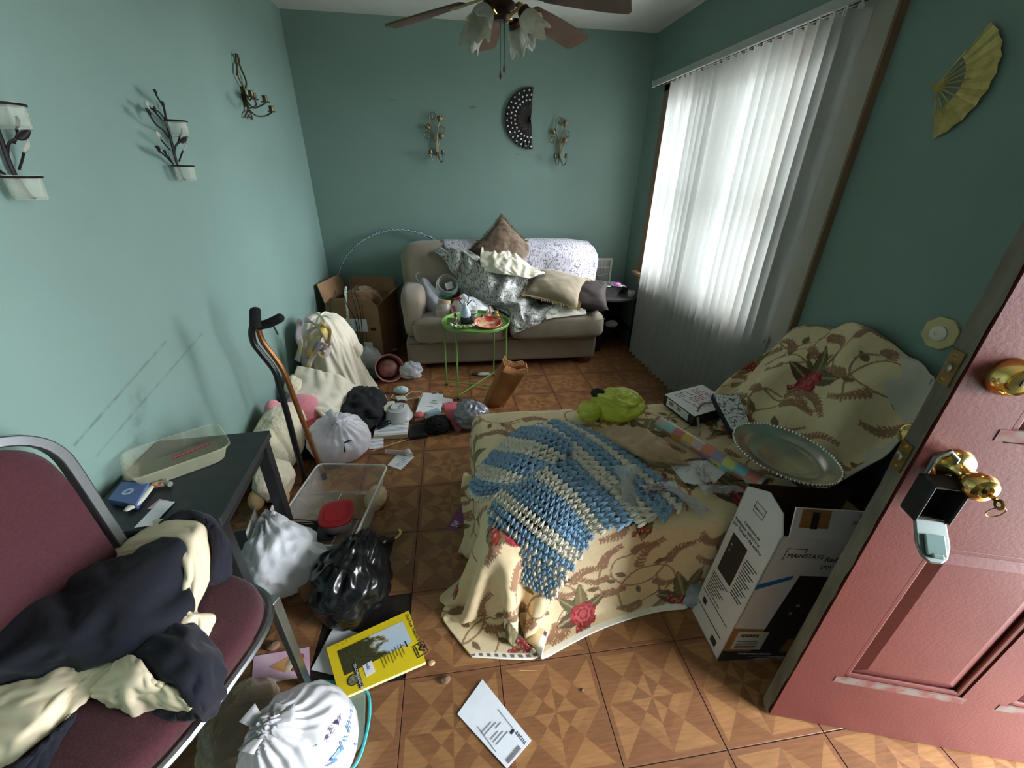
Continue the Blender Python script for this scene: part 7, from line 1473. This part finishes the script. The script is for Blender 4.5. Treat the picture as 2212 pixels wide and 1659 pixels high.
for a, l in ((2.6, .06), (.3, .07), (4.4, .06), (1.2, .05)):
    d = Vector((math.cos(a), math.sin(a), .35)).normalized(); s_ = d.cross(Vector((0, 0, 1))).normalized()
    MB().grid([[kp + d*l*f + s_*w*(.005 + .016*f) + Vector((0, 0, .006*math.sin(f*4 + a))) for w in (-1, -.3, .4, 1)] for f in np.linspace(0, 1, 6)]).build('bag_ear', m_gro, mb_, smooth=180, solid=.001)
def surf_text(s, size, mat, parent, o, xd, yd):
    cu = text(s, size, mat, parent, frame(o, xd, yd), ext=0); bm_x = bmesh.new(); bm_x.from_mesh(cu.data); bmesh.ops.triangulate(bm_x, faces=bm_x.faces)
    for _ in range(2): bmesh.ops.subdivide_edges(bm_x, edges=[e for e in bm_x.edges if e.calc_length() > .003], cuts=1)
    bmesh.ops.triangulate(bm_x, faces=bm_x.faces); bm_x.to_mesh(cu.data); bm_x.free()
    inv = WMAT[parent]
    for v in cu.data.vertices:
        p = inv @ v.co; h = bvh.find_nearest(p)
        if h[0] is not None: v.co = inv.inverted() @ (h[0] + h[1]*.004)
    return cu
xd = (W(765, 1540, .15) - W(720, 1650, .15)); yd = Vector((-xd.y, xd.x, 0))
surf_text('Walmart', .042, M('marker_blue', (62, 116, 190), rough=.4), mb_, W(722, 1655, .15), xd, yd); surf_text('Pay from', .026, M('faded_violet', (150, 140, 186), rough=.4), mb_, W(752, 1640, .12), xd, yd)
surf_text('NEW', .028, M('violet_stamp', (58, 46, 84), rough=.4), mb_, W(690, 1610, .18), W(715, 1580, .18) - W(690, 1610, .18), Vector((-.6, .4, 0)))
crumple((-.66, .69, .04), (.085, .11, .045), 101, 60, .3, 2.0, .15).build('plastic_bag', film('brown_clear_film', (190, 170, 148), opac=.3, rough=.12, bump=.9, bs=30), label='clear crumpled plastic bag on the floor under the chair edge', cat='bag', group='plastic bags', smooth=180)
sheet('striped_wrapper', [(418, 1540), (432, 1536), (468, 1659), (452, 1659)], M('striped_wrapper_print', (40, 36, 34), rough=.4, rgb2=(206, 200, 180), vs=30), 'narrow black and white striped wrapper under the chair', 'wrapper', z=.003)
# envelope
en = thing('envelope', 'white window envelope with a printed heart logo on the foreground tiles', 'envelope', W(1068, 1565)); ec = [W(1042, 1468, .002), W(1148, 1600, .002), W(1095, 1661, .002), W(988, 1543, .002)]
slab('paper', ec[::-1], (0, 0, .002), M('envelope_white', (226, 228, 236), rough=.6, var=.04, vs=20), en)
em = frame((ec[2].x, ec[2].y, .0043), ec[3]-ec[2], (ec[1]-ec[2])) if ((ec[3]-ec[2]).cross(ec[1]-ec[2])).z > 0 else frame((ec[1].x, ec[1].y, .0043), ec[0]-ec[1], ec[2]-ec[1])
text('aetna', .018, M('violet_stamp'), en, em @ Matrix.Translation((.045, .022, 0)) @ Matrix.Rotation(PI, 4, 'Z')); lines('barcode', em, [(.006 + .0*k, .035 + .0022*k, .012, .0012) for k in range(22)], m_gink, en); lines('address_lines', em, [(.06 + .010*k, .035 + .01*(k % 3), .0022, .045 - .008*(k % 4)) for k in range(6)] + [(.05, .018, .07, .0012), (.05, .09, .08, .0012)], m_gink, en)
b = MB(em); 
for sx_ in (-1, 1): b.lathe([(.0045, 0), (.004, .0004), (0, .0005)], 12, (.052 + .0, .026 + sx_*.003, .0003))
b.build('heart_logo', M('violet_stamp'), en)
# ------------------------------------------------------------------ on and under the left side table
LT = .5605
ct = thing('food_tray', 'clear ribbed plastic food tray on the black side table', 'tray', (-.93, 1.24, LT)); ctm = Matrix.Translation((-.925, 1.235, LT)) @ Matrix.Rotation(math.radians(36), 4, 'Z')
m_ctray = film('tray_plastic', (214, 210, 176), opac=.12, rough=.1, bump=.3, bs=50)
prof = [(0, .002), (.80, .002), (.84, .008), (.96, .055), (1.0, .058), (1.03, .054)]
b = MB(ctm); vs = []; n = 64
for r, z in prof:
    for j in range(n):
        a = 2*PI*j/n; x, y = math.cos(a), math.sin(a); q = (abs(x)**7 + abs(y)**7)**(-1/7); rib = 1 + (.012*math.sin(j*PI) if 0 else (.010*(1 if j % 4 < 2 else -1) if .9 > r > .82 or r == .96 else 0)); vs.append((.135*r*x*q*rib, .10*r*y*q*rib, z))
b.add(vs, [(i*n + j, i*n + (j+1) % n, (i+1)*n + (j+1) % n, (i+1)*n + j) for i in range(5) for j in range(n)]); b.build('tray', m_ctray, ct, smooth=30)
MB(ctm).tube([(-.02, .03, .012), (.09, .045, .014)], .004, 6).build('plastic_fork', M('dark_red_plastic', (120, 34, 34), rough=.4), ct)
bbx = thing('blue_case', 'flat blue boxed gadget with round dial on the black side table', 'box', (-1.0, 1.06, LT)); box4('case', [(262, 1040), (322, 1042), (292, 1090), (232, 1078)], LT, .022, M('slate_blue_print', (84, 104, 152), rough=.45), bbx, bevel=.002)
p = W(276, 1062, LT + .0225); MB().lathe([(.014, 0), (.014, .0008), (.006, .0008), (.006, 0)], 24, p, closed=True).build('dial_print', M('pale_blue_card'), bbx)
kf = thing('butter_knife', 'cream handled utensil lying beside the blue case on the side table', 'utensil', (-.93, 1.06, LT)); P = cr(np.array([tuple(W(270, 1104, LT + .012)), tuple(W(300, 1082, LT + .012)), tuple(W(328, 1050, LT + .012))]), 10)
MB().tube([Vector(q) for q in P], [.006, .011, .013, .014, .014, .013, .012, .011, .010, .008], 10, flat=.4).build('handle', M('cream_plastic'), kf)
MB().tube([W(330, 1048, LT + .012), W(362, 1042, LT + .012)], .009, 8).build('ferrule', M('rust_brown', (120, 62, 40), rough=.5, rgb2=(180, 150, 120), vs=60), kf); MB().tube([W(352, 1040, LT + .014), W(368, 1046, LT + .014)], [.007, .008], 10).build('metal_cap', M('grey_metal_tube'), kf)
for k, (cc, m_, lb2) in enumerate((([(290, 1140), (345, 1082), (378, 1084), (330, 1135)], m_paper, 'pale paper strip under the jacket on the side table'), ([(318, 1100), (345, 1078), (365, 1082), (340, 1100)], M('pink_card'), 'pink note slip on the side table under the papers'))): sheet('paper_slip', cc, m_, lb2, 'paper', z=LT + .001 + .002*(1-k))
pbk = thing('plastic_basket', 'white perforated plastic basket on the shelf under the side table', 'basket', (-.86, 1.28, .13)); bmt = frame((-.745, 1.22, .145), (-.14, .98, 0), (0.05, 0, 1)); m_bsk = M('white_basket', (206, 204, 196), rough=.5)
b = MB(bmt); nx, ny, w, h = 7, 7, .13, .10
for i in range(nx + 1): b.box((w*i/nx, h/2, 0), (.006, h, .004))
for j in range(ny + 1): b.box((w/2, h*j/ny, 0), (w, .005, .0045))
b.build('lattice', m_bsk, pbk, smooth=0); MB(bmt).box((w/2, h/2, -.06), (w, h, .004)).build('rear_wall', m_bsk, pbk, smooth=0); MB(bmt).box((w/2, .002, -.03), (w, .004, .06)).build('bottom', m_bsk, pbk, smooth=0)
box4('small_carton', [(470, 1155), (540, 1140), (548, 1165), (480, 1185)], .002, .05, M('olive_carton', (96, 98, 84), rough=.6, rgb2=(150, 148, 132), vs=40), label='small olive printed carton on the floor under the side table', cat='box')
box4('black_case', [(500, 1205), (545, 1190), (560, 1215), (515, 1235)], .002, .06, MATS['black_leather'], label='black case on the floor under the side table', cat='case')
# crumbs and litter on the floor
rg = random.Random(77); m_crumb = M('crumb_tan', (196, 160, 118), rough=.8); 
for k, (x, y, r, s_) in enumerate(((932, 1432, .010, 'tan bottle cap like crumb right of the phone book'), (962, 1468, .014, 'dried brown debris clump right of the phone book'), (590, 1395, .018, 'dry twig debris beside the pink card'), (1258, 1490, .005, 'tiny dark speck on the tile seam'), (880, 1215, .009, 'tan speck on the dark tiles'), (1262, 846, .010, 'brown leaf bit beyond the footrest'))):
    crumple(W(x, y, r*.4), (r, r*.8, r*.5), 110 + k, 16, .5, 3, .1).build('debris', m_crumb if k in (0, 4) else M('debris_brown', (120, 92, 72), rough=.9), label=s_, cat='debris', group='floor debris', kind='thing', smooth=180)
MB().tube([W(1122, 1448, .0012), W(1160, 1449, .0012)], .0011, 5).build('toothpick', M('pale_wood_stick'), label='thin pale toothpick on the tiles above the envelope', cat='toothpick')
